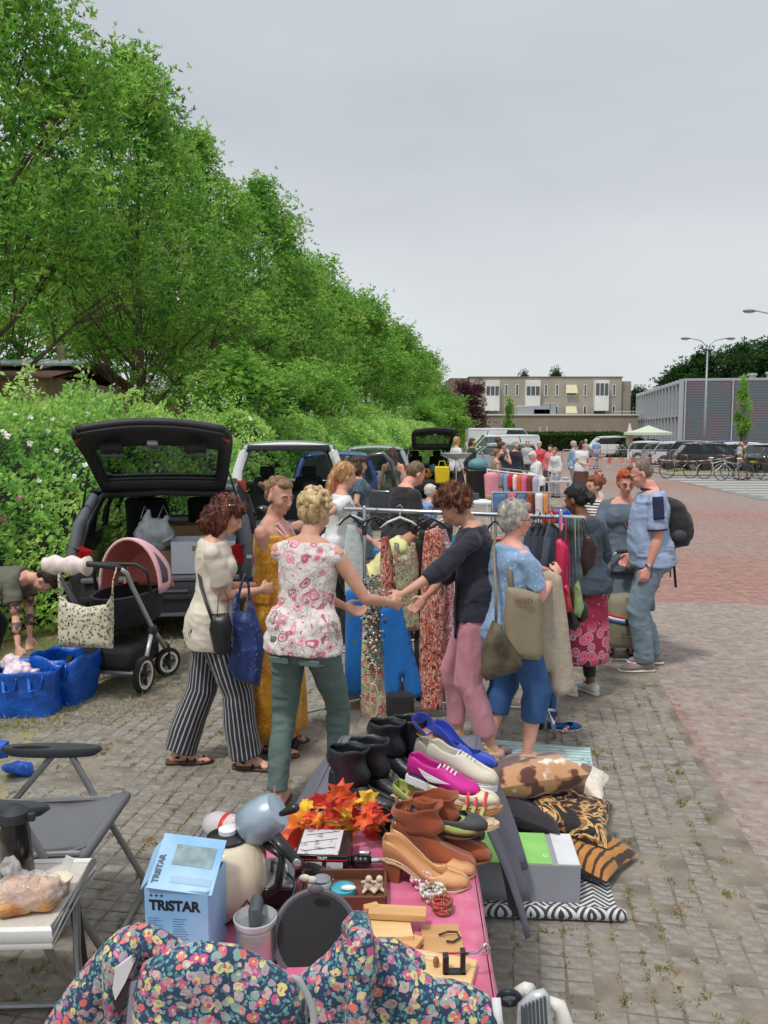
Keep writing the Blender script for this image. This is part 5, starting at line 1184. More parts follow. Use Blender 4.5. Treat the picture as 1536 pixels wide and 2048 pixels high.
p16=Person('person with white hair and light blue shirt sitting on a blue folding chair',(P_.x,13.5),70,1.6,1.05,lean=6,hp=5,skin='fair',vox=.014,lod=2,drop=.48,feet={1:(.1,.42,0),-1:(-.1,.40,0)},sit=(0,.6,.8),LH=(-.1,.32,.92),RH=(.05,.2,1.05),Re=(.3,.2,-1))
p16.top(K_LB,lo=-.12,hi=.485,sleeve=1.1,e=.02,se=.022,name='shirt');p16.trousers(K_NAVY,.95,(.1,.075,.07));p16.hair('short',h_wh,3,1.1)
m_int=mat('car_interior',srgb(46,46,50),.8,var=.3,scale=6);m_tyre=mat('tyre_rubber',srgb(34,34,36),.85);m_rim=mat('alloy_rim',srgb(160,162,166),.3,metal=.7)
m_trim=mat('black_plastic_trim',srgb(44,45,48),.6,var=.15);m_tail=mat('tail_lamp_red',srgb(168,22,26),.15,var=.25,scale=12,coat=.6);m_head=mat('head_lamp',srgb(196,204,208),.08,coat=1)
m_cg=glass('car_glass',(.6,.68,.68),.35);m_plate=mat('yellow_plate',srgb(214,176,40),.5);m_orange=mat('indicator_orange',srgb(222,130,40),.2)
m_board=mat('grey_plastic_board',srgb(96,100,106),.7)
def paint(name,c):return mat(name,c,.28,var=.04,scale=1.5,coat=.8,spec=.6)
P_BLACK,P_SILV,P_WHITE,P_BLUE,P_GREY=paint('black_paint',srgb(24,26,30)),paint('silver_paint',srgb(158,166,172)),paint('white_paint',srgb(214,218,220)),paint('blue_paint',srgb(38,72,150)),paint('dark_grey_paint',srgb(62,66,72))
def lerp(a,b_,t):return a+(b_-a)*t
def interp(x,pts):
 if x<=pts[0][0]:return pts[0][1]
 for (a,p),(b_,q)in zip(pts,pts[1:]):
  if x<=b_:return p+(q-p)*(x-a)/(b_-a)
 return pts[-1][1]
def car(label,loc,rz,pt,L=4.2,Wd=1.78,Hh=1.48,kind='hatch',open_back=0,rails=0,cat='car',group=None,seats=1,plate=1):
 t=thing('car' if kind!='van' else 'van',label,cat,loc,radians(rz),group);w2=Wd/2
 rr={'hatch':.42,'suv':.18,'estate':.3,'van':.08}[kind];rf={'hatch':.60,'suv':.62,'estate':.60,'van':.76}[kind]*L;hd={'hatch':.76,'suv':.74,'estate':.74,'van':.90}[kind]*L
 zb=Hh*(.63 if kind!='van' else.60);zh=zb*(.97 if kind!='van' else.95);zn=zb*.72
 wf=[(0,.90),(.04,.965),(.2,1),(.75,1),(.92,.94),(.985,.80),(1,.66)];fl=.60
 m=M();rs=[]
 ys=[0,.03,.1,.2,.3,.4,.5,.6,.7,hd/L-.02,hd/L+.01,.85,.92,.97,1.0]
 for u in sorted(ys):
  y=u*L;w=w2*interp(u,wf);bot=interp(u,[(0,.32),(.06,.24),(.93,.22),(1,.34)]);cab=u<hd/L
  z=zb if cab else lerp(zh,zn,((u-hd/L)/(1-hd/L))**1.6)
  ty=-.0
  out=[(w*.86,bot),(w*.985,bot+.1),(w*1.0,z*.62),(w*.985,z-.03 if cab else z-.1)]
  inn=[(w-.085,z-.01),(w-.12,fl),(w*.4,fl)]if cab else [(w*.90,z-.03),(w*.7,z),(w*.35,z+.015)]
  half=out+inn;rs.append([V((x,y,zz))for x,zz in half]+[V((-x,y,zz))for x,zz in half[::-1]])
 m.rings(rs);m.build('body',pt,t,smooth=32,bev=.012)
 for y0,s in ((0,-1),(L,1)):
  k=interp(0 if s<0 else 1,wf);b_=M();n=9
  rs=[[V((x_*w2*.97,y0+s*(.06-.12*abs(x_)**3)+(0 if i in (0,3)else s*.02),zz))for x_ in [q/4-1 for q in range(n)]]for i,zz in enumerate((.24,.30,.52,.58))]
  rs2=[r_+[p-V((0,s*.12,0))for p in r_[::-1]]for r_ in rs];b_.rings(rs2);b_.build('bumper',m_trim if open_back else pt,t,smooth=40)
 wr=w2*(.74 if kind!='van' else.88);ry0,ry1=rr,rf
 def roofz(u,x):return Hh-.05*(x**2)-.05*(2*u-.9)**2*(1 if kind!='van' else.4)
 r_=M();r_.grid(lambda a,b_:(lerp(-wr,wr,b_),lerp(ry0,ry1,a),roofz(a,2*b_-1)),8,8);r_.build('roof',pt,t,thick=.045,off=-1 if True else 0,smooth=180)
 belt=lambda y,s:V((s*w2*interp(y/L,wf)*.96,y,zb-.03));edge=lambda y,s:V((s*wr,y,roofz((y-ry0)/(ry1-ry0),1)-.025))
 rearb=.06
 cols=[(rearb,ry0,.062),(L*.27,ry0+(ry1-ry0)*.30,.05),(L*.49,ry0+(ry1-ry0)*.66,.035),(hd-.02,ry1,.04)]
 if kind=='suv' or kind=='van':cols=[(rearb,ry0,.07),(L*.25,ry0+(ry1-ry0)*.36,.04),(L*.49,ry0+(ry1-ry0)*.72,.04),(hd-.02,ry1,.045)]
 for i,(yb,yt,r0)in enumerate(cols):
  for s in (-1,1):
   a,c=belt(yb,s),edge(yt,s);p=M();p.tube([a-V((0,0,.06)),a.lerp(c,.5)+V((s*.03,0,.01)),c],[r0*1.2,r0,r0],6,flat=.55,up=V((0,1,0)));p.build('pillar',pt if i in (0,3)else m_trim,t,smooth=50)
 for s in (-1,1):
  rail=M();rail.tube([edge(ry0,s),edge((ry0+ry1)/2,s),edge(ry1,s)],.035,6);rail.build('roof_rail_trim',pt,t,smooth=180)
  for i in range(3):
   (y0b,y0t,_),(y1b,y1t,_)=cols[i],cols[i+1]
   if kind=='van' and i<2:
    gq_=M();gq_.add([belt(y0b,s),belt(y1b,s),edge(y1t,s),edge(y0t,s)],[(0,1,2,3)]);gq_.build('side_panel',pt,t,thick=.02,smooth=0);continue
   gq_=M();mid=lambda a,c:a.lerp(c,.5)+V((s*.025,0,0));A_,B_,C_,D_=belt(y0b,s),belt(y1b,s),edge(y1t,s),edge(y0t,s);gq_.rings([[A_,B_],[mid(A_,D_),mid(B_,C_)],[D_,C_]],cap=False,closed=False);gq_.build('side_window',m_cg if i or not open_back else glass('darkened_side_glass',(.3,.32,.32),.8),t,smooth=180)  # rear side glass of open-backed cars tinted to make the interior look darker
 ws=M();a,b_,c,d=belt(hd-.02,-1),belt(hd-.02,1),edge(ry1,1),edge(ry1,-1);ws.rings([[a,a.lerp(b_,.5)+V((0,.12,.02)),b_],[d,d.lerp(c,.5)+V((0,.06,.03)),c]],cap=False,closed=False);ws.build('windscreen',m_cg,t,smooth=180)
 for s in (-1,1):
  tl=M();x=w2*(.93 if open_back else.90)
  xi=.12 if open_back else.20
  pts=[V((s*(x-xi),-.035,zb-.18)),V((s*(x-xi),-.035,zb-.04)),V((s*(x+.0),.01,zb-.0)),V((s*(x+.045),.24,zb-.03)),V((s*(x+.05),.26,zb-.12)),V((s*(x+.015),.01,zb-.24))]
  if kind in ('suv','van'):pts=[V((s*(x-.12),-.03,zb-.28)),V((s*(x-.10),-.03,zb+.12)),V((s*(x-.01),.02,zb+.14)),V((s*(x+.03),.12,zb+.05)),V((s*(x+.04),.12,zb-.28)),V((s*(x-.02),.0,zb-.32))]
  ce=V((s*.03,-.02,0));tl.add(pts+[p-V((s*.1,-.05,0))for p in pts],[(0,1,2,3,4,5)]+[(i,(i+1)%6,(i+1)%6+6,i+6)for i in range(6)]);o=tl.build('tail_lamp',m_tail,t,smooth=30,bev=.008)
  M().box((s*(x-(.02 if open_back else.08)),-.036 if open_back else -.052,zb-.13),(.05 if open_back else.12,.02,.035)).build('reflector',m_orange if kind!='hatch' else m_head,o)
  hl=M().ell((s*w2*.70,L-.10,zn-.12),(.20,.13,.075),12,8);hl.build('headlamp',m_head,t,smooth=180)
  mr=M().ell((s*(w2+.09),hd-.35,zb+.05),(.1,.06,.07),10,8);mr.cap((s*(w2-.03),hd-.32,zb),(s*(w2+.06),hd-.34,zb+.02),.025,.02,6);mr.build('door_mirror',pt,t,smooth=180)
  for yw in (L*.19,L*.80):
   R_=.32;xo=w2*.985;wh=M();prof=[(.20,-.11),(.30,-.11),(.32,-.08),(.32,.0),(.30,.03),(.21,.03)]
   Rw=Ry(s*pi/2);wh.lathe(prof,24,(xo,yw,R_)if s>0 else (-xo,yw,R_),Rw,cap=False);wl=wh.build('wheel',m_tyre,t,smooth=60)
   rm=M();c=V((s*(xo-.0),yw,R_));rm.lathe([(.215,-.06),(.215,.02),(.19,.022),(.185,-.02),(.05,.0),(.04,.02),(.001,.02)],24,c,Rw,cap=False)
   for k in range(5):a=k*2*pi/5;rm.tube([c+V((s*.01,0,0)),c+V((s*.018,cos(a)*.195,sin(a)*.195))],[.035,.028],5,flat=.5)
   rm.build('rim',m_rim,wl,smooth=50)
   ar=M();ar.tube([V((s*(w2*.985+.003),yw+cos(a)*.37,max(.2,R_+sin(a)*.37)))for a in [pi*i/10 for i in range(11)]],.035,6);ar.build('wheel_arch',m_trim,t,smooth=180)
 for yd in (L*.27,L*.49,L*.73):
  for s in (-1,1):
   M().tube([V((s*w2*.998,yd,.32)),V((s*w2*1.0,yd,zb*.62)),V((s*w2*.985,yd,zb-.05))],.006,4).build('door_gap',m_trim,t)
   if yd<L*.6:M().cap((s*w2*1.005,yd+.12,zb-.16),(s*w2*1.005,yd+.28,zb-.16),.016,.016,6).build('door_handle',pt if pt!=P_BLACK else m_trim,t,smooth=180)
 if rails or kind=='suv':
  for s in (-1,1):M().tube([edge(ry0+.1,s)+V((0,0,.02)),edge(ry0+.2,s)+V((0,0,.07)),edge(ry1-.2,s)+V((0,0,.07)),edge(ry1-.1,s)+V((0,0,.02))],.018,6).build('roof_rail',m_rim if pt!=P_BLACK else m_trim,t,smooth=180)
 if not open_back:
  z0=.5;tg=M();k=w2*.88
  tg.rings([[V((-k,-.012,z0)),V((-k*.5,-.04,z0)),V((k*.5,-.04,z0)),V((k,-.012,z0))],[V((-k,-.02,zb*.8)),V((-k*.5,-.06,zb*.8)),V((k*.5,-.06,zb*.8)),V((k,-.02,zb*.8))],[V((-k,.0,zb)),V((-k*.5,-.02,zb)),V((k*.5,-.02,zb)),V((k,.0,zb))]],cap=False,closed=False)
  o=tg.build('tailgate',pt,t,thick=.03,smooth=50)
  rg=M();a,b_=V((-k,.01,zb)),V((k,.01,zb));c,d=edge(ry0,1),edge(ry0,-1);rg.rings([[a,a.lerp(b_,.5)+V((0,-.05,0)),b_],[d+V((0,-.01,0)),d.lerp(c,.5)+V((0,-.05,.04)),c+V((0,-.01,0))]],cap=False,closed=False);rg.build('rear_window',m_cg if kind!='van' else pt,t,smooth=180)
  if plate:M().box((0,-.075,zb*.62),(.46,.02,.11)).build('number_plate',m_plate,t)
 if seats:
  for x in (-.36,.36):
   st_=M();st_.box((x,L*.50,fl+.12),(.5,.5,.18));st_.box((x,L*.445,fl+.42),(.48,.12,.5),Rx(.18));o=st_.build('seat',m_int,t,bev=.05,seg=2);M().box((x,L*.425,fl+.76),(.26,.09,.18)).build('headrest',m_int,t,bev=.04)
  if not open_back or kind=='suv':
   M().box((0,L*.235,fl+.22),(1.25,.14,.5),Rx(.15)).build('rear_bench',m_int,t,bev=.05)
   for x in (-.36,.36):M().box((x,L*.22,fl+.56),(.26,.09,.17)).build('headrest',m_int,t,bev=.04)
  sw=M();c=V((-.36,L*.62,fl+.42));sw.tube([c+V((cos(a)*.18,sin(a)*.06,sin(a)*.17))for a in [2*pi*i/16 for i in range(16)]],.014,6,loop=True);sw.tube([c-V((.17,0,0)),c+V((.17,0,0))],.014,5);sw.build('steering_wheel',m_int,t,smooth=180)
  M().box((0,hd-.25,zb-.16),(Wd*.84,.4,.22)).build('dashboard',m_int,t,bev=.04)
 t['dims']=[zb,ry0,fl,wr,w2,Hh];return t
def raised_gate(t,pt,ang=31,Lg=1.1,lamps=1):
 zb,ry0,fl,wr,w2,Hh=t['dims'];R=Rx(-radians(ang));o=V((0,ry0,Hh-.05));f=lambda x,v,z:o+R@V((x,-v,z))
 hw=lambda v:interp(v/Lg,[(0,w2*.62),(.15,w2*.66),(.6,w2*.72),(.88,w2*.735),(1,w2*.69)])
 def outline(k,n=10):
  L_=[];
  for i in range(n+1):v=Lg*i/n;L_.append((hw(v)*k,v))
  return L_
 bow=lambda x,v:.10*(1-(x/w2)**2)*min(1,v/Lg*2)+.05*sin(pi*v/Lg)
 sk=M();nx=12;hole=lambda a,b_:.22<=a<=.56 and abs(b_-.5)<.38
 def shell(zoff,name,mt,thick):
  m=M();P=[[f(hw(Lg*i/14)*(2*j/16-1),Lg*i/14+.06*(1-(2*j/16-1)**2)*(i/14),bow(hw(Lg*i/14)*(2*j/16-1),Lg*i/14)+zoff)for j in range(17)]for i in range(15)]
  fs=[(i*17+j,i*17+j+1,(i+1)*17+j+1,(i+1)*17+j)for i in range(14)for j in range(16)if not (2<=i<9 and 1<=j<15)]
  m.add([p for r in P for p in r],fs);return m.build(name,mt,t,thick=thick,smooth=50),P
 g,P=shell(.05,'tailgate',pt,.02);shell(-.025,'tailgate_lining',m_trim,.03)
 wg=M();wg.add([P[i][j]-R@V((0,0,.03))for i in range(2,10)for j in range(1,16)],[(a*15+b_,a*15+b_+1,(a+1)*15+b_+1,(a+1)*15+b_)for a in range(7)for b_ in range(14)]);wg.build('tailgate_window',glass('tailgate_glass',(.5,.56,.56),.55),g,smooth=180)
 rim=M();
 for s in (-1,1):rim.tube([f(hw(Lg*i/10)*s,Lg*i/10,bow(hw(Lg*i/10)*s,Lg*i/10)+.01)for i in range(11)],.035,6)
 rim.tube([P[-1][j]-R@V((0,0,.03))for j in range(17)],.035,6);rim.tube([P[0][j]-R@V((0,0,.03))for j in range(17)],.02,6)
 fr=[P[i][1]for i in range(2,10)]+[P[9][j]for j in range(2,16)]+[P[i][15]for i in range(8,1,-1)]+[P[2][j]for j in range(14,1,-1)]
 rim.tube([p-R@V((0,0,.05))for p in fr],.016,6,loop=True);rim.build('gate_frame',m_trim,g,smooth=180)
 for s in (-1,1):
  c=f(s*w2*.40,Lg*.80,.0);M().box(c,(.2,.10,.07),R).build('recess_grip',m_int,g,bev=.02);M().box(c+R@V((0,.055,-.045)),(.19,.025,.02),R).build('grip_lip',m_board,g,bev=.006)
  if lamps:M().tube([f(s*w2*.46,Lg*1.0,.12),f(s*w2*.62,Lg*.97,.08),f(s*w2*.725,Lg*.86,.03)],[.025,.05,.03],6,flat=.7).build('gate_lamp',m_tail,g,smooth=180)
  M().tube([V((s*w2*.84,.28,Hh*.80)),f(s*w2*.70,Lg*.42,.0)],[.013,.009],6).build('gas_strut',m_trim,t,smooth=180)
 M().box(f(0,Lg*.9,-.01),(.1,.05,.05),R).build('latch',m_rim,g,bev=.01)
 return g
Y1=7.95;X1=(318-CX)/F*Y1
c1=car('black hatchback with raised tailgate and boxes in its open boot behind the pram',(X1,Y1,0),9,P_BLACK,4.25,1.86,1.50,'hatch',open_back=1)
raised_gate(c1,P_BLACK,29,1.12)
def local(t,x,y,z):return t.matrix_basis@V((x,y,z))if t.matrix_basis!=Matrix.Identity(4)else V(t.location)+Rz(t.rotation_euler.z)@V((x,y,z))
def cl(t,x,y,z):return V(t.location)+Rz(t.rotation_euler.z)@V((x,y,z))
for s in (-1,1):
 m=M();m.tube([V((s*.80,.03,.60)),V((s*.83,.04,.85)),V((s*.78,.12,1.12)),V((s*.66,.34,1.40))],[.075,.08,.07,.05],8,flat=.8);m.build('boot_surround',m_board,c1,smooth=180)
 m=M();m.tube([V((s*.74,.02,.60)),V((s*.76,.06,.9)),V((s*.70,.16,1.15)),V((s*.60,.38,1.40))],.022,6);m.build('door_seal',m_trim,c1,smooth=180)
M().tube([V((-.60,.38,1.40)),V((0,.36,1.43)),V((.60,.38,1.40))],.035,6).build('roof_crossmember',m_trim,c1,smooth=180)
M().box((0,.0,.61),(1.5,.12,.05)).build('loading_sill',m_board,c1,bev=.015);M().box((0,-.07,.44),(1.5,.06,.03)).build('bumper_groove',m_int,c1);M().box((0,-.05,.27),(1.45,.05,.05)).build('bumper_insert',m_board,c1,bev=.01)
M().box((0,-.082,.50),(.5,.012,.02)).build('bumper_step',m_board,c1)
def carton(label,p,rz,d,mt,open_=0,group=None,tex=None):
 t=thing('carton',label,'box',p,rz,group);w,dd,h=d
 if open_:
  m=M();th=.006
  m.box((0,-dd/2,h/2),(w,th,h));m.box((0,dd/2,h/2),(w,th,h));m.box((-w/2,0,h/2),(th,dd,h));m.box((w/2,0,h/2),(th,dd,h));m.box((0,0,.003),(w,dd,th));m.build('carton_body',mt,t,smooth=0)
  M().box((w*.28,dd/2+.05,h+.02),(w*.4,.10,.005),Rx(.5)).build('flap',mt,t);M().box((-w/2-.05,0,h+.01),(.1,dd*.9,.005),Ry(-.4)).build('flap',mt,t)
 else:M().box((0,0,h/2),(w,dd,h)).build('carton_body',mt,t,bev=.004)
 return t
m_kraft=mat('kraft_cardboard',srgb(170,136,98),.9,var=.08,scale=5,bump=.1,bs=30);m_whitecard=mat('white_cardboard',srgb(214,218,232),.75,var=.03,scale=3)
b1=carton('white open cardboard box with a punched handle hole in the black boot',cl(c1,.40,.30,.64),c1.rotation_euler.z,(.62,.45,.32),m_whitecard,1)
M().box((-.05,-.2285,.25),(.12,.004,.05)).build('handle_hole',m_kraft,b1);M().box((.0,-.2285,.05),(.09,.004,.08)).build('blue_label',mat('blue_label',srgb(120,160,206)),b1)
M().box((.14,-.10,.38),(.13,.02,.14),Ry(.2)).build('kraft_insert',m_kraft,b1)
carton('brown cardboard box behind the white carrier bag in the boot',cl(c1,.12,.95,.62),c1.rotation_euler.z+.2,(.5,.35,.42),m_kraft)
carton('low brown cardboard box under the carrier bag in the boot',cl(c1,-.06,.42,.62),c1.rotation_euler.z,(.36,.3,.22),m_kraft)
m_poly=mat('milky_polythene',srgb(206,212,220),.35,var=.08,scale=12,alpha=.62,bump=.8,bs=30)
def carrier(label,p,w,h,mt=m_poly):
 t=thing('carrier_bag',label,'bag',p,.3);m=M();rd=random.Random(4)
 m.ell((0,0,h*.35),(w/2,w*.32,h*.36));m.cap((-w*.2,0,h*.5),(-w*.12,0,h*.88),w*.16,.02);m.cap((w*.2,0,h*.4),(w*.3,0,h*.7),w*.14,.02)
 rem(m,'bag_body',.012,mt,it=2,disp=lambda co,no:vnoise(co,(16,16,10),4)*.07,parent=t)
 for s in (-1,1):h_=M();h_.tube([V((s*w*.2-.05,0,h*.7)),V((s*w*.22,.01,h*.98)),V((s*w*.22+.06,0,h*.68))],.012,6,flat=.4);h_.build('handle',mt,t,smooth=180)
carrier('crumpled white plastic carrier bag standing in the black boot',cl(c1,-.10,.38,.84),.42,.46)
M().box((0,0,0),(.22,.05,.14)).build('car_box',m_board,None)if False else None
Y2=12.6;X2=(578-CX)/F*Y2
c2=car('white four wheel drive car with black open back and roof rails',(X2,Y2,0),7,P_WHITE,4.2,1.84,1.86,'suv',open_back=1,rails=1)
m=M();m.box((0,0,0),(.74,.07,.62));d=m.build('side_hinged_back_door',P_WHITE,c2,bev=.04);d.location=(-1.02,-.48,.86);d.rotation_euler=(0,0,1.75)
M().lathe([(.33,-.06),(.36,-.03),(.36,.12),(.33,.17),(.05,.2),(.001,.2)],28,(0,0,0)).build('spare_wheel_cover',mat('spare_cover_silver',srgb(196,200,204),.3,coat=.5),d).matrix_local=Matrix.Translation((.02,-.07,.0))@Rx(pi/2).to_4x4()
M().box((0,.02,1.80),(1.25,.10,.09)).build('rear_header',m_trim,c2,bev=.02);
Y3=16.8;c3_=car('blue car with red and orange tail lamps behind the teal dress',((672-CX)/F*Y3,Y3,0),5,P_BLUE,4.3,1.8,1.60,'estate',rails=0)
dr=thing('open_car_door','grey car door standing wide open beside the blue car','car door',(W(752,1000,14.6).x,14.6,0),-.35)
m=M();m.tube([V((-.36,0,1.0)),V((-.30,0,1.42)),V((-.12,0,1.62)),V((.14,0,1.66)),V((.30,0,1.5)),V((.36,0,1.0))],.045,8);m.build('window_frame',P_GREY,dr,smooth=180)
M().box((0,0,.66),(.78,.09,.72)).build('door_panel',P_GREY,dr,bev=.03);M().add([(-.33,0,1.0),(.33,0,1.0),(.28,0,1.48),(.12,0,1.63),(-.12,0,1.6),(-.28,0,1.4)],[(0,1,2,3,4,5)]).build('pane',m_cg,dr)
M().ell((.50,0,1.08),(.11,.06,.085)).build('door_mirror',P_BLACK,dr,smooth=180)
Y5=21.5;car('silver car with roof rails behind the bare-backed person',((752-CX)/F*Y5,Y5,0),3,P_SILV,4.4,1.85,1.66,'suv',rails=1)
Y6=25.5;c6=car('black car with raised tailgate and a yellow bag at its open boot',((866-CX)/F*Y6,Y6,0),4,P_BLACK,4.3,1.82,1.58,'hatch',open_back=1);raised_gate(c6,P_BLACK,27,1.1,lamps=0)
yb=thing('yellow_bag','big yellow bag hanging at the boot of the black car','bag',cl(c6,.25,-.25,.45));M().box((0,0,.3),(.42,.25,.52),taper=1.1).build('bag_body',mat('yellow_plastic',srgb(240,206,30),.6,bump=.3,bs=14),yb,bev=.04);M().tube([V((-.12,0,.55)),V((-.08,0,.72)),V((.08,0,.72)),V((.12,0,.55))],.012,5).build('handle',MATS['yellow_plastic'],yb)
for i,(x,z,c,nm)in enumerate([(-.35,.7,srgb(210,60,50),'red'),(-.15,.78,srgb(232,150,50),'orange'),(.02,.9,srgb(70,130,150),'teal'),(-.55,.66,srgb(90,150,90),'green')]):
 m=M();m.ell((0,0,0),(.14,.12,.16),10,7);o=rem(m,'cloth_bundle',.02,mat(nm+'_bundle',c),it=1,disp=lambda co,no:vnoise(co,14,i)*.09);o.location=cl(c6,x,.2,z);tag(o,nm+' cloth bundle in the boot of the black car','clothes','clothes heaped in the black boot')
car('silver estate seen from the side at the far end of the stalls',((1074-CX)/F*43,43,0),90,P_SILV,4.5,1.8,1.50,'estate')
v=car('white delivery van with a red chevron emblem, far end of the stalls',(W(932,868,60).x,60,0),-90,P_WHITE,5.3,1.95,2.35,'van',cat='van')
em=M().box((2.6 if False else -.0,0,0),(.72,.02,.66));e_=em.build('red_panel',mat('emblem_red',srgb(196,36,44)),v);e_.matrix_local=Matrix.Translation((.99,2.35,1.62))@Rz(pi/2).to_4x4()
for dz in (-.12,.08):
 ch=M();ch.add([(-.24,-.02,dz-.10),(0,-.02,dz+.08),(.24,-.02,dz-.10),(.24,-.02,dz-.0),(0,-.02,dz+.18),(-.24,-.02,dz)],[(0,1,4,5),(1,2,3,4)]);ch.build('chevron',P_WHITE,e_,thick=.01,smooth=0)
car('small white van parked behind the silver estate',(W(1076,870,50).x,50,0),90,P_WHITE,4.4,1.85,1.9,'van',cat='van')
car('white people carrier far off beyond the barriers',(W(1262,880,70).x,70,0),90,P_WHITE,4.5,1.8,1.75,'suv')
lot=[(1262,58,-125,P_WHITE,'estate',1.45,'white car at the left end of the right-hand car park'),(1290,54,-125,P_SILV,'hatch',1.45,'silver car second from the left in the right-hand car park'),(1312,50,-125,P_WHITE,'hatch',1.5,'white hatchback left of the dark grey car in the car park'),(1340,49,-120,P_GREY,'hatch',1.56,'dark grey hatchback between the white and the black car'),(1352,45,-100,P_BLACK,'hatch',1.48,'shiny black hatchback behind the parked bicycles'),(1432,50,-110,P_WHITE,'hatch',1.46,'white car just right of the black hatchback'),(1402,60,-110,P_BLUE,'hatch',1.45,'blue car mostly hidden behind the black hatchback'),(1498,46,-70,P_WHITE,'hatch',1.4,'small white car behind the person in olive'),(1510,42,-75,P_BLACK,'hatch',1.42,'black car at the right picture edge')]
for px,Y,rz,pt,kd,hh,lb in lot:car(lb,(W(px,900,Y).x,Y,0),rz,pt,4.1,1.75,hh,kd,seats=0,group='cars in the right-hand car park')
# bicycles
def bicycle(lb,px,Y,rz,frame_m,bag=None,size=1.0):
 t=thing('bicycle',lb,'bicycle',(W(px,930,Y).x,Y,0),radians(rz),'bicycles parked along the verge');k=size
 A,B,C_,D_,E_,Fk=V((-.52,0,.34)),V((.54,0,.34)),V((-.08,0,.30)),V((-.20,0,.80)),V((.36,0,.86)),V((.40,0,.70))
 for c,nm in ((A,'wheel'),(B,'wheel')):
  m=M();m.tube([c+V((cos(a)*.33,0,sin(a)*.33))for a in [2*pi*i/24 for i in range(24)]],.018,6,loop=True);w=m.build(nm,m_tyre,t,smooth=180)
  sp_=M()
  for i in range(14):a=2*pi*i/14;sp_.tube([c,c+V((cos(a)*.32,0,sin(a)*.32))],.0035,3)
  sp_.build('spoke',m_rim,w,kind='stuff');g_=M();g_.tube([c+V((cos(a)*.375,0,sin(a)*.375))for a in [(.1+1.0*i/8)*pi if c is A else (-.1+.75*i/8)*pi for i in range(9)]],.022,5,flat=.4);g_.build('mudguard',frame_m,t,smooth=180)
 m=M()
 for a,b_,r in ((C_,D_,.016),(C_,Fk,.02),(D_-V((0,0,.12)),E_-V((0,0,.04)),.018),(A,C_,.011),(A,D_,.010),(E_,B,.014)):m.cap(a,b_,r,r,6)
 m.build('frame',frame_m,t,smooth=180)
 m=M();m.tube([E_+V((-.22,.28,.17)),E_+V((-.05,.24,.2)),E_+V((.02,0,.18)),E_+V((-.05,-.24,.2)),E_+V((-.22,-.28,.17))],.012,6);m.cap(E_,E_+V((-.01,0,.18)),.012,.012,6);m.build('handlebar',m_rim,t,smooth=180)
 M().ell(D_+V((-.03,0,.13)),(.13,.08,.035)).build('saddle',m_trim if not bag else K_WHITE,t,smooth=180);M().cap(D_,D_+V((0,0,.12)),.012,.012,6).build('seat_post',m_rim,t)
 M().box((-.52,0,.76),(.42,.14,.02)).build('luggage_rack',m_trim,t)
 for s in (-1,1):M().box((-.50,s*.13,.56),(.36,.12,.32)).build('pannier',m_trim,t,bev=.03)
for a in [('black bicycle with dark panniers, leftmost along the verge',1358,37.0,0,P_BLACK),('white framed bicycle with pale saddle, nearest the middle of the verge',1432,36.5,4,P_WHITE,1),('silver bicycle with pale wheels leaning over the kerb',1468,35.4,185,P_SILV,1),('black bicycle with a big rear bag by the olive dress',1506,35.5,183,P_BLACK),('dark bicycle at the right picture edge',1540,36.4,2,P_BLACK)]:bicycle(*a)
# crowd barriers and tape
for i in range(5):
 Y=46-.3*i;t=thing('crowd_barrier',['leftmost crowd barrier across the road','second crowd barrier from the left','middle crowd barrier across the road','second crowd barrier from the right','rightmost crowd barrier beside the parked white cars'][i],'barrier',(W(1158+i*72,930,Y).x,Y,0),.03,'crowd barriers across the road');a=M()
 a.tube([V((-.95,0,.15)),V((-.95,0,1.05)),V((-.88,0,1.1)),V((.88,0,1.1)),V((.95,0,1.05)),V((.95,0,.15))],.02,6);a.tube([V((-.95,0,.2)),V((.95,0,.2))],.015,6);a.build('frame',m_steel,t,smooth=180)
 for k in range(12):M().tube([V((-.8+k*.145,0,.2)),V((-.8+k*.145,0,1.08))],.008,4).build('bar',m_steel,t)
 for x in (-.7,.7):M().tube([V((x,-.25,.01)),V((x,0,.2)),V((x,.25,.01))],.015,5).build('foot',m_steel,t)
tp_=thing('barrier_tape','red and white tape strung from the barriers along the parked bicycles','tape',W(1292,915,45));o=V(tp_.location);pA,pB,pC=W(1140,912,45),W(1292,914,45),W(1470,913,38.5);m_tr,m_tw=mat('tape_red',srgb(206,104,100)),mat('tape_white',srgb(214,208,206))
for (a,b_,n)in ((pA,pB,14),(pB,pC,22)):
 for i in range(n):
  q=lambda t:a.lerp(b_,t)-V((0,0,.22*4*t*(1-t)*(1 if n>20 else.5)))-o;m=M();p0,p1=q(i/n),q((i+1)/n);h_=V((0,0,.025));m.quad(p0-h_,p1-h_,p1+h_,p0+h_);m.build('tape_section',m_tr if i%2 else m_tw,tp_,smooth=0)
for i,px in enumerate((1180,1215,1240,1262,1290)):
 m=M();p=W(px,918,45.3)-o
 for k in range(3):m.quad(p+V((k*.07,0,.1)),p+V((k*.07+.06,0,.1)),p+V((k*.08+.07,.02,-.25+.05*k)),p+V((k*.08+.01,.02,-.28)))
 m.build('tape_end',m_tr if i%2 else mat('tape_pink',srgb(232,150,140)),tp_,smooth=0)
def inpoly(P,poly):
 x,y=P[:,0],P[:,1];c=np.zeros(len(P),bool);n=len(poly)
 for i in range(n):
  x1,y1=poly[i];x2,y2=poly[(i+1)%n];m=((y1>y)!=(y2>y))
  with np.errstate(divide='ignore',invalid='ignore'):c^=m&(x<(x2-x1)*(y-y1)/(y2-y1+1e-12)+x1)
 return c
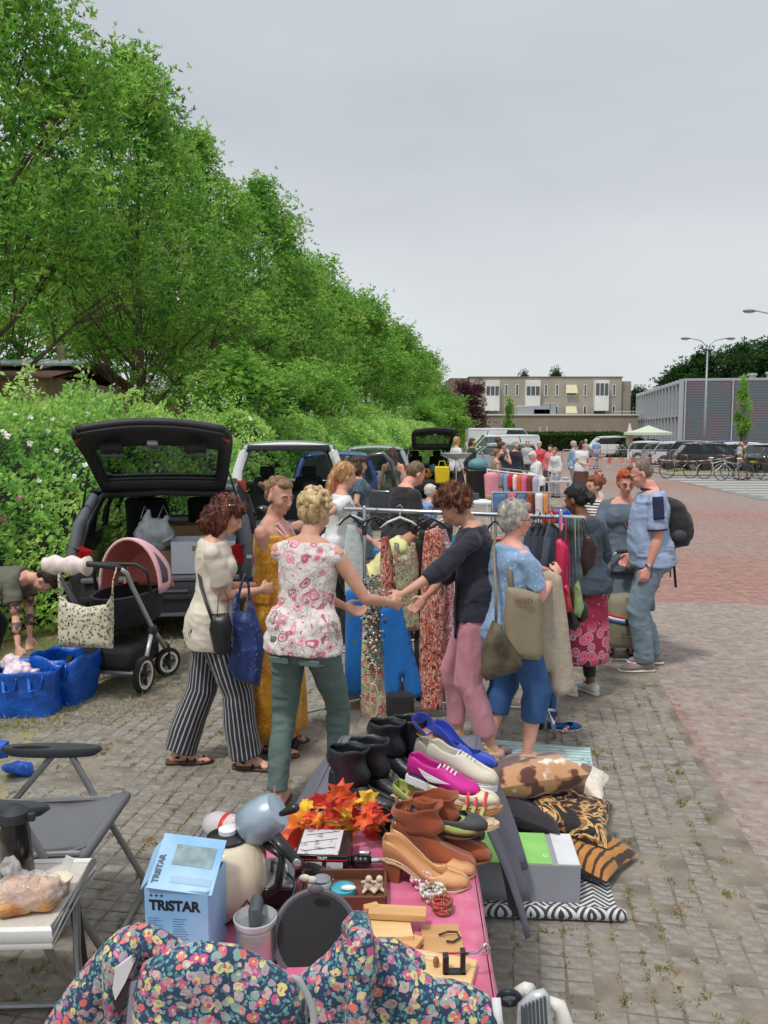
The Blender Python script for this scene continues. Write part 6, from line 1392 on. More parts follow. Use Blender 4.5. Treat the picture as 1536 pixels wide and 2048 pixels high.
def edist(P,poly):
 d=np.full(len(P),1e9);n=len(poly)
 for i in range(n):
  a=np.array(poly[i]);b_=np.array(poly[(i+1)%n]);ab=b_-a;t=np.clip(((P-a)@ab)/(ab@ab+1e-12),0,1);d=np.minimum(d,np.linalg.norm(P-a-t[:,None]*ab,axis=1))
 return d
def puff(outline,bulge=.03,step=.02,folds=0,fs=(30,6),seed=1,edge=.05,mn=.004,back=1.0):
 """soft closed body over a 2D outline (metres): returns (verts (x, y, depth), faces)"""
 n=len(outline);pts=[]
 for i in range(n):
  a,b_=np.array(outline[i]),np.array(outline[(i+1)%n]);L=np.linalg.norm(b_-a);k=max(1,int(L/step))
  for q in range(k):pts.append(tuple(a+(b_-a)*q/k))
 nb=len(pts);mnx=np.min(pts,axis=0);mxx=np.max(pts,axis=0);gx=np.arange(mnx[0],mxx[0],step);gy_=np.arange(mnx[1],mxx[1],step)
 Gd=np.array([(x+(step/2 if j%2 else 0),y)for j,y in enumerate(gy_)for x in gx]);
 if len(Gd):Gd=Gd[inpoly(Gd,pts)]
 if len(Gd):Gd=Gd[edist(Gd,pts)>step*.45]
 allp=[V(p)for p in pts]+[V(p)for p in (Gd if len(Gd)else [])]
 vs,ed,fs_,ov,oe,of=delaunay_2d_cdt(allp,[],[list(range(nb))],1,1e-7)
 Q=np.array([tuple(v)for v in vs]);d=edist(Q,pts);t=np.clip(d/edge,0,1);h=mn+bulge*np.sqrt(1-(1-t)**2)
 Q3=np.stack([Q[:,0]*fs[0],Q[:,1]*fs[1],np.zeros(len(Q))],1);wq=vnoise(Q3*.35,1.0,seed+5)[:,None]*np.array([[2.0,.5,0]])
 f=(vnoise(Q3+wq,1.0,seed)+.5*vnoise(Q3*2.1,1.0,seed+1))*folds*np.clip(d/(edge*.3),.25,1)
 N_=len(Q);verts=[(Q[i,0],Q[i,1],h[i]+f[i])for i in range(N_)]+[(Q[i,0],Q[i,1],-h[i]*back+f[i])for i in range(N_)]
 faces=[tuple(a)for a in fs_]+[tuple(N_+i for i in a[::-1])for a in fs_]
 cnt={}
 for a in fs_:
  for i in range(len(a)):e_=(a[i],a[(i+1)%len(a)]);cnt[e_]=1
 for (a,b_)in list(cnt):
  if (b_,a)not in cnt:faces.append((a,N_+a,N_+b_,b_))
 return verts,faces
def hang(name,label,cat,outline_px,Y,mt,bulge=.02,folds=.012,fs=(30,5),group=None,step=.02,slope=0,parent=None,part=None,seed=1,edge=.04,tilt=0,mn=.004,edge_back=1.0):
 """a soft thing hanging upright, its outline given where it is seen, at distance Y, with real bulk"""
 ys=[p[1]for p in outline_px];py0=min(ys);cx=sum(p[0]for p in outline_px)/len(outline_px);O=W(cx,py0,Y)
 ol=[]
 for px,py in outline_px:p=W(px,py,Y);ol.append((p.x-O.x,p.z-O.z))
 vs,fc=puff(ol,bulge,step,folds,fs,seed,edge,mn,edge_back)
 m=M();m.v=[(x,-d+slope*x+tilt*z,z)for x,z,d in vs];m.f=[tuple(f)for f in fc]
 if parent is None:
  t=thing(name,label,cat,O,0,group);m.build(part or 'fabric',mt,t,smooth=75);return t
 PO=V(parent.matrix_basis.translation)if parent.parent is None else V((0,0,0))
 R=Rz(-parent.rotation_euler.z);m.v=[tuple(R@(V(v)+O-PO))for v in m.v];return m.build(name,mt,parent,smooth=75)
def hanger(parent,px,py,Y,w=.20,mt=None,face=1,drop=.07):
 """clothes hanger under the rail: hook, shoulders"""
 O=W(px,py,Y);PO=V(parent.location);o=O-PO;m=M();x=w
 m.tube([o+V((0,0,-.01)),o+V((.02,0,.02)),o+V((.0,0,.045)),o+V((-.022,0,.03))],.0025,5)
 m.tube([o+V((0,0,-.01)),o+V((0,0,-.05))],.003,5);m.tube([o+V((-x,0,-.05-drop)),o+V((-x*.6,0,-.04-drop*.55)),o+V((0,0,-.045)),o+V((x*.6,0,-.04-drop*.55)),o+V((x,0,-.05-drop))],[.005,.009,.010,.009,.005],6)
 return m.build('hanger',mt,parent,smooth=180)
def smooth01(t):t=max(0,min(1,t));return t*t*(3-2*t)
def shoe_parts(style,L=.25):
 """local: heel at x=0, toe at x=L, z up; returns list of (part name, M, role)"""
 hh={'pump':.060,'bluepump':.07,'heelboot':.045,'boot':.022,'flat':.006,'sneaker':.02,'sandal':.012}[style];sole_t={'sneaker':.024,'sandal':.014,'boot':.012}.get(style,.005)
 wid=[(0,.020),(.05,.029),(.18,.032),(.38,.030),(.6,.040),(.72,.043),(.86,.036),(.95,.022),(1,.006)];N_=16
 def zs(u):return hh*(1-smooth01((u-.12)/.50))+.006*smooth01((u-.8)/.2)+sole_t
 top={'pump':[(0,.062),(.1,.058),(.3,.040),(.5,.034),(.62,.036),(.74,.046),(.9,.034),(1,.014)],'flat':[(0,.05),(.1,.046),(.3,.036),(.5,.032),(.66,.036),(.75,.042),(.9,.032),(1,.012)],'sneaker':[(0,.066),(.08,.072),(.22,.058),(.36,.062),(.48,.074),(.6,.066),(.75,.052),(.9,.044),(1,.02)],'boot':[(0,.09),(.1,.10),(.3,.105),(.45,.088),(.6,.066),(.75,.054),(.9,.042),(1,.016)]}
 T=top['pump' if 'pump' in style else 'boot' if 'boot' in style else 'sneaker' if style=='sneaker' else 'flat']
 uo={'pump':.70,'bluepump':.72,'flat':.70,'sneaker':.46,'boot':0,'heelboot':0,'sandal':.7}[style];out=[]
 if style!='sandal':
  m=M();rs=[]
  for i in range(19):
   u=(i/18)**.9;w=interp(u,wid);h=interp(u,T);b_=zs(u);op=u<uo;fo=pi*(.60 if op else 1.0)if style!='sneaker' else pi*(.70 if op else 1.0)
   if op and u>uo-.1:fo=lerp(fo,pi,smooth01((u-uo+.1)/.1))
   if 'boot' in style and.04<u<.40:fo=pi*.72
   ring=[]
   for j in range(N_+1):
    f=lerp(-fo,fo,j/N_);sx=abs(sin(f))**.8*(1 if f>0 else -1);zz=(1-cos(f))/2
    if op or ('boot' in style and.04<u<.40):zz=zz/((1-cos(fo))/2);sx=sin(f)if abs(f)<pi/2 else (1 if f>0 else -1)*(1-.25*(abs(f)-pi/2)/(pi/2))
    ring.append(V((u*L,w*sx,b_+h*zz)))
   rs.append(ring)
  m.rings(rs,cap=False,closed=False);m.f+=[tuple(range(0,N_+1))];out.append(('upper',m,'main'))
 if 'boot' in style:
  hgt=.125 if style=='boot' else.075;s_=M();rs=[];z0=zs(.1)+.055
  for i in range(9):
   t=i/8;cx=lerp(.075,.065,t);rx=lerp(.066,.062,t)+.012*t;ry=lerp(.036,.052,t)
   rs.append([V((cx+cos(2*pi*j/20)*rx+.01*sin(t*7),sin(2*pi*j/20)*ry,z0+hgt*t+(.012*cos(2*pi*j/20)*(1 if style=='heelboot' else.5))*t+.004*sin(j*1.7+t*5)))for j in range(20)])
  s_.rings(rs,cap=False);out.append(('shaft',s_,'main'))
 so=M();rs=[]
 for i in range(15):
  u=i/14;w=interp(u,wid)*(1.12 if style=='sneaker' else 1.0);z=zs(u);rs.append([V((u*L,-w,z-sole_t)),V((u*L,w,z-sole_t)),V((u*L,w,z)),V((u*L,-w,z))])
 so.rings(rs);out.append(('sole',so,'sole'))
 if hh>.03 or 'boot' in style:h_=M();k=.8 if 'boot' in style else.72;h_.rings([[V((x*L*s_+(1-s_)*.03,y*s_,z))for x,y in ((-.0,-.024),(.22,-.028),(.24,0),(.22,.028),(-.0,.024))]for z,s_ in ((0,k),(hh*.6,.88),(zs(.1)-sole_t+.003,1.05))]);out.append(('heel',h_,'heel'))
 if style in ('pump','bluepump','flat','sneaker','sandal'):
  ins=M();ins.rings([[V((u*L,-interp(u,wid)*.86,zs(u)+.004)),V((u*L,interp(u,wid)*.86,zs(u)+.004))]for u in [.03+.9*q/10 for q in range(11)]],cap=False,closed=False);out.append(('insole',ins,'insole'))
 if style=='sneaker':
  lc=M()
  for q in range(5):u=.40+q*.055;z=zs(u)+interp(u,T)+.003;lc.tube([V((u*L,-.022,z-.012)),V((u*L+.006,0,z+.002)),V((u*L,.022,z-.012))],.0032,5)
  tg=M();tg.ell((.30*L,0,zs(.3)+.078),(.035,.026,.010),8,5,Ry(-.5));out+=[('laces',lc,'sole')]
 if style=='sandal':
  st_=M()
  for u in (.5,.62,.74):st_.tube([V((u*L,-.042,zs(u))),V((u*L+.005,-.03,zs(u)+.03)),V((u*L+.01,0,zs(u)+.045)),V((u*L+.005,.03,zs(u)+.03)),V((u*L,.042,zs(u)))],.0065,6)
  out.append(('strap',st_,'main'))
 return out
SHOEM={}
def shoe(label,style,pos,heading,main,sole,L=.25,roll=0,pitch=0,heel=None,insole=None,group=None,cat='shoe',name=None,extra=None):
 key=(style,round(L,3),main.name,sole.name,(heel or sole).name,(insole or sole).name)
 if key not in SHOEM:SHOEM[key]=[(nm,m.mesh(nm,{'main':main,'sole':sole,'heel':heel or sole,'insole':insole or sole}[r],60),nm in ('upper','shaft','insole'))for nm,m,r in shoe_parts(style,L)]
 R=Rz(radians(heading))@Ry(radians(-pitch))@Rx(radians(roll));t=thing(name or ('boot' if 'boot' in style else 'sneaker' if style=='sneaker' else 'shoe'),label,cat,group=group);t.matrix_world=Matrix.Translation(pos)@R.to_4x4()
 for nm,me,th in SHOEM[key]:link(nm,me,t,thick=.0025 if th else 0)
 return t
def pillow_mesh(w=.46,d=.46,h=.15,n=18,seed=1,crease=.012):
 m=M()
 for s in (1,-1):
  def f(a,b_):
   x,y=2*a-1,2*b_-1;e_=(1-x**4)*(1-y**4);z=s*h/2*max(0,e_)**.55;pin=1-.10*(1-abs(x))*abs(y)**3-0;pin2=1-.10*(1-abs(y))*abs(x)**3
   px,py=x*w/2*pin2,y*d/2*pin
   return (px,py,z+crease*noise.noise(V((px*9+seed,py*9,s*2)))*e_+.5*crease*noise.noise(V((px*25,py*25+seed,s)))*e_)
  o=len(m.v);m.grid(f,n,n)
  if s<0:
   k=(n)*(n);m.f[-k:]=[tuple(reversed(q))for q in m.f[-k:]]
 return m
K_BLEA=mat('black_leather',srgb(30,32,38),.4,var=.15,scale=10,bump=.4,bs=90,bdist=.003,spec=.6)
m_navyt=pattern('navy_printed_nylon','dots',[srgb(30,52,112),srgb(88,116,160)],34,width=.2,rough=.5,bump=.02)
def bagstrap(t,pts,r,mt,name='handle',flat=.35):o=V(t.location);m=M();m.tube([p-o for p in pts],r,8,flat=flat);return m.build(name,mt,t,smooth=180)
t=hang('handbag','small black leather handbag hanging at the striped trousers','handbag',[(424,1228),(458,1226),(464,1252),(462,1305),(440,1312),(428,1304),(418,1258)],4.60,K_BLEA,.045,.006,edge=.05)
bagstrap(t,[W(434,1232,4.58),W(438,1190,4.58),W(448,1180,4.58),W(456,1195,4.58),W(456,1230,4.58)],.006,K_STRAP);bagstrap(t,[W(395,1120,4.86),W(402,1172,4.70),W(412,1205,4.60),W(425,1240,4.57)],.010,K_STRAP,'shoulder_strap');bagstrap(t,[W(426,1232,4.55),W(430,1250,4.55)],.005,mat('brass',srgb(190,150,80),.3,metal=.8),'buckle')
t=hang('tote_bag','navy blue patterned nylon tote bag on the forearm over the striped trousers','tote bag',[(464,1206),(474,1182),(480,1222),(492,1226),(500,1190),(508,1215),(524,1262),(530,1290),(520,1372),(470,1360),(455,1332),(466,1290),(462,1240)],4.70,m_navyt,.045,.035,fs=(26,9),edge=.06)
bagstrap(t,[W(474,1210,4.7),W(482,1170,4.68),W(490,1148,4.7),W(497,1170,4.72),W(500,1215,4.7)],.012,m_navyt)
K_TOTE=mat('taupe_canvas',srgb(142,128,106),.85,var=.08,scale=7,bump=.4,bs=90,bdist=.004);K_BRLEA=mat('worn_brown_leather',srgb(64,54,42),.5,col2=srgb(108,98,78),scale=7,bump=.3,bs=60,bdist=.004)
t=hang('tote_bag','taupe canvas tote hanging at the back of the light blue shirt','tote bag',[(1012,1172),(1048,1178),(1082,1190),(1090,1300),(1080,1322),(1046,1318),(1010,1312),(1006,1240)],4.72,K_TOTE,.035,.018,fs=(22,5),edge=.05,slope=.15)
bagstrap(t,[W(1022,1180,4.74),W(1018,1120,4.84),W(1016,1080,4.98),W(1022,1072,5.12)],.016,K_TAUPE,flat=.2);bagstrap(t,[W(1066,1188,4.74),W(1052,1165,4.8),W(1046,1150,4.9)],.014,K_STRAP,flat=.2)
R_=Rx(pi/2);text('lettering','WAD',.042,mat('tote_print',srgb(112,98,78)),t,W(1030,1208,4.665)-V(t.location),R_,bold=.001)
t=hang('handbag','worn brown leather slouch bag hanging beside the pink trousers','handbag',[(985,1240),(998,1248),(1040,1310),(1047,1330),(1030,1345),(972,1362),(962,1350),(962,1300)],4.68,K_BRLEA,.05,.012,edge=.05)
bagstrap(t,[W(992,1245,4.68),W(992,1180,4.72),W(988,1110,4.86),W(990,1068,5.05)],.009,K_TAUPE,'shoulder_strap')
t=thing('cardigan','oatmeal knitted cardigan on a hanger held up by the person in light blue','cardigan',W(1110,1140,4.98));K_OAT=mat('oatmeal_knit',srgb(176,164,146),.95,var=.1,scale=30,bump=.8,bs=120,bdist=.006)
hang('knit_body',None,None,[(1068,1150),(1100,1140),(1122,1152),(1135,1240),(1150,1370),(1146,1388),(1112,1392),(1096,1372),(1098,1345),(1070,1350),(1062,1300)],4.95,K_OAT,.03,.03,fs=(24,4),edge=.05,parent=t)
bagstrap(t,[W(1058,1106,5.0),W(1085,1128,5.0),W(1108,1142,5.0)],.008,K_STRAP,'hanger')
def rack_z():return
RA,RB=W(690,1018,5.9),W(1168,1036,5.55)
rk=thing('clothes_rack','long chrome clothes rack full of dresses, jackets and bags','clothes rack',V((RA.x,RA.y,0)));o=V(rk.location)
M().cap(RA-o,RB-o,.016,.016,12).build('rail',K_SILV,rk,smooth=60)
def onrail(px):t=(px-690)/(1168-690);return RA.lerp(RB,t)
for px,nm in ((731,'post'),(1122,'post')):
 p=onrail(px);M().cap(V((p.x,p.y-.03,.08))-o,V((p.x,p.y-.03,1.50))-o,.0125,.0125,12).build('post',K_SILV,rk,smooth=60);M().lathe([(.017,1.30),(.017,1.36),(.013,1.37)],12,V((p.x,p.y-.03,0))-o).build('collar',m_trim,rk)
p=onrail(731);q=onrail(1122)
M().tube([G(578,1462)+V((0,0,.10))-o,V((p.x,p.y,.10))-o,V((q.x,q.y,.10))-o],.012,8).build('base_bar',K_SILV,rk,smooth=60)
M().tube([V((q.x,q.y,.10))-o,W(1092,1420,5.1)-o,W(1106,1445,5.05)-o,G(1110,1474)-o],.014,8).build('foot',K_SILV,rk,smooth=60)
for c in (G(590,1500),G(572,1460)):w=M();w.lathe([(.012,-.012),(.035,-.012),(.038,0),(.035,.012),(.012,.012)],16,c+V((0,0,.038))-o,Ry(pi/2)@Rx(.4));w.box(c+V((0,0,.07))-o,(.03,.045,.03));w.build('castor',m_trim,rk,smooth=40)
m_cob=mat('cobalt_wool',srgb(14,108,190),.8,var=.08,scale=12,bump=.5,bs=70,bdist=.005,sheen=.2)
m_trop=pattern('tropical_print','paisley',[srgb(150,190,130),srgb(196,206,110),srgb(220,226,200),srgb(222,90,110),srgb(190,210,160),srgb(168,196,180)],9,wob=.1,bump=.01)
m_rust=pattern('rust_snake_print','paisley',[srgb(60,44,44),srgb(172,74,58),srgb(196,96,74),srgb(222,190,172),srgb(168,66,52),srgb(110,60,54)],15,wob=.1,bump=.012,stretch=(1.4,1,.6))
m_rw=pattern('red_white_flowers','paisley',[srgb(222,214,210),srgb(200,60,90),srgb(226,200,204),srgb(170,40,70),srgb(230,226,222)],12,wob=.1,bump=.01)
m_teal=pattern('teal_coral_print','paisley',[srgb(52,110,110),srgb(196,80,90),srgb(120,170,150),srgb(214,190,110),srgb(60,90,120)],26,wob=.05,bump=.01)
m_seq=pattern('brown_sequins','dots',[srgb(150,118,94),srgb(214,186,150)],90,width=.3,bump=.01);m_gj=mat('grey_tweed',srgb(122,128,136),.9,var=.15,scale=60,bump=.3,bs=120,bdist=.003);m_nj=mat('navy_wool_jacket',srgb(40,48,62),.85,var=.1,scale=14,bump=.3,bs=80,bdist=.003)
m_hot=mat('hot_pink_leather',srgb(214,50,96),.5,var=.08,bump=.4,bs=30,bdist=.006);m_lime=mat('soft_green_leather',srgb(140,168,110),.55,var=.08,bump=.3,bs=40,bdist=.004);m_mint=mat('pale_mint_chiffon',srgb(196,206,204),.6,var=.05,bump=.4,bs=20)
m_dkb=mat('dark_brown_leather',srgb(50,32,30),.45,var=.15,bump=.3,bs=60,bdist=.004);m_hgw=mat('white_hanger',srgb(216,216,210),.4);m_hgb=mat('black_hanger',srgb(34,34,36),.4)
GP='clothes hanging on the long rack'
def cl_(label,px,ol,dY,mt,hm=None,w=.10,hy=None,**kw):
 p=onrail(px);t=thing('garment',label,'clothes',V((p.x,p.y+dY,p.z)),0,GP)
 hang('fabric',None,None,ol,p.y+dY,mt,parent=t,**kw);hh_=CY-((p-V((0,0,H))).dot(UP)/(p-V((0,0,H))).dot(FW)*F)
 hanger(t,px,hh_,p.y+dY,w,hm or m_hgb);return t
cl_('pale mint blouse hanging at the left end of the rack',705,[(694,1046),(714,1046),(722,1080),(740,1160),(742,1190),(690,1190),(688,1100)],.06,m_mint,m_hgw,.12,seed=2)
t=cl_('cobalt blue knitted jacket hanging open around the rack post',745,[(692,1182),(720,1172),(748,1176),(744,1200),(735,1260),(738,1320),(735,1388),(688,1392),(690,1300)],.02,m_cob,m_hgb,.05,seed=3,folds=.008)
hang('front_and_sleeve',None,None,[(758,1215),(788,1200),(806,1206),(818,1260),(834,1330),(851,1388),(822,1400),(812,1392),(804,1350),(802,1390),(770,1392),(764,1300),(757,1260)],onrail(745).y-.10,m_cob,parent=t,bulge=.035,folds=.012,fs=(24,4),seed=4)
for px,py in ((768,1238),(700,1235),(709,1282)):M().lathe([(.001,-.003),(.013,-.003),(.013,.003),(.001,.003)],12,W(px,py,onrail(745).y-.15)-V(t.location),Rx(pi/2)).build('button',K_SILV,t)
cl_('long dress in green, yellow and pink tropical print below the necklaces',750,[(728,1180),(762,1180),(770,1260),(782,1360),(788,1450),(722,1455),(722,1330)],-.04,m_trop,m_hgb,.12,seed=5,bulge=.03,folds=.03)
cl_('brown sequinned skirt hanging low at the left end of the rack',700,[(684,1385),(720,1385),(722,1450),(678,1452),(672,1420)],.04,m_seq,m_hgb,.08,seed=6)
cl_('strappy teal and coral printed dress on a white hanger',800,[(788,1085),(798,1085),(800,1110),(816,1110),(822,1085),(830,1085),(838,1130),(836,1210),(842,1260),(800,1262),(792,1180)],-.06,m_teal,m_hgw,.14,seed=7)
cl_('grey and coral patterned blouse hanging left of the white hanger',772,[(762,1075),(776,1072),(786,1110),(788,1180),(784,1215),(764,1210),(760,1130)],.1,m_rust,m_hgb,.05,seed=21)
cl_('dark green dress hanging behind the printed ones',845,[(838,1060),(852,1060),(864,1110),(868,1250),(862,1370),(842,1372),(836,1200)],.12,mat('bottle_green',srgb(40,66,58),.85),m_hgb,.06,seed=22)
cl_('black evening dress between the teal and the rust printed dress',828,[(826,1075),(846,1080),(852,1180),(856,1300),(850,1400),(832,1405),(828,1290),(834,1180)],.0,K_BLK,m_hgb,.12,seed=8)
cl_('long rust red snake print dress next to the curly haired person',862,[(850,1062),(872,1055),(886,1072),(892,1180),(890,1300),(885,1420),(842,1422),(838,1300),(842,1160),(846,1090)],-.02,m_rust,m_hgb,.12,seed=9,folds=.03,bulge=.03)
cl_('white and raspberry flowered dress behind the rust red one',888,[(876,1060),(892,1058),(905,1100),(910,1250),(908,1400),(892,1430),(884,1380),(880,1200)],.06,m_rw,m_hgw,.12,seed=10)
for i,(px,mt,lb)in enumerate([(1040,m_gj,'light grey tweed jacket, first beside the silver hair'),(1056,m_gj,'second grey jacket on the rack, next to the navy ones'),(1072,m_nj,'navy jacket next to the grey tweed on the rack'),(1084,m_nj,'second navy jacket from the grey tweed'),(1095,mat('ink_jacket',srgb(30,34,44),.85),'near black jacket in the middle of the jackets'),(1106,K_DENJ,'dark denim jacket at the right end of the jackets')]):
 p=onrail(px);t=thing('jacket',lb,'jacket',(p.x,p.y,p.z),0,GP);m=M();R2=Rz(1.15)
 sec=[(-.045,.03,.012),(-.07,.10,.022),(-.11,.17,.03),(-.16,.205,.034),(-.3,.20,.036),(-.45,.20,.038),(-.62,.21,.04)]
 m.rings([[R2@V((cos(a)*w,sin(a)*d_*(1+.25*sin(a*5+i)),z))for a in [2*pi*j/20 for j in range(20)]]for z,w,d_ in sec]);m.build('fabric',mt,t,smooth=180)
 for s in (-1,1):m=M();m.tube([R2@V((s*.17,0,-.12)),R2@V((s*.215,.01,-.3)),R2@V((s*.22,.0,-.6))],[.045,.045,.035],8,flat=.6);m.build('sleeve',mt,t,smooth=180)
 m=M();m.tube([(0,0,-.05),(0,0,-.01),(.0,.015,.02),(0,0,.03),(0,-.018,.015)],.003,5);m.build('hanger',K_SILV if i==5 else m_hgb,t,smooth=180)
def rbag(label,ol,Y,mt,strap_px,sw=.008,mat2=None,**kw):
 t=hang('handbag',label,'handbag',ol,Y,mt,group='bags hanging on the right end of the rack',**kw);bagstrap(t,[W(a,b_,Y)for a,b_ in strap_px],sw,mat2 or mt,'strap');return t
Yb=5.48
rbag('hot pink leather shoulder bag hanging on the rack',[(1112,1082),(1120,1076),(1136,1092),(1141,1120),(1138,1160),(1140,1200),(1128,1225),(1118,1150),(1112,1120)],Yb-.1,m_hot,[(1119,1082),(1122,1030),(1128,1034),(1134,1090)],.010,bulge=.035,edge=.04)
rbag('small red patent bag below the hot pink one',[(1126,1172),(1136,1168),(1146,1222),(1128,1228)],Yb-.16,mat('red_patent',srgb(176,36,60),.25,coat=.5),[(1130,1175),(1128,1120),(1134,1036),(1138,1110),(1136,1172)],.006,bulge=.03)
rbag('slim light green leather bag on a long strap',[(1150,1168),(1158,1160),(1168,1215),(1160,1236),(1148,1230)],Yb-.14,m_lime,[(1152,1170),(1150,1036),(1156,1036),(1158,1090),(1163,1140),(1158,1165)],.007,bulge=.03)
rbag('dark brown square bag hanging at the rack end',[(1168,1072),(1182,1066),(1196,1092),(1190,1130),(1168,1155),(1160,1120)],Yb-.2,m_dkb,[(1168,1075),(1164,1040),(1166,1036),(1180,1070)],.007,bulge=.03)
rbag('olive khaki bag strap and flap behind the green bag',[(1140,1172),(1150,1170),(1156,1210),(1142,1218)],Yb-.05,mat('khaki_leather',srgb(110,112,78),.6),[(1144,1172),(1140,1036),(1146,1036),(1150,1172)],.006,bulge=.03)
rbag('black soft bag hanging lowest under the red bag',[(1132,1222),(1152,1218),(1162,1250),(1150,1262),(1134,1256)],Yb-.1,K_BLEA,[(1138,1225),(1136,1120),(1140,1036),(1146,1225)],.005,bulge=.035)
rbag('black handbag with gold chain in front of the magenta skirt',[(1156,1204),(1176,1202),(1178,1236),(1164,1246),(1154,1236)],Yb-.1,K_BLEA,[(1160,1206),(1162,1120),(1166,1038),(1174,1206)],.004,mat2=MATS['brass'],bulge=.03)
cl_('black trousers hanging down to the ground at the right foot',1075,[(1066,1300),(1090,1300),(1090,1380),(1088,1455),(1076,1468),(1058,1452),(1062,1380)],-.1,K_BLK,m_hgb,.06,seed=13,bulge=.03)
cl_('dark blue jeans hanging right of the black trousers',1104,[(1092,1300),(1112,1300),(1112,1400),(1110,1440),(1096,1438),(1094,1380)],-.05,K_JEANB,m_hgb,.06,seed=14)
cl_('dark flowered skirt hanging behind the cropped jeans',990,[(980,1260),(1012,1260),(1012,1380),(1006,1455),(982,1468),(978,1380)],.1,pattern('dark_flower_print','cells',[srgb(50,46,52),srgb(90,70,60),srgb(196,110,90),srgb(160,150,130)],22,bump=.01),m_hgb,.06,seed=15)
t=shoe('blue slipper lying beside the chrome rack foot','flat',G(1096,1462),10,mat('blue_velour',srgb(22,74,140),.8),K_SOLE,.24)
t=thing('toy_animal','tiny pink toy lying on the ground right of the rack foot','toy',G(1130,1466));m=M()
for a in ((0,0,.02,.018),(.02,.01,.035,.010),(-.02,-.01,.015,.010),(.015,.03,.03,.008)):m.ell(a[:3],a[3],8,5)
m.build('plush_body',mat('toy_pink',srgb(232,168,180)),t,smooth=180)
t=thing('storage_crate','black crate on the ground under the hanging dresses','crate',G(800,1440));M().box((0,.15,.10),(.20,.3,.18)).build('crate_wall',K_BLK,t,bev=.03)
nk=thing('necklace_bunch','bunch of bead necklaces and bracelets hanging on the rack post','necklaces',W(744,1180,onrail(744).y-.12));o_=V(nk.location);rd=random.Random(5)
bm_=[mat('bead_'+n_,c,.25,coat=.5)for n_,c in (('pearl',srgb(224,216,200)),('taupe',srgb(140,122,104)),('black',srgb(36,34,36)),('turquoise',srgb(40,130,150)),('amber',srgb(188,130,74)),('silver',srgb(178,178,176)))]
acc=[M()for _ in bm_]
for i in range(330):
 t_=rd.random();px=744+rd.gauss(0,11)*(1-.3*t_);py=1150+190*t_;p=W(px,py,o_.y-.0+rd.uniform(-.04,.03))-o_;acc[rd.choice([0,0,1,1,2,3,4,5,5])].ell(p,rd.uniform(.006,.013),6,4)
for i,m in enumerate(acc):m.build('bead',bm_[i],nk,smooth=180,kind='stuff')
for dx,L0,L1,mt,r in ((0,1330,1372,bm_[0],.005),(4,1372,1438,bm_[0],.0035)):
 pts=[W(744+dx+cos(a)*(9 if r>.004 else 8),(L0+L1)/2+sin(a)*(L1-L0)/2-4,o_.y-.05)-o_ for a in [2*pi*i/22 for i in range(22)]];m=M()
 if r>.004:
  for p in pts:m.ell(p,.006,6,4)
 else:m.tube(pts,.0045,5,loop=True)
 m.build('pearl_strand' if r>.004 else 'white_cord',mt,nk,smooth=180)
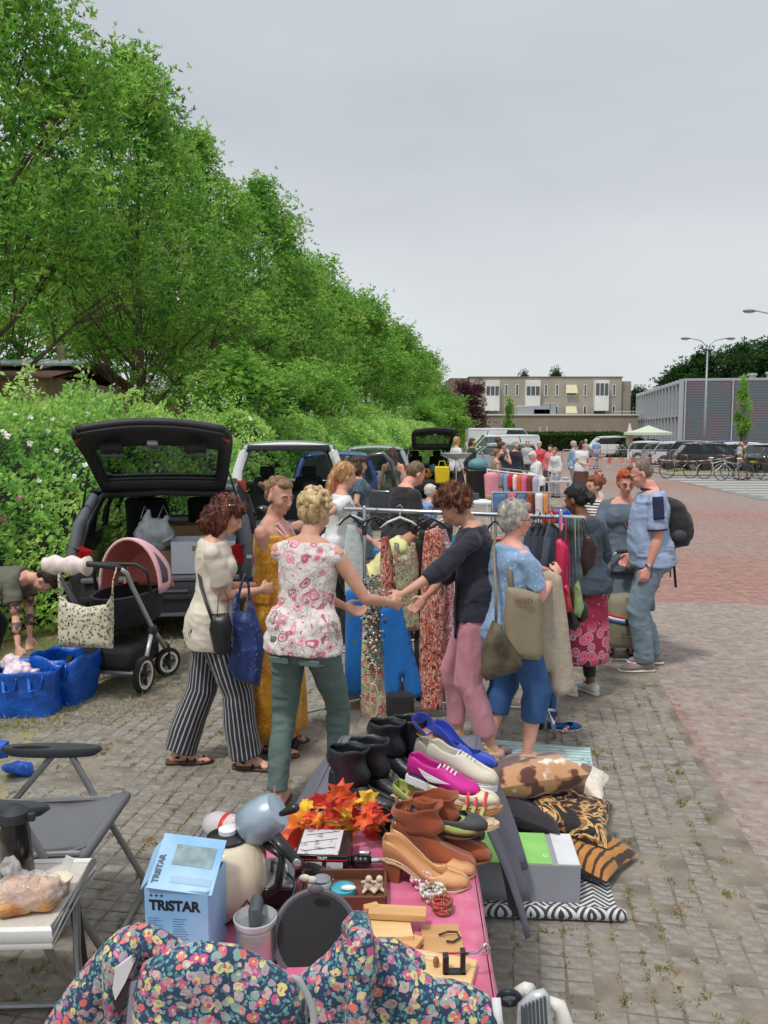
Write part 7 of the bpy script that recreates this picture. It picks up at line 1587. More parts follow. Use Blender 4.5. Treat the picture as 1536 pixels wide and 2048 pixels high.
def pram():
 t=thing('pram','pram with pink hood, black carrycot and pale ruffled handle cover','pram',(-2.17,6.36,0),-radians(12));m_blkf=mat('pram_black_fabric',srgb(34,32,38),.85,bump=.3,bs=60);m_pk=mat('pram_pink',srgb(226,176,182),.8,var=.05,bump=.2,bs=40);m_sal=mat('salmon_lining',srgb(206,118,104),.8,var=.06,bump=.3,bs=14);m_alu=mat('brushed_alu',srgb(190,192,194),.35,metal=.6)
 for x,y,r in ((.30,0,.145),(-.30,0,.145),(.27,.46,.12),(-.27,.46,.12)):
  c=V((x,y,r));Rw=Rz(0 if r>.13 else -.5)@Ry(pi/2);w=M();w.lathe([(r-.03,-.022),(r-.008,-.024),(r,-.012),(r,.012),(r-.008,.024),(r-.03,.022)],28,c,Rw,cap=False);wl=w.build('wheel',m_tyre,t,smooth=50)
  q=M();q.lathe([(r-.030,-.02),(r-.032,.02),(r-.05,.018),(r-.052,-.018),(r-.030,-.02)],28,c,Rw,cap=False);q.build('rim',mat('cream_rim',srgb(222,216,200),.5),wl,smooth=50)
  q=M()
  for k in range(5):a=k*2*pi/5+.3;q.tube([c,c+Rw@V((cos(a)*(r-.045),sin(a)*(r-.045),0))],[.028,.014],6,flat=.6)
  q.lathe([(.001,.03),(.022,.03),(.022,-.03),(.001,-.03)],12,c,Rw);q.build('spoke',m_trim,wl,smooth=40)
 M().cap((-.28,0,.15),(.28,0,.15),.018,.018,8).build('rear_axle',m_alu,t);
 for s in (-1,1):
  M().tube([(s*.28,-.26,1.02),(s*.29,-.20,.98),(s*.29,-.12,.86),(s*.28,.20,.46),(s*.28,.40,.26)],[.017,.018,.018,.02,.02],8).build('frame_tube',m_alu,t,smooth=180);M().tube([(s*.29,0,.15),(s*.285,.18,.46)],.018,8).build('rear_leg',m_alu,t,smooth=180)
  M().ell((s*.285,.19,.45),(.035,.05,.05)).build('hinge',m_trim,t,smooth=180);M().tube([(s*.27,.38,.30),(s*.27,.46,.26),(s*.27,.46,.12)],.024,8).build('fork',m_trim,t,smooth=180)
 M().tube([(-.27,-.24,1.0),(-.26,-.28,1.04),(0,-.30,1.06),(.26,-.28,1.04),(.28,-.22,1.0)],.022,10).build('handlebar',m_trim,t,smooth=180)
 rf=M();rf.rings([[V((x,-.29+.06*cos(a)*(1+.2*sin(x*60)),1.05+sin(a)*(.055+.012*sin(x*45))-(.02 if sin(a)<0 else 0)))for a in [2*pi*j/14 for j in range(14)]]for x in [-.33+.36*i/24 for i in range(25)]]);rf.build('ruffled_handle_cover',pattern('pale_pink_sprigs','dots',[srgb(232,214,212),srgb(196,160,164)],60,width=.16,bump=.01),t,smooth=180)
 cc=M();cc.rings([[V((cos(a)*w*(1 if abs(cos(a))<.75 else.92),.33+sin(a)*l,z))for a in [2*pi*j/28 for j in range(28)]]for z,w,l in ((.48,.20,.34),(.50,.23,.38),(.74,.25,.42),(.745,.22,.39),(.60,.21,.37))]);cc.build('carrycot',m_blkf,t,smooth=50)
 bk=M();bk.box((0,.20,.26),(.44,.5,.20));bk.build('under_basket',m_blkf,t,bev=.05)
 def hood(a,b_,R0=1):ang=lerp(-.1,pi+.1,b_);k=lerp(0,1,a);return V((cos(ang)*.27*(1-.10*k),.36+k*.36*(.6+.4*sin(max(0,min(pi,ang)))),.76+sin(ang)*.40*(1-.42*k**2)))
 h1=M();h1.grid(lambda a,b_:hood(a,b_),8,24);h1.build('hood',m_pk,t,smooth=180,thick=.01,off=1)
 h2=M();h2.grid(lambda a,b_:hood(a,b_)*1.0-(hood(a,b_)-V((0,.55,.8)))*.04,8,24);h2.build('hood_lining',m_sal,t,smooth=180)
 e=M();e.grid(lambda a,b_:V((lerp(-.235,.235,a),.68,.70+.30*b_*(1-(2*a-1)**2)**.5+.02)),10,6);e.build('hood_back',m_sal,t,thick=.01,smooth=180)
 M().tube([hood(0,i/20)for i in range(21)],.014,8).build('hood_rim',m_pk,t,smooth=180)
 for s in (0,1):q=M();q.grid(lambda a,b_:hood(.15+.5*a,(.06+.22*b_*(1-a*.6))if not s else 1-(.06+.22*b_*(1-a*.6)))*1.0+V(((.014 if not s else -.014),0,0)),5,5);q.build('mesh_window',mat('dark_mesh',srgb(84,72,80)),t,smooth=180,thick=.004)
 M().tube([(-.24,.25,.75),(-.24,.22,.92),(-.15,.20,.98),(.15,.20,.98),(.24,.22,.92),(.24,.25,.75)],.014,8).build('bumper_bar',m_trim,t,smooth=180)
 b_=thing('shopping_bag','leopard print fabric bag hanging from the pram handle','bag',V(t.location)+Rz(t.rotation_euler.z)@V((.04,-.34,0)),t.rotation_euler.z);lp=pattern('leopard_print','leopard',[srgb(208,204,180),srgb(52,48,42),srgb(166,150,112)],42,wob=.02,bump=.01)
 m=M();ol=[(-.22,.84),(-.16,.77),(0,.74),(.16,.77),(.22,.86),(.215,.7),(.20,.44),(-.24,.43),(-.235,.7)];vs,fc=puff(ol,.05,.02,.02,(20,8),3,.06);m.v=[(x,-d,z)for x,z,d in vs];m.f=fc;m.build('bag_body',lp,b_,smooth=75)
 for s in (-1,1):M().tube([(s*.21,-.01,.80),(s*.22,0,.95),(s*.23,.04,1.04)],.012,6,flat=.4).build('handle',lp,b_,smooth=180)
pram()
m_blue=mat('blue_woven_plastic',srgb(8,86,186),.38,var=.12,scale=6,bump=.9,bs=22,bdist=.012,spec=.6)
def bluebag(label,p,rz,w,d,h,seed):
 t=thing('carrier_bag',label,'bag',p,rz,'blue woven plastic carrier bags');m=M();n=36;rs=[]
 for i in range(11):
  z=i/10;k=1+.16*z+.04*sin(z*6+seed);ring=[]
  for j in range(n):
   a=2*pi*j/n;ca,sa=cos(a),sin(a);e_=1/max(abs(ca),abs(sa))**.75;x,y=ca*e_*w/2*k,sa*e_*d/2*k;q=noise.noise(V((x*7,y*7,z*3+seed*5)))+.6*noise.noise(V((x*15,y*15,z*7+seed)))
   ring.append(V((x*(1+.10*q),y*(1+.10*q),max(0,h*z+(h*.22*noise.noise(V((x*5,y*5,seed)))*z)))))
  rs.append(ring)
 m.rings(rs,cap=False);m.f.append(tuple(range(n))[::-1]);m.build('bag_body',m_blue,t,smooth=60,thick=.004)
 for s in (-1,1):M().tube([(s*w*.22-.04,-d*.52,h*.9),(s*w*.22-.03,-d*.6,h*.6),(s*w*.22+.05,-d*.6,h*.62),(s*w*.22+.06,-d*.52,h*.92)],.016,6,flat=.2).build('handle',m_blue,t,smooth=180)
 return t
p=G(38,1440);a_=bluebag('nearer blue woven plastic carrier bag, at the left picture edge',(p.x-.0,p.y+.2,0),.1,.40,.32,.34,1)
p=G(122,1415);bluebag('open blue woven plastic carrier bag beside the pram',(p.x-.04,p.y+.22,0),-.2,.36,.36,.36,4)
t=thing('plastic_wrap','crumpled white and pink plastic inside the nearer blue bag','wrapping',V(a_.location)+V((-.05,0,.26)));m=M()
for i in range(6):m.ell((RND.uniform(-.12,.12),RND.uniform(-.08,.08),RND.uniform(0,.08)),RND.uniform(.05,.08))
rem(m,'crumpled_film',.012,mat('pinkish_film',srgb(226,206,214),.3,var=.15,scale=20),it=1,disp=lambda co,no:vnoise(co,30,4)*.05,parent=t)
hang('plastic_bag','blue plastic bag scrap at the left picture edge behind the folding chair','bag',[(-20,1478),(18,1482),(16,1515),(-20,1520)],4.6,m_blue,.05,.03)
p=G(38,1550);m=M();m.ell((0,0,.04),(.09,.06,.04));t=thing('plastic_bag','small flat blue bag on the paving behind the folding chair','bag',p);rem(m,'crumpled_film',.012,m_blue,it=1,disp=lambda co,no:vnoise(co,25,2)*.05,parent=t)
def camp_chair():
 t=thing('folding_chair','grey sling folding camp chair with dark oval armrests','chair',(-1.42,3.20,0));al=mat('chair_alu',srgb(150,150,150),.35,metal=.7);fab=mat('grey_sling_fabric',srgb(106,108,112),.8,var=.06,bump=.3,bs=160,bdist=.002);da=mat('dark_armrest',srgb(58,60,64),.6)
 def sling(a,b_):x,y=lerp(-.26,.30,a),lerp(-.24,.24,b_);return V((x,y,.43+.05*(2*a-1)**2*(1 if a>.5 else.3)-.035*(1-(2*b_-1)**2)))
 m=M();m.grid(sling,14,10);m.build('seat',fab,t,thick=.008,smooth=180)
 M().cap((.30,-.25,.455),(.30,.25,.455),.022,.022,10).build('seat_front_roll',fab,t,smooth=60)
 M().cap((-.26,-.24,.43),(.30,-.24,.455),.013,.013,8).build('seat_rail',al,t);M().cap((-.26,.24,.43),(.30,.24,.455),.013,.013,8).build('seat_rail',al,t)
 m=M();m.grid(lambda a,b_:V((-.27-.30*a,lerp(-.24,.24,b_),.45+.62*a-0))+V((-.04*sin(pi*b_),0,0)),10,8);m.build('backrest',fab,t,thick=.008,smooth=180)
 for s in (-1,1):
  M().tube([(-.27,s*.26,.42),(-.42,s*.26,.72),(-.60,s*.26,1.1)],.013,8).build('back_post',al,t);M().tube([(-.28,s*.25,.62),(-.05,s*.25,.42),(.31,s*.25,.10),(.34,s*.25,.02)],.013,8).build('leg',al,t)if 0 else None
  M().tube([(.06,s*.27,.63),(.16,s*.265,.44),(.36,s*.26,.08),(.36,s*.255,.02)],.014,8).build('leg',al,t,smooth=60);M().tube([(-.02,s*.275,.63),(-.20,s*.27,.42),(-.38,s*.26,.02)],.014,8).build('leg',al,t,smooth=60)
  ar=M();n=24
  def el(cx,rx,ry,z):return [V((cx+cos(2*pi*j/n)*rx,s*.285+sin(2*pi*j/n)*ry,z))for j in range(n)]
  ar.rings([el(-.12,.085,.020,.66),el(-.03,.215,.042,.665),el(-.03,.225,.046,.65),el(-.03,.19,.035,.625),el(-.12,.085,.020,.63)],loop=True);ar.build('armrest',da,t,smooth=60)
 M().cap((.36,-.26,.02),(.36,.26,.02),.014,.014,8).build('front_bar',al,t);M().cap((-.38,-.26,.02),(-.38,.26,.02),.014,.014,8).build('rear_bar',al,t)
 M().box((.36,-.26,.05),(.035,.04,.09)).build('corner_joint',da,t,bev=.008)
camp_chair()
def camp_table():
 t=thing('camp_table','small white topped folding camp table in front of the grey chair','table',(-1.38,2.60,0),.04);al=mat('chair_alu',srgb(150,150,150));z=.50
 M().box((0,0,z-.012),(.68,.40,.024)).build('table_top',mat('speckled_laminate',srgb(196,190,180),.6,var=.12,scale=70),t,bev=.006)
 m=M();c=[(-.345,-.205),(.345,-.205),(.345,.205),(-.345,.205)]
 m.tube([V((x,y,z-.014))for x,y in c],.020,8,loop=True,flat=1.3);m.tube([V((x,y,z-.045))for x,y in c],.014,8,loop=True,flat=1.2);m.build('table_edge',mat('white_alu_edge',srgb(212,212,210),.35),t,smooth=40)
 for s in (-1,1):M().tube([(.30,s*.16,z-.06),(.33,s*.06,.25),(.40,-s*.10,.02)],.013,8).build('leg',al,t,smooth=60);M().tube([(-.30,s*.16,z-.06),(-.36,-s*.10,.02)],.013,8).build('leg',al,t)
 M().cap((-.40,-.12,.02),(.40,-.12,.02),.013,.013,8).build('foot_bar',al,t);M().cap((-.40,.12,.02),(.40,.12,.02),.013,.013,8).build('foot_bar',al,t);M().cap((.30,.14,.38),(.34,.10,.10),.02,.02,8).build('leg_brace',m_trim,t)
 return t
camp_table()
zt=.50
t=thing('bread_bag','loaf of bread in a knotted clear plastic bag on the camp table','bread',G(62,1815,zt));m=M();
M().box((0,0,.048),(.19,.105,.09),Ry(.04)).build('loaf',mat('bread_crust',srgb(176,112,66),.8,col2=srgb(214,160,104),scale=14,bump=.6,bs=40),t,bev=.035,seg=4);M().box((-.035,-.03,.03),(.11,.08,.05),Rz(.3)).build('crust_piece',MATS['bread_crust'],t,bev=.02,seg=3)
m.ell((-.0,0,.058),(.125,.075,.062));m.ell((-.08,-.02,.05),(.06,.06,.05));m.cap((-.04,0,.1),(-.06,.0,.14),.03,.035)
rem(m,'clear_film',.006,mat('clear_film',srgb(236,234,232),.12,var=.02,alpha=.34,bump=.9,bs=30,spec=.9),it=1,disp=lambda co,no:np.abs(vnoise(co,(40,40,25),4))*-.035,parent=t)
t=thing('fruit_cup','clear cup of orange fruit with a paper lid on the camp table','fruit cup',G(118,1788,zt));M().lathe([(.034,.0),(.042,.052)],20).build('cup',mat('cup_clear',srgb(230,225,215),.1,alpha=.35),t);M().lathe([(.030,.004),(.037,.045)],16).build('fruit',mat('orange_fruit',srgb(226,122,36),.5,col2=srgb(170,160,60),scale=30,cut=(.5,.62)),t)
M().lathe([(.046,.052),(.046,.058),(.03,.066),(.001,.066)],20).build('lid',mat('paper_lid',srgb(226,214,186),.6),t);M().box((.02,.03,.09),(.03,.003,.05),Ry(.4)).build('paper_tag',K_WHITE,t)
t=thing('thermos_jug','black thermos jug on the camp table at the left picture edge','thermos',G(8,1785,zt+.0)+V((.0,.10,0)));M().lathe([(.055,0),(.058,.02),(.05,.16),(.042,.20)],20).build('jug_body',mat('gloss_black',srgb(22,22,24),.15,coat=.5),t);M().lathe([(.045,.20),(.05,.205),(.047,.235),(.02,.255),(.001,.258)],20).build('lid',m_trim,t);M().box((.055,0,.215),(.03,.02,.03)).build('spout',m_trim,t,bev=.005);M().tube([(-.05,0,.19),(-.10,0,.17),(-.10,0,.06),(-.056,0,.04)],.009,6).build('handle',m_trim,t)
TZt=.74
m_pinkc=mat('pink_velour_cloth',srgb(198,86,122),.85,col2=srgb(212,116,148),scale=16,cut=(.35,.65),bump=.5,bs=40,bdist=.004,sheen=.3);m_gryc=mat('grey_cotton_cloth',srgb(104,104,116),.9,var=.1,scale=3,bump=.4,bs=14,bdist=.01)
T1=[(-.66,1.5),(.235,1.5),(.27,2.72),(-.58,2.72)];T2=[(-.26,2.73),(.31,2.73),(.40,3.42),(-.17,3.42)]
for nm,T,lb in (('market_table',T1,'near folding table under grey and pink cloths, full of household goods'),('market_table',T2,'second table behind the near one, under a grey cloth and covered with shoes')):
 c=V((sum(p[0]for p in T)/4,sum(p[1]for p in T)/4,0));t=thing(nm,lb,'table',c,0,'market tables under cloths');m=M();m.prism([(x-c.x,y-c.y)for x,y in T],.03,lambda x,y,z:V((x,y,TZt-.045+z)));m.build('tabletop',mat('table_board',srgb(190,186,176)),t)
 for x,y in T:M().cap(V((x-c.x)*.86 if False else ((x-c.x)*.86,(y-c.y)*.9,.0)),((x-c.x)*.86,(y-c.y)*.9,TZt-.05),.014,.014,8).build('leg',K_SILV,t)
def drape(label,T,z,mt,drops,cat='tablecloth',wav=.02,seed=1,flare=.1,sp=.5):
 """cloth over the quad T (near-left, near-right, far-right, far-left), hanging by drops on each side"""
 m=M();n=20;nl=10;m.grid(lambda a,b_:V((lerp(lerp(T[0][0],T[1][0],a),lerp(T[3][0],T[2][0],a),b_),lerp(lerp(T[0][1],T[1][1],a),lerp(T[3][1],T[2][1],a),b_),z+.0015*noise.noise(V((a*12,b_*12,seed))))),n,n)
 for k in range(4):
  d=drops[k]
  if not d:continue
  p,q=V((*T[k],z)),V((*T[(k+1)%4],z));e_=(q-p).normalized();outw=V((e_.y,-e_.x,0))
  def f(a,b_):
   dd=(d[0]+(d[1]-d[0])*a)if isinstance(d,tuple)else d;w=wav*b_**.7*(sin(a*(q-p).length*22+seed)+.6*sin(a*(q-p).length*41+1));ex=flare*b_*(1-.3*b_)
   return p.lerp(q,a)+e_*((a-.5)*2*ex*sp)+outw*(.004+ex*.6+w+wav*b_)+V((0,0,-dd*b_+(.003 if b_==0 else 0)))
  m.grid(f,40,nl)
 o=m.build('tablecloth',mt,None,thick=.003,smooth=180);return tag(o,label,cat)
drape('grey cloth hanging almost to the ground under the pink one',T1,TZt-.010,m_gryc,(.5,.5,0,.3),seed=3,flare=.0,wav=.006)
drape('pink velour cloth with a lace hem on the near table',[(-.50,1.62),(.245,1.62),(.275,2.70),(-.42,2.70)],TZt-.003,m_pinkc,(0,(.16,.20),0,0),wav=.008,seed=2,flare=.05)
drape('dark grey cloth falling in folds from the shoe table to the ground',T2,TZt-.003,m_gryc,(0,(.46,.55),0,.3),wav=.03,seed=6,flare=.34,sp=.0)
Z=TZt
def onT(px,py,z=0):return G(px,py,Z+z)
# printed carton TRISTAR
m_tb=mat('light_blue_print',srgb(120,172,216),.55,col2=srgb(176,208,232),scale=5,cut=(.35,.7));m_ink=mat('print_black',srgb(24,26,34),.5)
def tristar():
 w,d,h=.155,.14,.195;p=onT(372,1908);t=thing('carton','light blue appliance carton printed TRISTAR with a torn open lid','box',(p.x,p.y+.02,Z),-.10)
 m=M();th=.004
 for c,s_ in (((0,-d/2,h/2),(w,th,h)),((0,d/2,h/2),(w,th,h)),((-w/2,0,h/2),(th,d,h)),((w/2,0,h/2),(th,d,h)),((0,0,.003),(w,d,th))):m.box(c,s_)
 m.build('carton_body',m_tb,t,smooth=0);M().box((0,-d*.1,h-.012),(w*.95,d*.75,.01),Rx(.15)).build('inner_foam',m_whitecard,t)
 R=Rx(.50)@Ry(.12);lid=M().box((0,0,0),(w*1.02,d*1.06,.004)).build('lid',m_tb,t);lid.matrix_local=Matrix.Translation((.008,-.01,h+.034))@R.to_4x4();M().box((-.09,0,-.02),(.004,d*.8,.05),Ry(.5)).build('lid_tab',m_tb,lid)
 RF=Rx(pi/2);text('lettering','TRiSTAR',.034,m_ink,t,(-.067,-d/2-.0025,h-.050),RF,bold=.0014,sx=.97)
 for i in range(3):m=M();pts=[(cos(a)*(r),sin(a)*r)for a,r in [(pi/2+k*pi/5,.0045 if k%2==0 else.0019)for k in range(10)]];m.prism(pts,.0006,lambda x,y,z:V((x-.062+i*.013,-d/2-.0022-z,h-.015+y)));m.build('star',m_ink,t,smooth=0)
 ln=M()
 for i in range(22):
  for x0,L in ((-.07,RND.uniform(.02,.036)),(-.01,RND.uniform(.025,.04))):ln.box((x0+L/2,-d/2-.0024,h-.072-i*.0062),(L,.0006,.0012))
 ln.build('small_print',mat('print_blue',srgb(60,104,160)),t,smooth=0,kind='stuff')
 text('lettering','TRiSTAR',.020,mat('print_grey',srgb(90,96,104)),lid,(-.058,-.060,.003),Rz(pi/2),bold=.0008)
 M().box((.012,.02,.0028),(.10,.055,.0012)).build('printed_picture',mat('print_photo',srgb(126,148,152),.5,var=.4,scale=30),lid);M().box((.02,-.045,.0028),(.10,.018,.0011)).build('printed_text_block',mat('print_pale',srgb(150,180,206),.5),lid)
tristar()
# kettles, coffee maker, appliances
m_cream=mat('cream_enamel',srgb(222,208,182),.22,var=.04,scale=4,coat=.5);m_slv=mat('silver_plastic',srgb(158,176,190),.3,metal=.35,var=.04,coat=.3);m_blk=mat('satin_black',srgb(24,24,26),.35,var=.1,coat=.2);m_ss=mat('brushed_steel',srgb(180,180,180),.28,metal=.9,var=.08,scale=20,stretch=(1,1,8))
p=onT(445,1862);t=thing('rice_cooker','big round cream enamelled pot with a dark knob lid behind the blue carton','cooker',(p.x,p.y+.09,Z));M().lathe([(.05,0),(.085,.02),(.105,.08),(.10,.14),(.075,.19),(.052,.205)],32).build('pot_body',m_cream,t,smooth=180)
M().lathe([(.055,.205),(.056,.212),(.04,.220),(.001,.222)],24).build('lid',m_blk,t,smooth=60);M().lathe([(.024,.221),(.024,.232),(.001,.234)],20).build('lid_button',K_WHITE,t)
M().tube([(.09,-.04,.05),(.14,-.05,.10),(.15,-.03,.17),(.10,0,.19)],.012,8).build('handle',m_blk,t,smooth=180);M().tube([(-.02,-.09,.0),(.03,-.13,.05),(.07,-.12,.10),(.10,-.08,.03),(.12,-.1,.0)],.004,6).build('mains_lead',m_blk,t,smooth=180)
p=onT(520,1850);t=thing('coffee_maker','silver coffee maker with tilted round head and black spout lever','coffee maker',(p.x+.0,p.y+.07,Z));M().box((0,.02,.015),(.13,.16,.03)).build('base',m_blk,t,bev=.01);M().lathe([(.026,.03),(.024,.20)],16,(-.02,.03,0)).build('column',mat('smoked_brown',srgb(84,66,54),.15,coat=.6),t)
hd_=M();hd_.lathe([(.001,-.058),(.044,-.058),(.056,-.046),(.060,.0),(.056,.040),(.046,.056),(.001,.060)],28);o_=hd_.build('head',m_slv,t,smooth=50);o_.matrix_local=Matrix.Translation((-.005,.02,.245))@(Ry(.95)@Rx(.1)).to_4x4()
M().cap((.055,-.03,.285),(.09,-.04,.305),.008,.014,8).build('steam_knob',m_blk,t,smooth=180);M().tube([(.04,-.055,.235),(.07,-.07,.21),(.10,-.075,.175),(.115,-.075,.16)],[.020,.019,.016,.015],10,flat=.6).build('brew_lever',m_blk,t,smooth=180);M().ell((.10,-.089,.178),(.012,.004,.014)).build('lever_badge',K_SILV,t,smooth=180)
text('lettering','1',.008,m_ink,t,(.04,-.045,.265),Rx(pi/2))
p=onT(545,1835);t=thing('toaster_box','low black appliance with a chrome clip between coffee maker and tray','appliance',(p.x+.01,p.y+.08,Z),.05);M().box((0,0,.04),(.085,.16,.08)).build('housing',m_blk,t,bev=.006);M().box((0,0,.082),(.082,.155,.006)).build('top_plate',mat('grey_plate',srgb(120,120,124),.4),t,bev=.002);M().tube([(-.02,.0,.086),(-.02,0,.115),(.02,-.03,.115),(.022,-.04,.088)],.006,8).build('chrome_clip',K_SILV,t,smooth=180);M().tube([(.02,-.03,.1),(.05,-.07,.09),(.03,-.1,.03),(.0,-.12,.0)],.0045,6).build('mains_lead',m_blk,t,smooth=180)
p=onT(508,1935);t=thing('milk_frother','brushed steel jug with a clear rim and dark handle lid','jug',(p.x,p.y+.03,Z));M().lathe([(.054,0),(.055,.01),(.047,.085),(.045,.09)],32).build('jug_body',m_ss,t,smooth=60);M().lathe([(.046,.09),(.052,.10),(.0535,.112),(.050,.114),(.044,.10),(.040,.092)],32,cap=False).build('glass_rim',mat('clear_rim',srgb(220,226,228),.05,alpha=.45,coat=1),t,smooth=60);M().lathe([(.043,.092),(.001,.094)],24).build('lid',m_ss,t)
M().tube([(0,.0,.095),(0,-.0,.125),(.0,.03,.135),(0,.05,.11)],[.016,.017,.016,.013],8).build('handle',mat('dark_grey_handle',srgb(72,78,84),.5),t,smooth=60)
p=onT(628,1935);t=thing('crepe_pan','large round black hot plate in a grey shell leaning on its side','hot plate',(p.x+.0,p.y+.05,Z+.05));R=Rx(.95)@Ry(.12);o_=M().lathe([(.001,-.03),(.09,-.03),(.105,-.015),(.108,.002),(.100,.006),(.094,.0)],40).build('shell',mat('grey_shell',srgb(84,84,92),.6),t,smooth=60);o_.matrix_local=R.to_4x4();q=M().lathe([(.094,.001),(.06,.006),(.001,.007)],40).build('hot_plate',mat('matt_black_plate',srgb(16,16,20),.75),t);q.matrix_local=R.to_4x4();M().ell((0,.02,.108),(.02,.01,.012)).build('grip_lug',MATS['grey_shell'],t,smooth=180)
# rolled oilcloth with orange end, bottle gadget
a,b_=W(432,1650,2.60),W(528,1672,2.52);t=thing('plastic_tube_pack','clear plastic drum of printed packs with a red band lying across the table','container',a);d_=b_-a;M().cap((0,0,0),d_,.046,.046,24).build('clear_drum',mat('drum_clear',srgb(222,218,218),.2,alpha=.7,var=.05),t,smooth=60);M().cap(d_*.22,d_*.27,.0475,.0475,24).build('red_band',mat('band_red',srgb(190,36,50),.4),t,smooth=60);M().cap(d_*.45,d_*.8,.046,.046,20).build('printed_pack',mat('pack_print',srgb(216,214,204),.5,col2=srgb(170,80,84),scale=24,cut=(.55,.6)),t,smooth=60)
a=b_;b_=W(590,1690,2.46);t=thing('orange_beaker','orange plastic beaker lying at the end of the clear drum','beaker',a);M().tube([(0,0,0),(b_-a)*.5,b_-a],[.043,.048,.052],24).build('beaker_body',mat('orange_plastic',srgb(232,92,56),.4),t,smooth=60)
# boxed fitness device, dumbbell bar, slipper
p=onT(648,1760);t=thing('carton','flat black and white boxed exercise device lettered TSLIFT','box',(p.x-.005,p.y+.09,Z),-.06);M().box((0,0,.034),(.155,.16,.068)).build('carton_body',m_blk,t,bev=.002);M().box((-.01,.0,.0692),(.12,.15,.0012)).build('printed_top',mat('top_print',srgb(206,206,208),.4,col2=srgb(150,152,158),scale=30,cut=(.55,.62)),t,smooth=0)
for x in (-.02,.04):M().box((x,-.0807,.028),(.048,.0012,.042)).build('printed_picture',MATS['top_print'],t,smooth=0)
M().box((0,-.0806,.0555),(.155,.001,.003)).build('red_stripe',mat('stripe_red',srgb(190,30,40)),t);text('lettering','TSLIFT',.010,K_WHITE,t,(-.01,-.0812,.0575),Rx(pi/2),bold=.0004)
for y in (-.045,.005,.05):M().box((-.01,y,.0702),(.10,.003,.0006),Rz(.3)).build('printed_bar',m_ink,t)
a,b_=onT(702,1722,.02),onT(765,1722,.02);t=thing('exercise_bar','short chrome bar with black ribbed collars beside the boxed device','exercise bar',a);M().cap((0,0,0),b_-a,.011,.011,12).build('chrome_bar',K_SILV,t,smooth=60);
for k in (.15,.3,.45):c=(b_-a)*k;M().cap(c,c+V((.004,0,0)),.019,.019,14).build('rubber_ring',m_blk,t,smooth=60)
M().cap((b_-a)*.3+V((0,0,.024)),(b_-a)*.55+V((0,0,.024)),.009,.009,10).build('chrome_nut',K_SILV,t,smooth=60)
p=onT(600,1748);t=thing('mule','small black velvet mule with white blanket stitching','shoe',p,-.45);m=M();m.rings([[V((x,cos(a)*w,.006+(sin(a)*.5+.5)*h_))for a in [2*pi*j/12 for j in range(12)]]for x,w,h_ in ((0,.012,.03),(.03,.02,.045),(.06,.026,.038),(.09,.024,.024),(.11,.012,.014))]);m.build('upper',mat('black_velvet',srgb(20,20,22),.95,sheen=.5),t,smooth=180);m=M();[m.ell((.03+.08*i/12,-.028*(1-(i/12)**3),.010),.0028,5,3)for i in range(13)];m.build('stitching',K_WHITE,t,kind='stuff');M().box((.0,0,-.0),(.015,.02,.03)).build('heel',m_blk,t)
# wooden tray of trinkets
def tray():
 q=[onT(578,1815),onT(796,1812),onT(788,1768),onT(585,1765)];c=sum(q,V())/4;t=thing('wooden_tray','shallow brown wooden tray holding small trinkets','tray',c);w=.235;d=.14;mw=mat('walnut',srgb(104,62,46),.6,var=.25,scale=4,stretch=(1,12,12))
 M().box((0,0,.004),(w,d,.006)).build('tray_bottom',mw,t)
 for cc,s_ in (((0,d/2,.018),(w,.008,.036)),((0,-d/2,.018),(w,.008,.036)),((-w/2,0,.018),(.008,d-.01,.036)),((w/2,0,.018),(.008,d-.01,.036))):M().box(cc,s_).build('tray_side',mw,t,bev=.001)
 tn=thing('tin','little turquoise rimmed round tin in the wooden tray','tin',c+V((.0,-.01,.008)));M().lathe([(.034,0),(.034,.02),(.031,.021),(.03,.018),(.001,.018)],24).build('tin_body',mat('turquoise_enamel',srgb(70,168,186),.35),tn);M().ell((.015,-.01,.024),(.022,.012,.006)).build('pale_soap',K_WHITE,tn,smooth=180)
 ch=thing('cherub_figurine','pair of small bisque cherub figures in the wooden tray','figurine',c+V((.068,.005,.01)));m=M()
 for dx in (0,.03):m.ell((dx,0,.016),(.016,.013,.014));m.ell((dx+.003,-.004,.036),.010);m.cap((dx,0,.01),(dx+.02,-.018,.006),.006,.005);m.cap((dx,0,.024),(dx-.016,-.01,.03),.005,.004);m.cap((dx,0,.01),(dx-.012,-.02,.006),.006,.005)
 rem(m,'figure',.0022,mat('bisque',srgb(212,190,168),.6),it=2,parent=ch);bx_=thing('glass_jar','small clear jar with a lace ribbon at the left end of the tray','jar',c+V((-.06,.0,.008)));M().lathe([(.024,0),(.026,.03),(.022,.036)],20,cap=False).build('jar_body',mat('jar_glass',srgb(216,224,220),.06,alpha=.5),bx_,smooth=60,thick=.002);M().lathe([(.025,.036),(.025,.040)],20).build('lid',K_SILV,bx_)
 rb=thing('ribbon','cream lace ribbon hanging over the left end of the tray','ribbon',c+V((-.105,-.03,.05)));m=M();m.grid(lambda a,b_:V((.014*b_+.01*sin(a*7),-.02*a,.01-.07*a)),10,2);m.ell((0,0,.015),(.016,.008,.01));m.ell((.02,0,.01),(.013,.007,.01));m.build('lace',mat('lace_cream',srgb(222,216,200),.9),rb,thick=.002,smooth=180)
tray()
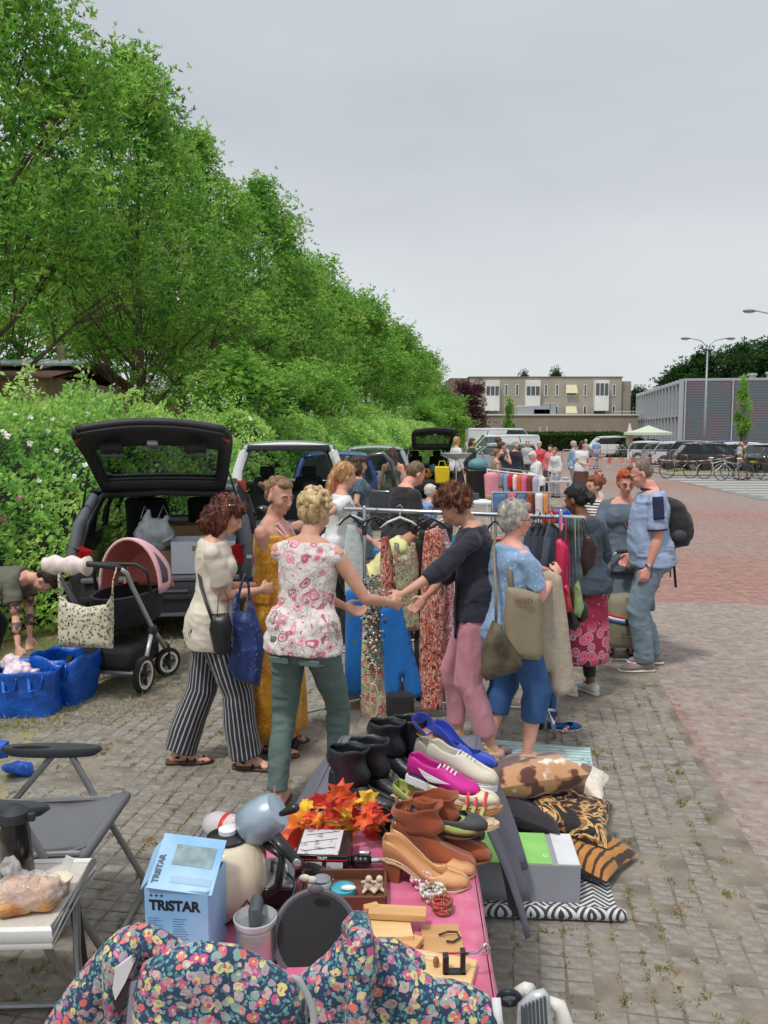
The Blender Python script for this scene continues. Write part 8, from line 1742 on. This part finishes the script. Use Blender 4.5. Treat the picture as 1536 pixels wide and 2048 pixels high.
# wood pieces, slatted mat, hook and clamp
m_pine=mat('pine',srgb(206,160,108),.6,var=.14,scale=5,stretch=(1,14,14),bump=.1);m_pine2=mat('pale_pine',srgb(222,186,132),.6,var=.10,scale=5,stretch=(1,14,14))
def plank(label,px,py,rz,s_,mt=m_pine,z=0,tilt=0):p=onT(px,py,z);t=thing('wooden_board',label,'board',(p.x,p.y,p.z+s_[2]/2),radians(rz));M().box((0,0,0),s_,Ry(tilt)).build('board',mt,t,bev=.002);return t
t=plank('thick honey coloured wooden peg board lying on top of the others',795,1832,-5,(.15,.045,.018),z=.035);M().box((-.07,.012,.005),(.04,.02,.014),Rz(.5)).build('split_end',m_pine,t,bev=.003)
plank('pale pine board under the peg board',755,1862,6,(.17,.12,.02),m_pine2,z=.012);plank('short pine offcut between the boards',800,1885,-28,(.11,.05,.018),m_pine,z=.002);plank('broad pine board at the near right table corner',870,1945,-16,(.19,.09,.022),m_pine2,z=.0)
plank('thin pine board sticking out under the floral bag',740,1900,8,(.16,.07,.012),m_pine2)
p=onT(884,1880);t=thing('slatted_mat','small mat of thin bamboo slats on the pink cloth','mat',p,.05)
for i in range(24):M().box((0,-.055+i*.0048,.004),(.10+RND.uniform(-.004,.004),.0038,.003)).build('slat',m_pine,t,smooth=0)
a=onT(905,1870,.012);t=thing('wire_hook','bent dark wire hook lying on the bamboo mat','hook',a);M().tube([(-.035,.0,0),(-.01,.008,.004),(.012,.006,.004),(.018,-.012,0),(-.0,-.028,0),(-.018,-.026,0)],.0028,6).build('wire',mat('dark_wire',srgb(70,54,48),.4,metal=.5),t,smooth=180)
a=onT(915,1945,.022);t=thing('table_clamp','black steel clamp with a chrome thumb hook on the near board','clamp',a);M().box((-.028,0,.022),(.014,.02,.046)).build('jaw',m_blk,t,bev=.002);M().box((.012,0,.028),(.012,.02,.058)).build('jaw',m_blk,t,bev=.002);M().box((-.006,0,.003),(.05,.02,.005)).build('bridge',m_blk,t);M().tube([(.01,0,.045),(.045,0,.05),(.058,0,.062),(.066,0,.072),(.075,0,.062),(.07,0,.048),(.058,0,.046)],.0035,8).build('thumb_hook',K_SILV,t,smooth=180)
a=onT(872,1935,.02);t=thing('glass_charm','tiny amber glass bottle charm on a white stick','charm',a);M().ell((0,0,.014),(.008,.008,.014)).build('bottle',mat('amber_glass',srgb(150,96,50),.1),t,smooth=180);M().cap((-.03,.02,.02),(.0,.0,.03),.002,.002,6).build('stick',K_WHITE,t)
# bracelets
for lb,px,py,n,cs,r,rr in (('pink and white bead bracelets on the pink cloth',845,1776,70,(srgb(226,170,186),srgb(190,60,90),srgb(232,222,220)),.005,.026),('heap of silver and white charm bracelets',868,1802,110,(srgb(190,190,188),srgb(226,220,212),srgb(150,120,96)),.006,.030),('heap of brown and red wooden bead bracelets',886,1826,90,(srgb(120,78,58),srgb(160,96,76),srgb(176,46,30)),.006,.024)):
 p=onT(px,py);t=thing('bracelets',lb,'bracelets',p);ac=[M()for _ in cs]
 for i in range(n):a=i/n*4*2*pi;k=i*4//n;ac[RND.randrange(len(cs))].ell((cos(a)*rr*(.8+.1*k)+.006*(k%2)-.003*k,sin(a)*rr*.9*(.8+.1*k)+.004*k,.005+.007*k+RND.uniform(0,.003)),r,6,4)
 for m,c in zip(ac,cs):m.build('bead',mat('bead_%d%d%d'%tuple(int(v*99)for v in c),c,.3,coat=.4),t,smooth=180,kind='stuff')
# artificial autumn leaves
def leaves():
 t=thing('leaf_garland','garland of artificial orange, yellow and red autumn leaves with berries','garland',onT(665,1690));o=V(t.location);cs=[mat('leaf_'+n_,a,.6,col2=b_,scale=18,cut=(.35,.65))for n_,a,b_ in (('orange',srgb(224,92,18),srgb(240,150,40)),('yellow',srgb(226,170,20),srgb(236,200,70)),('red',srgb(176,32,28),srgb(220,70,34)),('scarlet',srgb(206,50,24),srgb(238,110,50)))]
 L=[(580,1640,.055,0,30),(612,1610,.05,1,80),(640,1640,.05,0,60),(665,1640,.06,1,0),(645,1600,.05,2,120),(678,1582,.062,3,80),(700,1600,.05,3,110),(735,1600,.066,1,70),(745,1630,.06,3,50),(720,1635,.055,2,10),(690,1620,.05,0,140),(760,1640,.05,2,-20),(600,1650,.045,0,-20),(700,1650,.05,1,200),(640,1665,.05,2,180),(670,1605,.05,2,30)]
 L+=[(RND.uniform(575,765),RND.uniform(1600,1668),RND.uniform(.032,.05),RND.randrange(4),RND.uniform(0,360))for _ in range(16)]
 for px,py,r,ci,ang in L:
  pts=[];n=7
  for k in range(n*2):a=2*pi*k/(n*2)+radians(ang);rr=r*(1.0 if k%2==0 else.60)*RND.uniform(.75,1.2);pts.append((cos(a)*rr*(1.25 if k==0 else 1),sin(a)*rr*.62))
  vs,fc=puff(pts,.002,.010,.026,(45,45),RND.randrange(99),.02,.0015);R=Rz(RND.uniform(-.6,.6))@Rx(RND.uniform(.2,1.5))@Ry(RND.uniform(-.9,.9));p=W(px,py,o.y+RND.uniform(-.05,.07))-o;p.z=max(.01+r*.3,p.z);m=M();m.v=[tuple(R@V(v)+p)for v in vs];m.f=fc;m.build('leaf',cs[ci],t,smooth=50)
 for px,py in ((615,1640),(628,1645),(640,1632),(690,1665),(698,1680),(705,1672)):p=W(px,py,o.y-.03)-o;M().ell((p.x,p.y,max(.012,p.z)),.010,8,6).build('berry',cs[0],t,smooth=180)
 M().tube([W(px,py,o.y)-o for px,py in ((585,1650),(640,1640),(690,1650),(750,1625),(770,1650))],.003,5).build('stem',m_pine,t)
leaves()
# the shoes
m_tan=mat('tan_nappa',srgb(206,152,104),.42,var=.05,scale=8,coat=.1);m_rus=mat('rust_suede',srgb(146,72,38),.95,var=.16,scale=14,bump=.3,bs=160,bdist=.002,sheen=.3);m_mag=mat('magenta_mesh',srgb(196,30,140),.6,var=.06,bump=.2,bs=200,bdist=.001);m_cob2=mat('cobalt_suede',srgb(22,52,160),.8,sheen=.3);m_olv=mat('pistachio_leather',srgb(160,172,96),.55);m_gsn=mat('grey_sneaker_mesh',srgb(150,144,134),.85);m_sil=mat('silver_lace',srgb(196,194,188),.5,col2=srgb(130,126,122),scale=60,cut=(.45,.55));m_heel=mat('stacked_heel',srgb(146,88,56),.6);m_rim_in=mat('cream_insole',srgb(206,180,146),.7);m_tau=mat('grey_green_shoe',srgb(112,122,98),.7);m_blue2=mat('tan_insole',srgb(176,122,84),.6);m_red2=mat('red_leather',srgb(196,50,60),.4)
P=lambda px,py,z=0:onT(px,py,z)
shoe('nearer tan leather court shoe with a block heel','pump',P(768,1755),-14,m_tan,m_rim_in,.25,heel=m_heel,insole=m_rim_in,group='tan court shoes');shoe('farther tan leather court shoe, half behind its pair','pump',P(784,1730),-16,m_tan,m_rim_in,.25,heel=m_heel,insole=m_rim_in,group='tan court shoes')
shoe('nearer rust brown suede ankle boot','heelboot',P(792,1716),-20,m_rus,m_heel,.25,heel=m_rus,insole=m_rus,group='rust suede boots');shoe('farther rust brown suede ankle boot, leaning on its pair','heelboot',P(826,1694),-22,m_rus,m_heel,.25,heel=m_rus,group='rust suede boots')
shoe('magenta running shoe with a white swoosh and white sole','sneaker',P(812,1568,.085),-20,m_mag,K_WHITE,.26,pitch=-8,insole=mat('navy_insole',srgb(50,52,80)))
s_=[o for o in COL.objects if o.get('label','').startswith('magenta running')][0];sw=[]
for i in range(11):u=i/10;sw.append((.045+.115*u,.030+.030*(1-u)**1.6*.5+.012*u))
sw+=[(.045+.115*(1-i/10),.030+.030*(i/10)**1.6*.5+.012*(1-i/10)-.020*sin(pi*min(1,(i/10)**1.3+.02))*(.4+.6*i/10))for i in range(1,10)]
m=M();m.prism(sw,.002,lambda x,y,z:V((x,-interp(x/.26,[(0,.02),(.05,.029),(.18,.034),(.38,.036),(.6,.043),(.72,.043)])-.006-z,.082+(y-.044)*1.5-.14*(x-.08))));m.build('swoosh',K_WHITE,s_,smooth=0)
for lb,st_,px,py,z,hd,mt,so,L,kw in [('left black leather boot of the near pair, slouching','boot',662,1606,0,-24,K_BLEA,m_blk,.26,{}),('right black leather boot of the near pair','boot',700,1592,0,-18,K_BLEA,m_blk,.26,{}),('tall black boot standing behind, left one','boot',742,1545,0,-30,K_BLEA,m_blk,.26,{}),('tall black boot standing behind, right one','boot',785,1538,0,-26,K_BLEA,m_blk,.26,{}),('silver lace ballerina lying nearest the black boots','flat',722,1540,.04,-42,m_sil,K_SOLE,.25,{'pitch':-22}),('silver lace ballerina beside its pair','flat',748,1560,.03,-36,m_sil,K_SOLE,.25,{'pitch':-14}),('pistachio green pointed flat under the magenta shoe','flat',786,1592,.045,-34,m_olv,K_SOLE,.26,{'pitch':-12}),('pistachio green open sandal at the table edge','sandal',850,1640,.035,-14,m_olv,m_rim_in,.24,{}),('grey suede sneaker with white sole, left of the pair','sneaker',824,1530,.10,-30,m_gsn,K_WHITE,.27,{'pitch':-14}),('light grey sneaker with laces, right of the pair','sneaker',852,1540,.10,-24,mat('ivory_canvas',srgb(204,198,182),.85),K_WHITE,.26,{'pitch':-8}),('cobalt blue high heel pointing to the table edge','bluepump',868,1512,.09,-30,m_cob2,m_blue2,.25,{'insole':m_blue2,'heel':m_cob2}),('cobalt blue high heel lying behind its pair','bluepump',848,1490,.11,-50,m_cob2,m_blue2,.25,{'insole':m_blue2,'heel':m_cob2,'roll':20}),('cream flat shoe at the edge below the sneakers','flat',856,1596,.06,-14,mat('cream_leather',srgb(206,200,170),.5),K_SOLE,.24,{}),('flat red leather slide under the cream shoe','sandal',860,1612,.045,-10,m_red2,m_blue2,.24,{}),('brown strappy sandal before the black boots','sandal',735,1600,.01,-28,m_heel,K_SOLED,.25,{}),('grey strappy sandal next to the brown one','sandal',765,1608,.01,-28,K_GREYSH,K_SOLED,.25,{}),('black pump lying on the autumn leaves','flat',700,1632,.01,-30,K_BLEA,m_blk,.25,{}),('dark brown flat between the leaves and the rust boots','flat',755,1650,.01,-60,m_dkb,m_blk,.24,{}),('taupe loafer beside the green flat','flat',790,1640,.0,-30,K_TAUPE,K_SOLED,.25,{})]:
 shoe(lb,st_,P(px,py,z),hd,mt,so,L,**kw)
pl_=[('grey',m_gsn),('dark grey',mat('graphite_leather',srgb(62,64,66),.6)),('sage green',m_tau),('pale green',m_olv),('black',K_BLEA)]
for i in range(8):
 n_,mt=pl_[(i*3)%5];lv=['lowest','second lowest','third','fourth','fifth','third highest','second highest','topmost'][i]
 shoe('%s %s flat shoe in the stack at the right table edge'%(lv,n_),'flat',P(812+(i%2)*10,1672-i*3,.004+i*.014),-14+(i%3)*6,mt,K_SOLED,.23,group='flat shoes stacked at the table edge')
# floor mats, box and cushions right of the table
m_zig=pattern('zigzag_woven','ziggurat',[srgb(206,206,204),srgb(54,58,64)],8,rough=.8,bump=.004);m_tealm=pattern('teal_striped_mat','bands',[srgb(172,200,198),srgb(110,156,160),srgb(200,214,208)],3.4,width=.45,wob=0,bump=.003,stretch=(0,1,0));m_tealm.node_tree.nodes['Mapping'].inputs['Rotation'].default_value=(0,0,-pi/2+0);m_tealm.node_tree.nodes['Mapping'].inputs['Scale'].default_value=(1,1,1)
def matt(label,q,mt,th=.008):
 c=sum(q,V())/4;t=thing('floor_mat',label,'mat',c,-TH);R=Rz(TH);pts=[(R@(p-c))for p in q];m=M();m.prism([(p.x,p.y)for p in pts],th);m.build('woven_mat',mt,t,bev=.002,seg=1);return t
matt('pale teal striped outdoor mat under the silver haired person',[G(872,1700),G(1212,1692),G(1180,1497),G(862,1472)],m_tealm)
tm_=matt('black and white zigzag patterned mat by the pink cloth',[G(850,1815),G(1240,1838),G(1206,1735),G(880,1715)],m_zig,.012)
a,b_=G(850,1828),G(1242,1842);m=M();m.cap(V((0,0,.028)),b_-a+V((0,0,.028)),.026,.026,12);t=thing('rolled_mat_edge','folded over front edge of the zigzag mat','mat',a);m.build('woven_fold',m_zig,t,smooth=60)
a,b_=G(905,1803),G(1160,1812);d_=(b_-a);an=atan2(d_.y,d_.x);t=thing('carton','large grey sided carton with a green and white top on the zigzag mat','box',(a+b_)/2,an);w=d_.length;R=Rz(-an);dd=.28;M().box((0,dd/2,.095),(w,dd,.17)).build('carton_body',mat('grey_carton',srgb(150,152,160),.7,var=.05),t,bev=.003);M().box((-.06,dd/2,.1822),(w*.78,dd*.985,.003)).build('green_print',mat('green_print',srgb(140,200,108),.5),t);M().box((w*.41,dd/2,.1822),(w*.17,dd*.985,.003)).build('white_print',mat('white_print',srgb(216,220,222),.5),t);text('lettering','D',.03,K_WHITE,t,(w*.22,.06,.184),Rz(0))
m_cow=mat('cowhide',srgb(84,46,34),.8,col2=srgb(188,140,98),cut=(.46,.5),scale=5,sheen=.4,bump=.2,bs=80,bdist=.002);n_=m_cow.node_tree;rp=[x for x in n_.nodes if x.type=='VALTORGB'][0];e_=rp.color_ramp.elements.new(.60);e_.color=c3(srgb(184,138,98));e_=rp.color_ramp.elements.new(.63);e_.color=c3(srgb(226,216,204))
m_tig=pattern('tiger_print','bands',[srgb(58,36,24),srgb(180,120,54)],7,width=.24,wob=5,bump=.006);m_ctan=mat('cream_fur',srgb(220,206,186),.9,sheen=.4);m_plb=mat('black_quilt',srgb(36,32,40),.8,var=.15,bump=1,bs=22,bdist=.02,sheen=.2);m_vel=mat('black_velvet_cushion',srgb(20,20,24),.8,sheen=.3,bump=.4,bs=14,bdist=.01);m_face=pattern('golden_animal_print','paisley',[srgb(24,22,24),srgb(26,24,26),srgb(28,24,24),srgb(150,100,54),srgb(212,172,112),srgb(34,28,26),srgb(24,22,24)],6,wob=.1)
m_brstr=pattern('cream_brown_stripes','bands',[srgb(222,212,196),srgb(126,96,80)],2.2,width=.68,wob=.6)
def cushion(label,px,py,Y,z,rx,ry,rz,mt,w=.46,d=.42,h=.15,seed=1,mt2=None):
 px-=14;w*=.92;d*=.92
 p=W(px,py,Y);t=thing('cushion',label,'cushion',(p.x,p.y,z),group='cushions piled beside the table');R=Rz(radians(rz))@Rx(radians(rx))@Ry(radians(ry));t.matrix_world=Matrix.Translation((p.x,p.y,z))@R.to_4x4();m=pillow_mesh(w,d,h,18,seed)
 if mt2:k=len(m.f)//2;a=M();a.v=m.v;a.f=m.f[:k];a.build('cover',mt,t,smooth=180);b_=M();b_.v=m.v;b_.f=m.f[k:];b_.build('underside',mt2,t,smooth=180)
 else:m.build('cover',mt,t,smooth=180)
cushion('tiger striped brown cushion lowest in the pile, beside the grey carton',1178,1720,3.72,.07,-6,6,-38,m_tig,.44,.42,.14,2,m_vel)
cushion('dark quilted cushion at the bottom left of the pile',1060,1690,3.86,.08,-4,-4,8,m_plb,.44,.42,.15,3);cushion('black quilted cushion lying above it, against the grey cloth',1055,1650,3.88,.19,-14,14,-14,m_plb,.44,.44,.13,4)
cushion('black cushion with a golden animal picture in the middle of the pile',1150,1656,3.84,.195,8,10,-20,m_face,.44,.40,.14,5,m_vel);cushion('cream cushion with brown stripes showing from under the cowhide one',1150,1610,4.1,.25,-4,6,-20,m_brstr,.42,.40,.12,6)
cushion('brown and white cowhide cushion on top of the pile',1076,1562,3.98,.325,-14,-6,6,m_cow,.51,.44,.17,7)
t=thing('scarf','crumpled black and gold patterned scarf on the teal mat','scarf',G(962,1545));m=M();[m.ell((RND.uniform(-.05,.05),RND.uniform(-.05,.05),RND.uniform(.02,.14)),RND.uniform(.03,.05))for _ in range(9)];rem(m,'cloth',.008,pattern('gold_chain_print','leopard',[srgb(190,160,96),srgb(40,34,28),srgb(120,92,50)],30),it=1,disp=lambda co,no:vnoise(co,34,2)*.06,parent=t)
t=thing('folded_clothes','grey striped folded garment at the feet on the teal mat','clothes',G(958,1512));m=M();[m.ell((RND.uniform(-.03,.03),0,.03+.03*i),(.07,.05,.03))for i in range(4)];rem(m,'cloth',.01,pattern('grey_stripe_cloth','bands',[srgb(90,100,112),srgb(150,160,170)],9,wob=.3),it=1,disp=lambda co,no:vnoise(co,24,2)*.03,parent=t)
t=thing('metal_rod','thin shiny flat rod standing up behind the orange leaves','rod',onT(545,1660));M().box((0,.05,.05),(.006,.002,.15),Ry(.02)).build('blade',K_SILV,t)
# the floral bag in front
m_flo=pattern('floral_cotton','flowers',[srgb(40,60,92),srgb(86,148,144),srgb(120,164,162),srgb(70,118,130),srgb(198,166,168),srgb(212,202,130),srgb(214,110,100),srgb(166,154,164),srgb(190,84,132),srgb(130,166,158)],62,rough=.85,wob=.014,bump=.012)
def floral():
 Y=1.30;t=thing('floral_bag','big soft bag of navy cotton with small bright flowers, open, in front of the table','bag',(W(540,1900,Y).x,Y,0));k=dict(parent=t,step=.014)
 hang('side_panel',None,None,[(70,2100),(92,2040),(128,1985),(170,1930),(205,1890),(235,1862),(262,1850),(300,1850),(345,1872),(392,1902),(330,1940),(262,1960),(236,2000),(236,2100)],Y+.05,m_flo,bulge=.035,folds=.03,fs=(9,7),edge=.06,**k)
 hang('rim_fold',None,None,[(205,1893),(232,1870),(268,1860),(285,1900),(262,1960),(250,2060),(220,2090),(205,1990)],Y-.03,m_flo,bulge=.03,folds=.03,fs=(22,4),edge=.04,seed=4,**k)
 hang('front_panel',None,None,[(262,2100),(266,1990),(284,1930),(330,1900),(400,1882),(470,1890),(540,1925),(590,1960),(612,2000),(620,2100)],Y-.06,m_flo,bulge=.035,folds=.045,fs=(6,9),edge=.07,seed=2,**k)
 hang('right_panel',None,None,[(575,2100),(570,1990),(600,1950),(650,1910),(690,1862),(712,1838),(740,1860),(760,1885),(800,1905),(838,1935),(870,1958),(930,1970),(975,1992),(998,2030),(1004,2100)],Y-.01,m_flo,bulge=.035,folds=.04,fs=(7,8),edge=.06,seed=7,**k)
 hang('back_panel',None,None,[(745,1880),(790,1880),(850,1912),(852,1935),(800,1950),(740,1930)],Y+.03,m_flo,bulge=.03,folds=.02,fs=(8,8),seed=8,**k)
 hang('lining',None,None,[(232,1935),(262,1912),(268,1925),(252,1962),(232,1998),(226,1975)],Y-.07,mat('white_lining',srgb(206,204,208),.8),bulge=.004,folds=.012,**k);hang('opening',None,None,[(226,2000),(250,1962),(262,1960),(240,2030)],Y-.068,mat('bag_inside_shade',srgb(52,36,40),.9),bulge=.002,**k)  # white lining, and a dark patch standing in for the shaded bag interior
 o=V(t.location);q=lambda x,y,d=-.09:W(x,y,Y+d)-o;M().tube([q(700,1858,-.04),q(715,1850,-.06),q(722,1878,-.10),q(720,1940,-.11),q(717,2010,-.12),q(714,2100,-.13)],[.016,.022,.021,.020,.020,.020],14).build('padded_handle',m_flo,t,smooth=180);M().tube([q(718,1884,-.10),q(720,1905,-.105),q(719,1938,-.11)],[.0265,.0262,.0275],16).build('handle_cuff',m_flo,t,smooth=60)
 m=M();m.grid(lambda a,b_:q(lerp(582,612,a)+22*sin(a*pi)+b_*20*(1-a*.4),lerp(1948,2100,a)+6*b_,-.135),12,2);m.build('webbing',mat('silver_webbing',srgb(172,178,180),.45),t,thick=.002,smooth=180);m=M();m.quad(q(984,1996,-.02),q(1001,1996,-.02),q(1012,2100,-.02),q(994,2100,-.02));m.build('care_label',K_WHITE,t,thick=.002)
floral()
t=thing('foot_massager','grey slatted plastic gadget with a white ribbed tube beside the floral bag','gadget',(W(1070,2020,1.42).x,1.42,0));o=V(t.location);Y=1.42;q=lambda x,y,d=0:W(x,y,Y+d)-o
hang('shell',None,None,[(1032,2100),(1036,2010),(1062,1984),(1088,1978),(1098,1990),(1112,2100)],Y,mat('silver_shell',srgb(190,196,198),.3,metal=.3),parent=t,bulge=.008,edge=.015,step=.01)
for i in range(7):M().tube([q(1044+i*7.5,2012-i*3.2,-.013),q(1046+i*8.3,2100,-.013)],.0028,6).build('slat',mat('dark_slat',srgb(78,88,98),.5),t)
M().tube([q(1098,2004,.03),q(1118,2012,.03),q(1130,2045,.02),q(1134,2100,.02)],[.011,.014,.015,.015],12).build('ribbed_tube',mat('ivory_plastic',srgb(214,212,204),.4),t,smooth=180);M().tube([q(1036,1988,.03),q(1052,1978,.03),q(1062,1982,.02)],.013,10).build('tube_joint',MATS['ivory_plastic'],t,smooth=180)
M().tube([q(1018+cos(a)*20,1996+sin(a)*12,.02+.02*sin(a))for a in [2*pi*i/18 for i in range(18)]],.006,8,loop=True).build('ring',mat('navy_rubber',srgb(28,34,52),.5),t,smooth=180)
def stall(px,Y,w,d,h,lb,mt):t=thing('market_table',lb,'table',(W(px,900,Y).x,Y,0),-TH,'market tables further back');M().box((0,0,h),(w,d,.04)).build('tabletop',mt,t,bev=.005);[M().cap((x,y,0),(x,y,h),.02,.02,6).build('leg',K_SILV,t)for x in (-w/2+.06,w/2-.06)for y in (-d/2+.05,d/2-.05)];return t
m_bl3=mat('bright_blue_cloth',srgb(60,116,196),.8)
tb=[stall(890,9.3,1.5,.8,.72,'table with a bright blue cloth behind the clothes rack',m_bl3),stall(930,15.5,1.3,.8,.74,'white trestle table with crockery and yellow posts',K_WHITE),stall(1105,22,1.0,.7,.74,'small table with boxes behind the red and blue bags',K_LG),stall(1035,23,1.6,.8,.76,'table with dark clothes before the silver estate',K_DG)]
cc_=[srgb(222,220,214),srgb(200,190,170),srgb(90,140,150),srgb(206,90,70),srgb(60,70,90),srgb(180,150,90),srgb(150,160,170)]
nm_=['white','cream','teal','red','dark blue','mustard','grey'];wh_=['on the blue-clothed table','on the white trestle table','on the small far table','on the dark clothes table'];ps_=['at the left end','left of the middle','right of the middle','at the right end','behind the others','at the front edge']
for k,tt in enumerate(tb):
 for i in range(6):
  c=cc_[(i+k*2)%7];mt=mat('ware_'+nm_[(i+k*2)%7],c,.5);w=[1.5,1.3,1.0,1.6][k];p=cl(tt,-w*.38+w*.25*(i%4),-.2+.28*(i//2%2)+.05*i,.765 if k!=0 else.745);g_=thing('bowl' if i%2 else 'storage_box','%s %s %s %s'%(nm_[(i+k*2)%7],'bowl' if i%2 else 'box',ps_[i],wh_[k]),'bowl' if i%2 else 'box',p,i*.5)
  (M().lathe([(.04,0),(.10,.07),(.105,.075),(.095,.07),(.03,.012)],16).build('bowl_body',mt,g_,smooth=60)if i%2 else M().box((0,0,.06),(.2,.15,.12)).build('box_body',mt,g_,bev=.008))
t=thing('kids_clothes_rack','low white rack of small children clothes in the middle distance','clothes rack',(W(1030,940,16.5).x,16.5,0));o=V(t.location);ra,rb_=W(975,940,16.5)-o,W(1078,952,15.6)-o
M().cap(ra,rb_,.014,.014,8).build('rail',K_WHITE,t);[M().cap(p,V((p.x,p.y,0)),.014,.014,8).build('post',K_WHITE,t)for p in (ra,rb_)];M().cap(ra+V((0,.5,.05)),rb_+V((0,.5,.05)),.014,.014,8).build('rail',K_SILV,t)
sm=[(985,34,56,srgb(224,150,160),'pink blanket'),(1004,16,30,srgb(150,130,150),'mauve top'),(1014,14,60,srgb(130,160,190),'pale jeans'),(1023,16,30,srgb(206,40,56),'red top'),(1031,12,34,srgb(226,222,224),'white top'),(1040,14,42,srgb(224,100,50),'orange top'),(1050,15,44,srgb(228,110,160),'pink romper'),(1061,16,64,srgb(126,58,34),'rust brown trousers'),(1072,15,36,srgb(210,170,190),'lilac top')]
sm2=[(1000,30,40,srgb(90,120,160),'folded jeans'),(1024,16,48,srgb(206,90,120),'raspberry skirt'),(1042,22,46,srgb(86,116,150),'denim dungarees'),(1060,12,40,srgb(150,72,44),'russet scarf'),(1078,16,50,srgb(222,214,214),'cream vest'),(1090,14,44,srgb(228,150,90),'apricot shirt')]
for px,w,h,c,nm in sm2:hang('child_garment',nm+' hanging lower, in front of the children rack','clothes',[(px-w*.4,986),(px+w*.4,986),(px+w*.5,990),(px+w*.45,986+h),(px-w*.42,988+h),(px-w*.5,992)],14.6+.01*(px%7),mat(nm.replace(' ','_'),c,.85),.03,.03,(12,4),'children clothes on the low rack',step=.05,edge=.08)
t=thing('clothes_rack','silver rail in front of the children rack, hung with jeans and skirts','clothes rack',(W(1045,985,14.65).x,14.65,0));o=V(t.location);ra2,rb2=W(984,985,14.65)-o,W(1100,985,14.65)-o;M().cap(ra2,rb2,.014,.014,8).build('rail',K_SILV,t);[M().cap(p,V((p.x,p.y,0)),.014,.014,8).build('post',K_SILV,t)for p in (ra2,rb2)]
for px,w,h,c,nm in sm:
 u=(px-975)/103;Y=lerp(16.5,15.6,u)-.05;y0=943+11*u;hang('child_garment',nm+' hanging on the low children rack','clothes',[(px-w*.3,y0),(px+w*.3,y0),(px+w*.5,y0+6),(px+w*.42,y0+h),(px-w*.42,y0+h),(px-w*.5,y0+6)],Y,mat(nm.replace(' ','_'),c,.85),.03,.02,(12,4),'children clothes on the low rack',step=.05,edge=.08)
t=thing('floor_lamp','tall uplighter floor lamp with a wide metal bowl and wooden pole','lamp',(W(912,930,12.2).x,12.2,0));zt_=W(0,908,12.2).z;M().lathe([(.03,zt_-.09),(.16,zt_-.05),(.24,zt_+.01),(.235,zt_+.015),(.14,zt_-.03),(.001,zt_-.04)],24).build('lamp_bowl',m_ss,t,smooth=60);M().cap((0,0,zt_-.7),(0,0,zt_-.06),.012,.012,8).build('upper_pole',K_SILV,t);M().cap((-.04,0,.03),(0,0,zt_-.65),.02,.02,8).build('wooden_pole',m_pine,t);M().lathe([(.14,0),(.14,.02),(.02,.04)],20).build('foot',m_blk,t)
for px,c,nm in ((1100,srgb(206,40,60),'red'),(1127,srgb(20,90,200),'blue')):t=thing('shopping_bag',nm+' shopping bag on the ground in front of the small far table','bag',(W(px,960,18.6).x,18.6,0));M().box((0,0,.14),(.30,.22,.28),taper=1.15).build('bag_body',mat(nm+'_bag',c,.5,bump=.5,bs=14),t,bev=.03);M().tube([(-.08,-.12,.26),(0,-.14,.4),(.08,-.12,.26)],.012,5).build('handle',mat(nm+'_bag',c),t)
t=thing('folding_chair','blue folding chair of the seated white haired person','chair',V((P_.x-.05,13.45,0)));M().box((0,-.02,.43),(.5,.48,.04)).build('seat',m_bl3,t,bev=.01);M().box((-.27,-.02,.72),(.04,.48,.5),Ry(-.15)).build('backrest',m_bl3,t,bev=.01);[M().cap((x,y,0),(x*.9,y,.43),.014,.014,6).build('leg',K_SILV,t)for x in (-.24,.24)for y in (-.24,.2)]
t=thing('wheeled_bin','black wheeled bin with teal lid bag near the dark car','bin',(W(955,920,24).x,24,0));M().box((0,0,.5),(.55,.6,.95),taper=1.12).build('bin_body',m_blk,t,bev=.03);M().ell((0,-.1,1.1),(.3,.25,.2)).build('teal_bag',mat('ware_teal',srgb(90,140,150)),t,smooth=180)
t=thing('shopping_trolley','taupe shopping trolley bag with a red, white and blue band','shopping trolley',G(1246,1318),.05);tx=mat('trolley_canvas',srgb(140,132,110),.8,var=.08,bump=.5,bs=24,bdist=.008);m=M();m.rings([[V((cos(a)*w*(1 if abs(cos(a))<.8 else.94),.02+sin(a)*d,z))for a in [2*pi*j/28 for j in range(28)]]for z,w,d in ((.12,.14,.10),(.16,.17,.13),(.4,.15,.13),(.52,.15,.12),(.58,.13,.09),(.60,.02,.02))]);m.build('trolley_bag',tx,t,smooth=60)
for z,c in ((.415,srgb(206,60,50)),(.39,srgb(226,226,226)),(.365,srgb(40,70,150))):m=M();m.rings([[V((cos(a)*.158,.02+sin(a)*.136,z+dz-.02*(1-abs(cos(a)))))for a in [2*pi*j/28 for j in range(28)]]for dz in (-.012,.013)],cap=False);m.build('ribbon_band',mat('band_%d'%int(z*1000),c),t,thick=.003,smooth=180)
M().box((0,-.125,.47),(.07,.02,.24)).build('flap_strap',tx,t,bev=.006);M().box((0,-.142,.37),(.075,.02,.06)).build('buckle',m_blk,t,bev=.006);text('lettering','Andrea\nDe mooiste',.03,m_ink,t,(-.07,-.135,.25),Rx(pi/2),shear=.3)
M().tube([(-.14,.05,.03),(-.14,.06,.6),(-.12,.06,.92),(-.06,.04,.97),(.06,.04,.97),(.12,.06,.92),(.14,.06,.6),(.14,.05,.03)],.011,8).build('frame',K_SILV,t,smooth=180);M().cap((-.06,.04,.97),(.06,.04,.97),.018,.018,8).build('grip',m_trim,t)
for s in (-1,1):M().lathe([(.03,-.018),(.07,-.018),(.075,0),(.07,.018),(.03,.018)],20,(s*.17,.08,.075),Ry(pi/2)).build('wheel',m_tyre,t,smooth=50)
M().tube([(-.14,-.10,.02),(.14,-.10,.02)],.01,6).build('foot_bar',K_SILV,t)
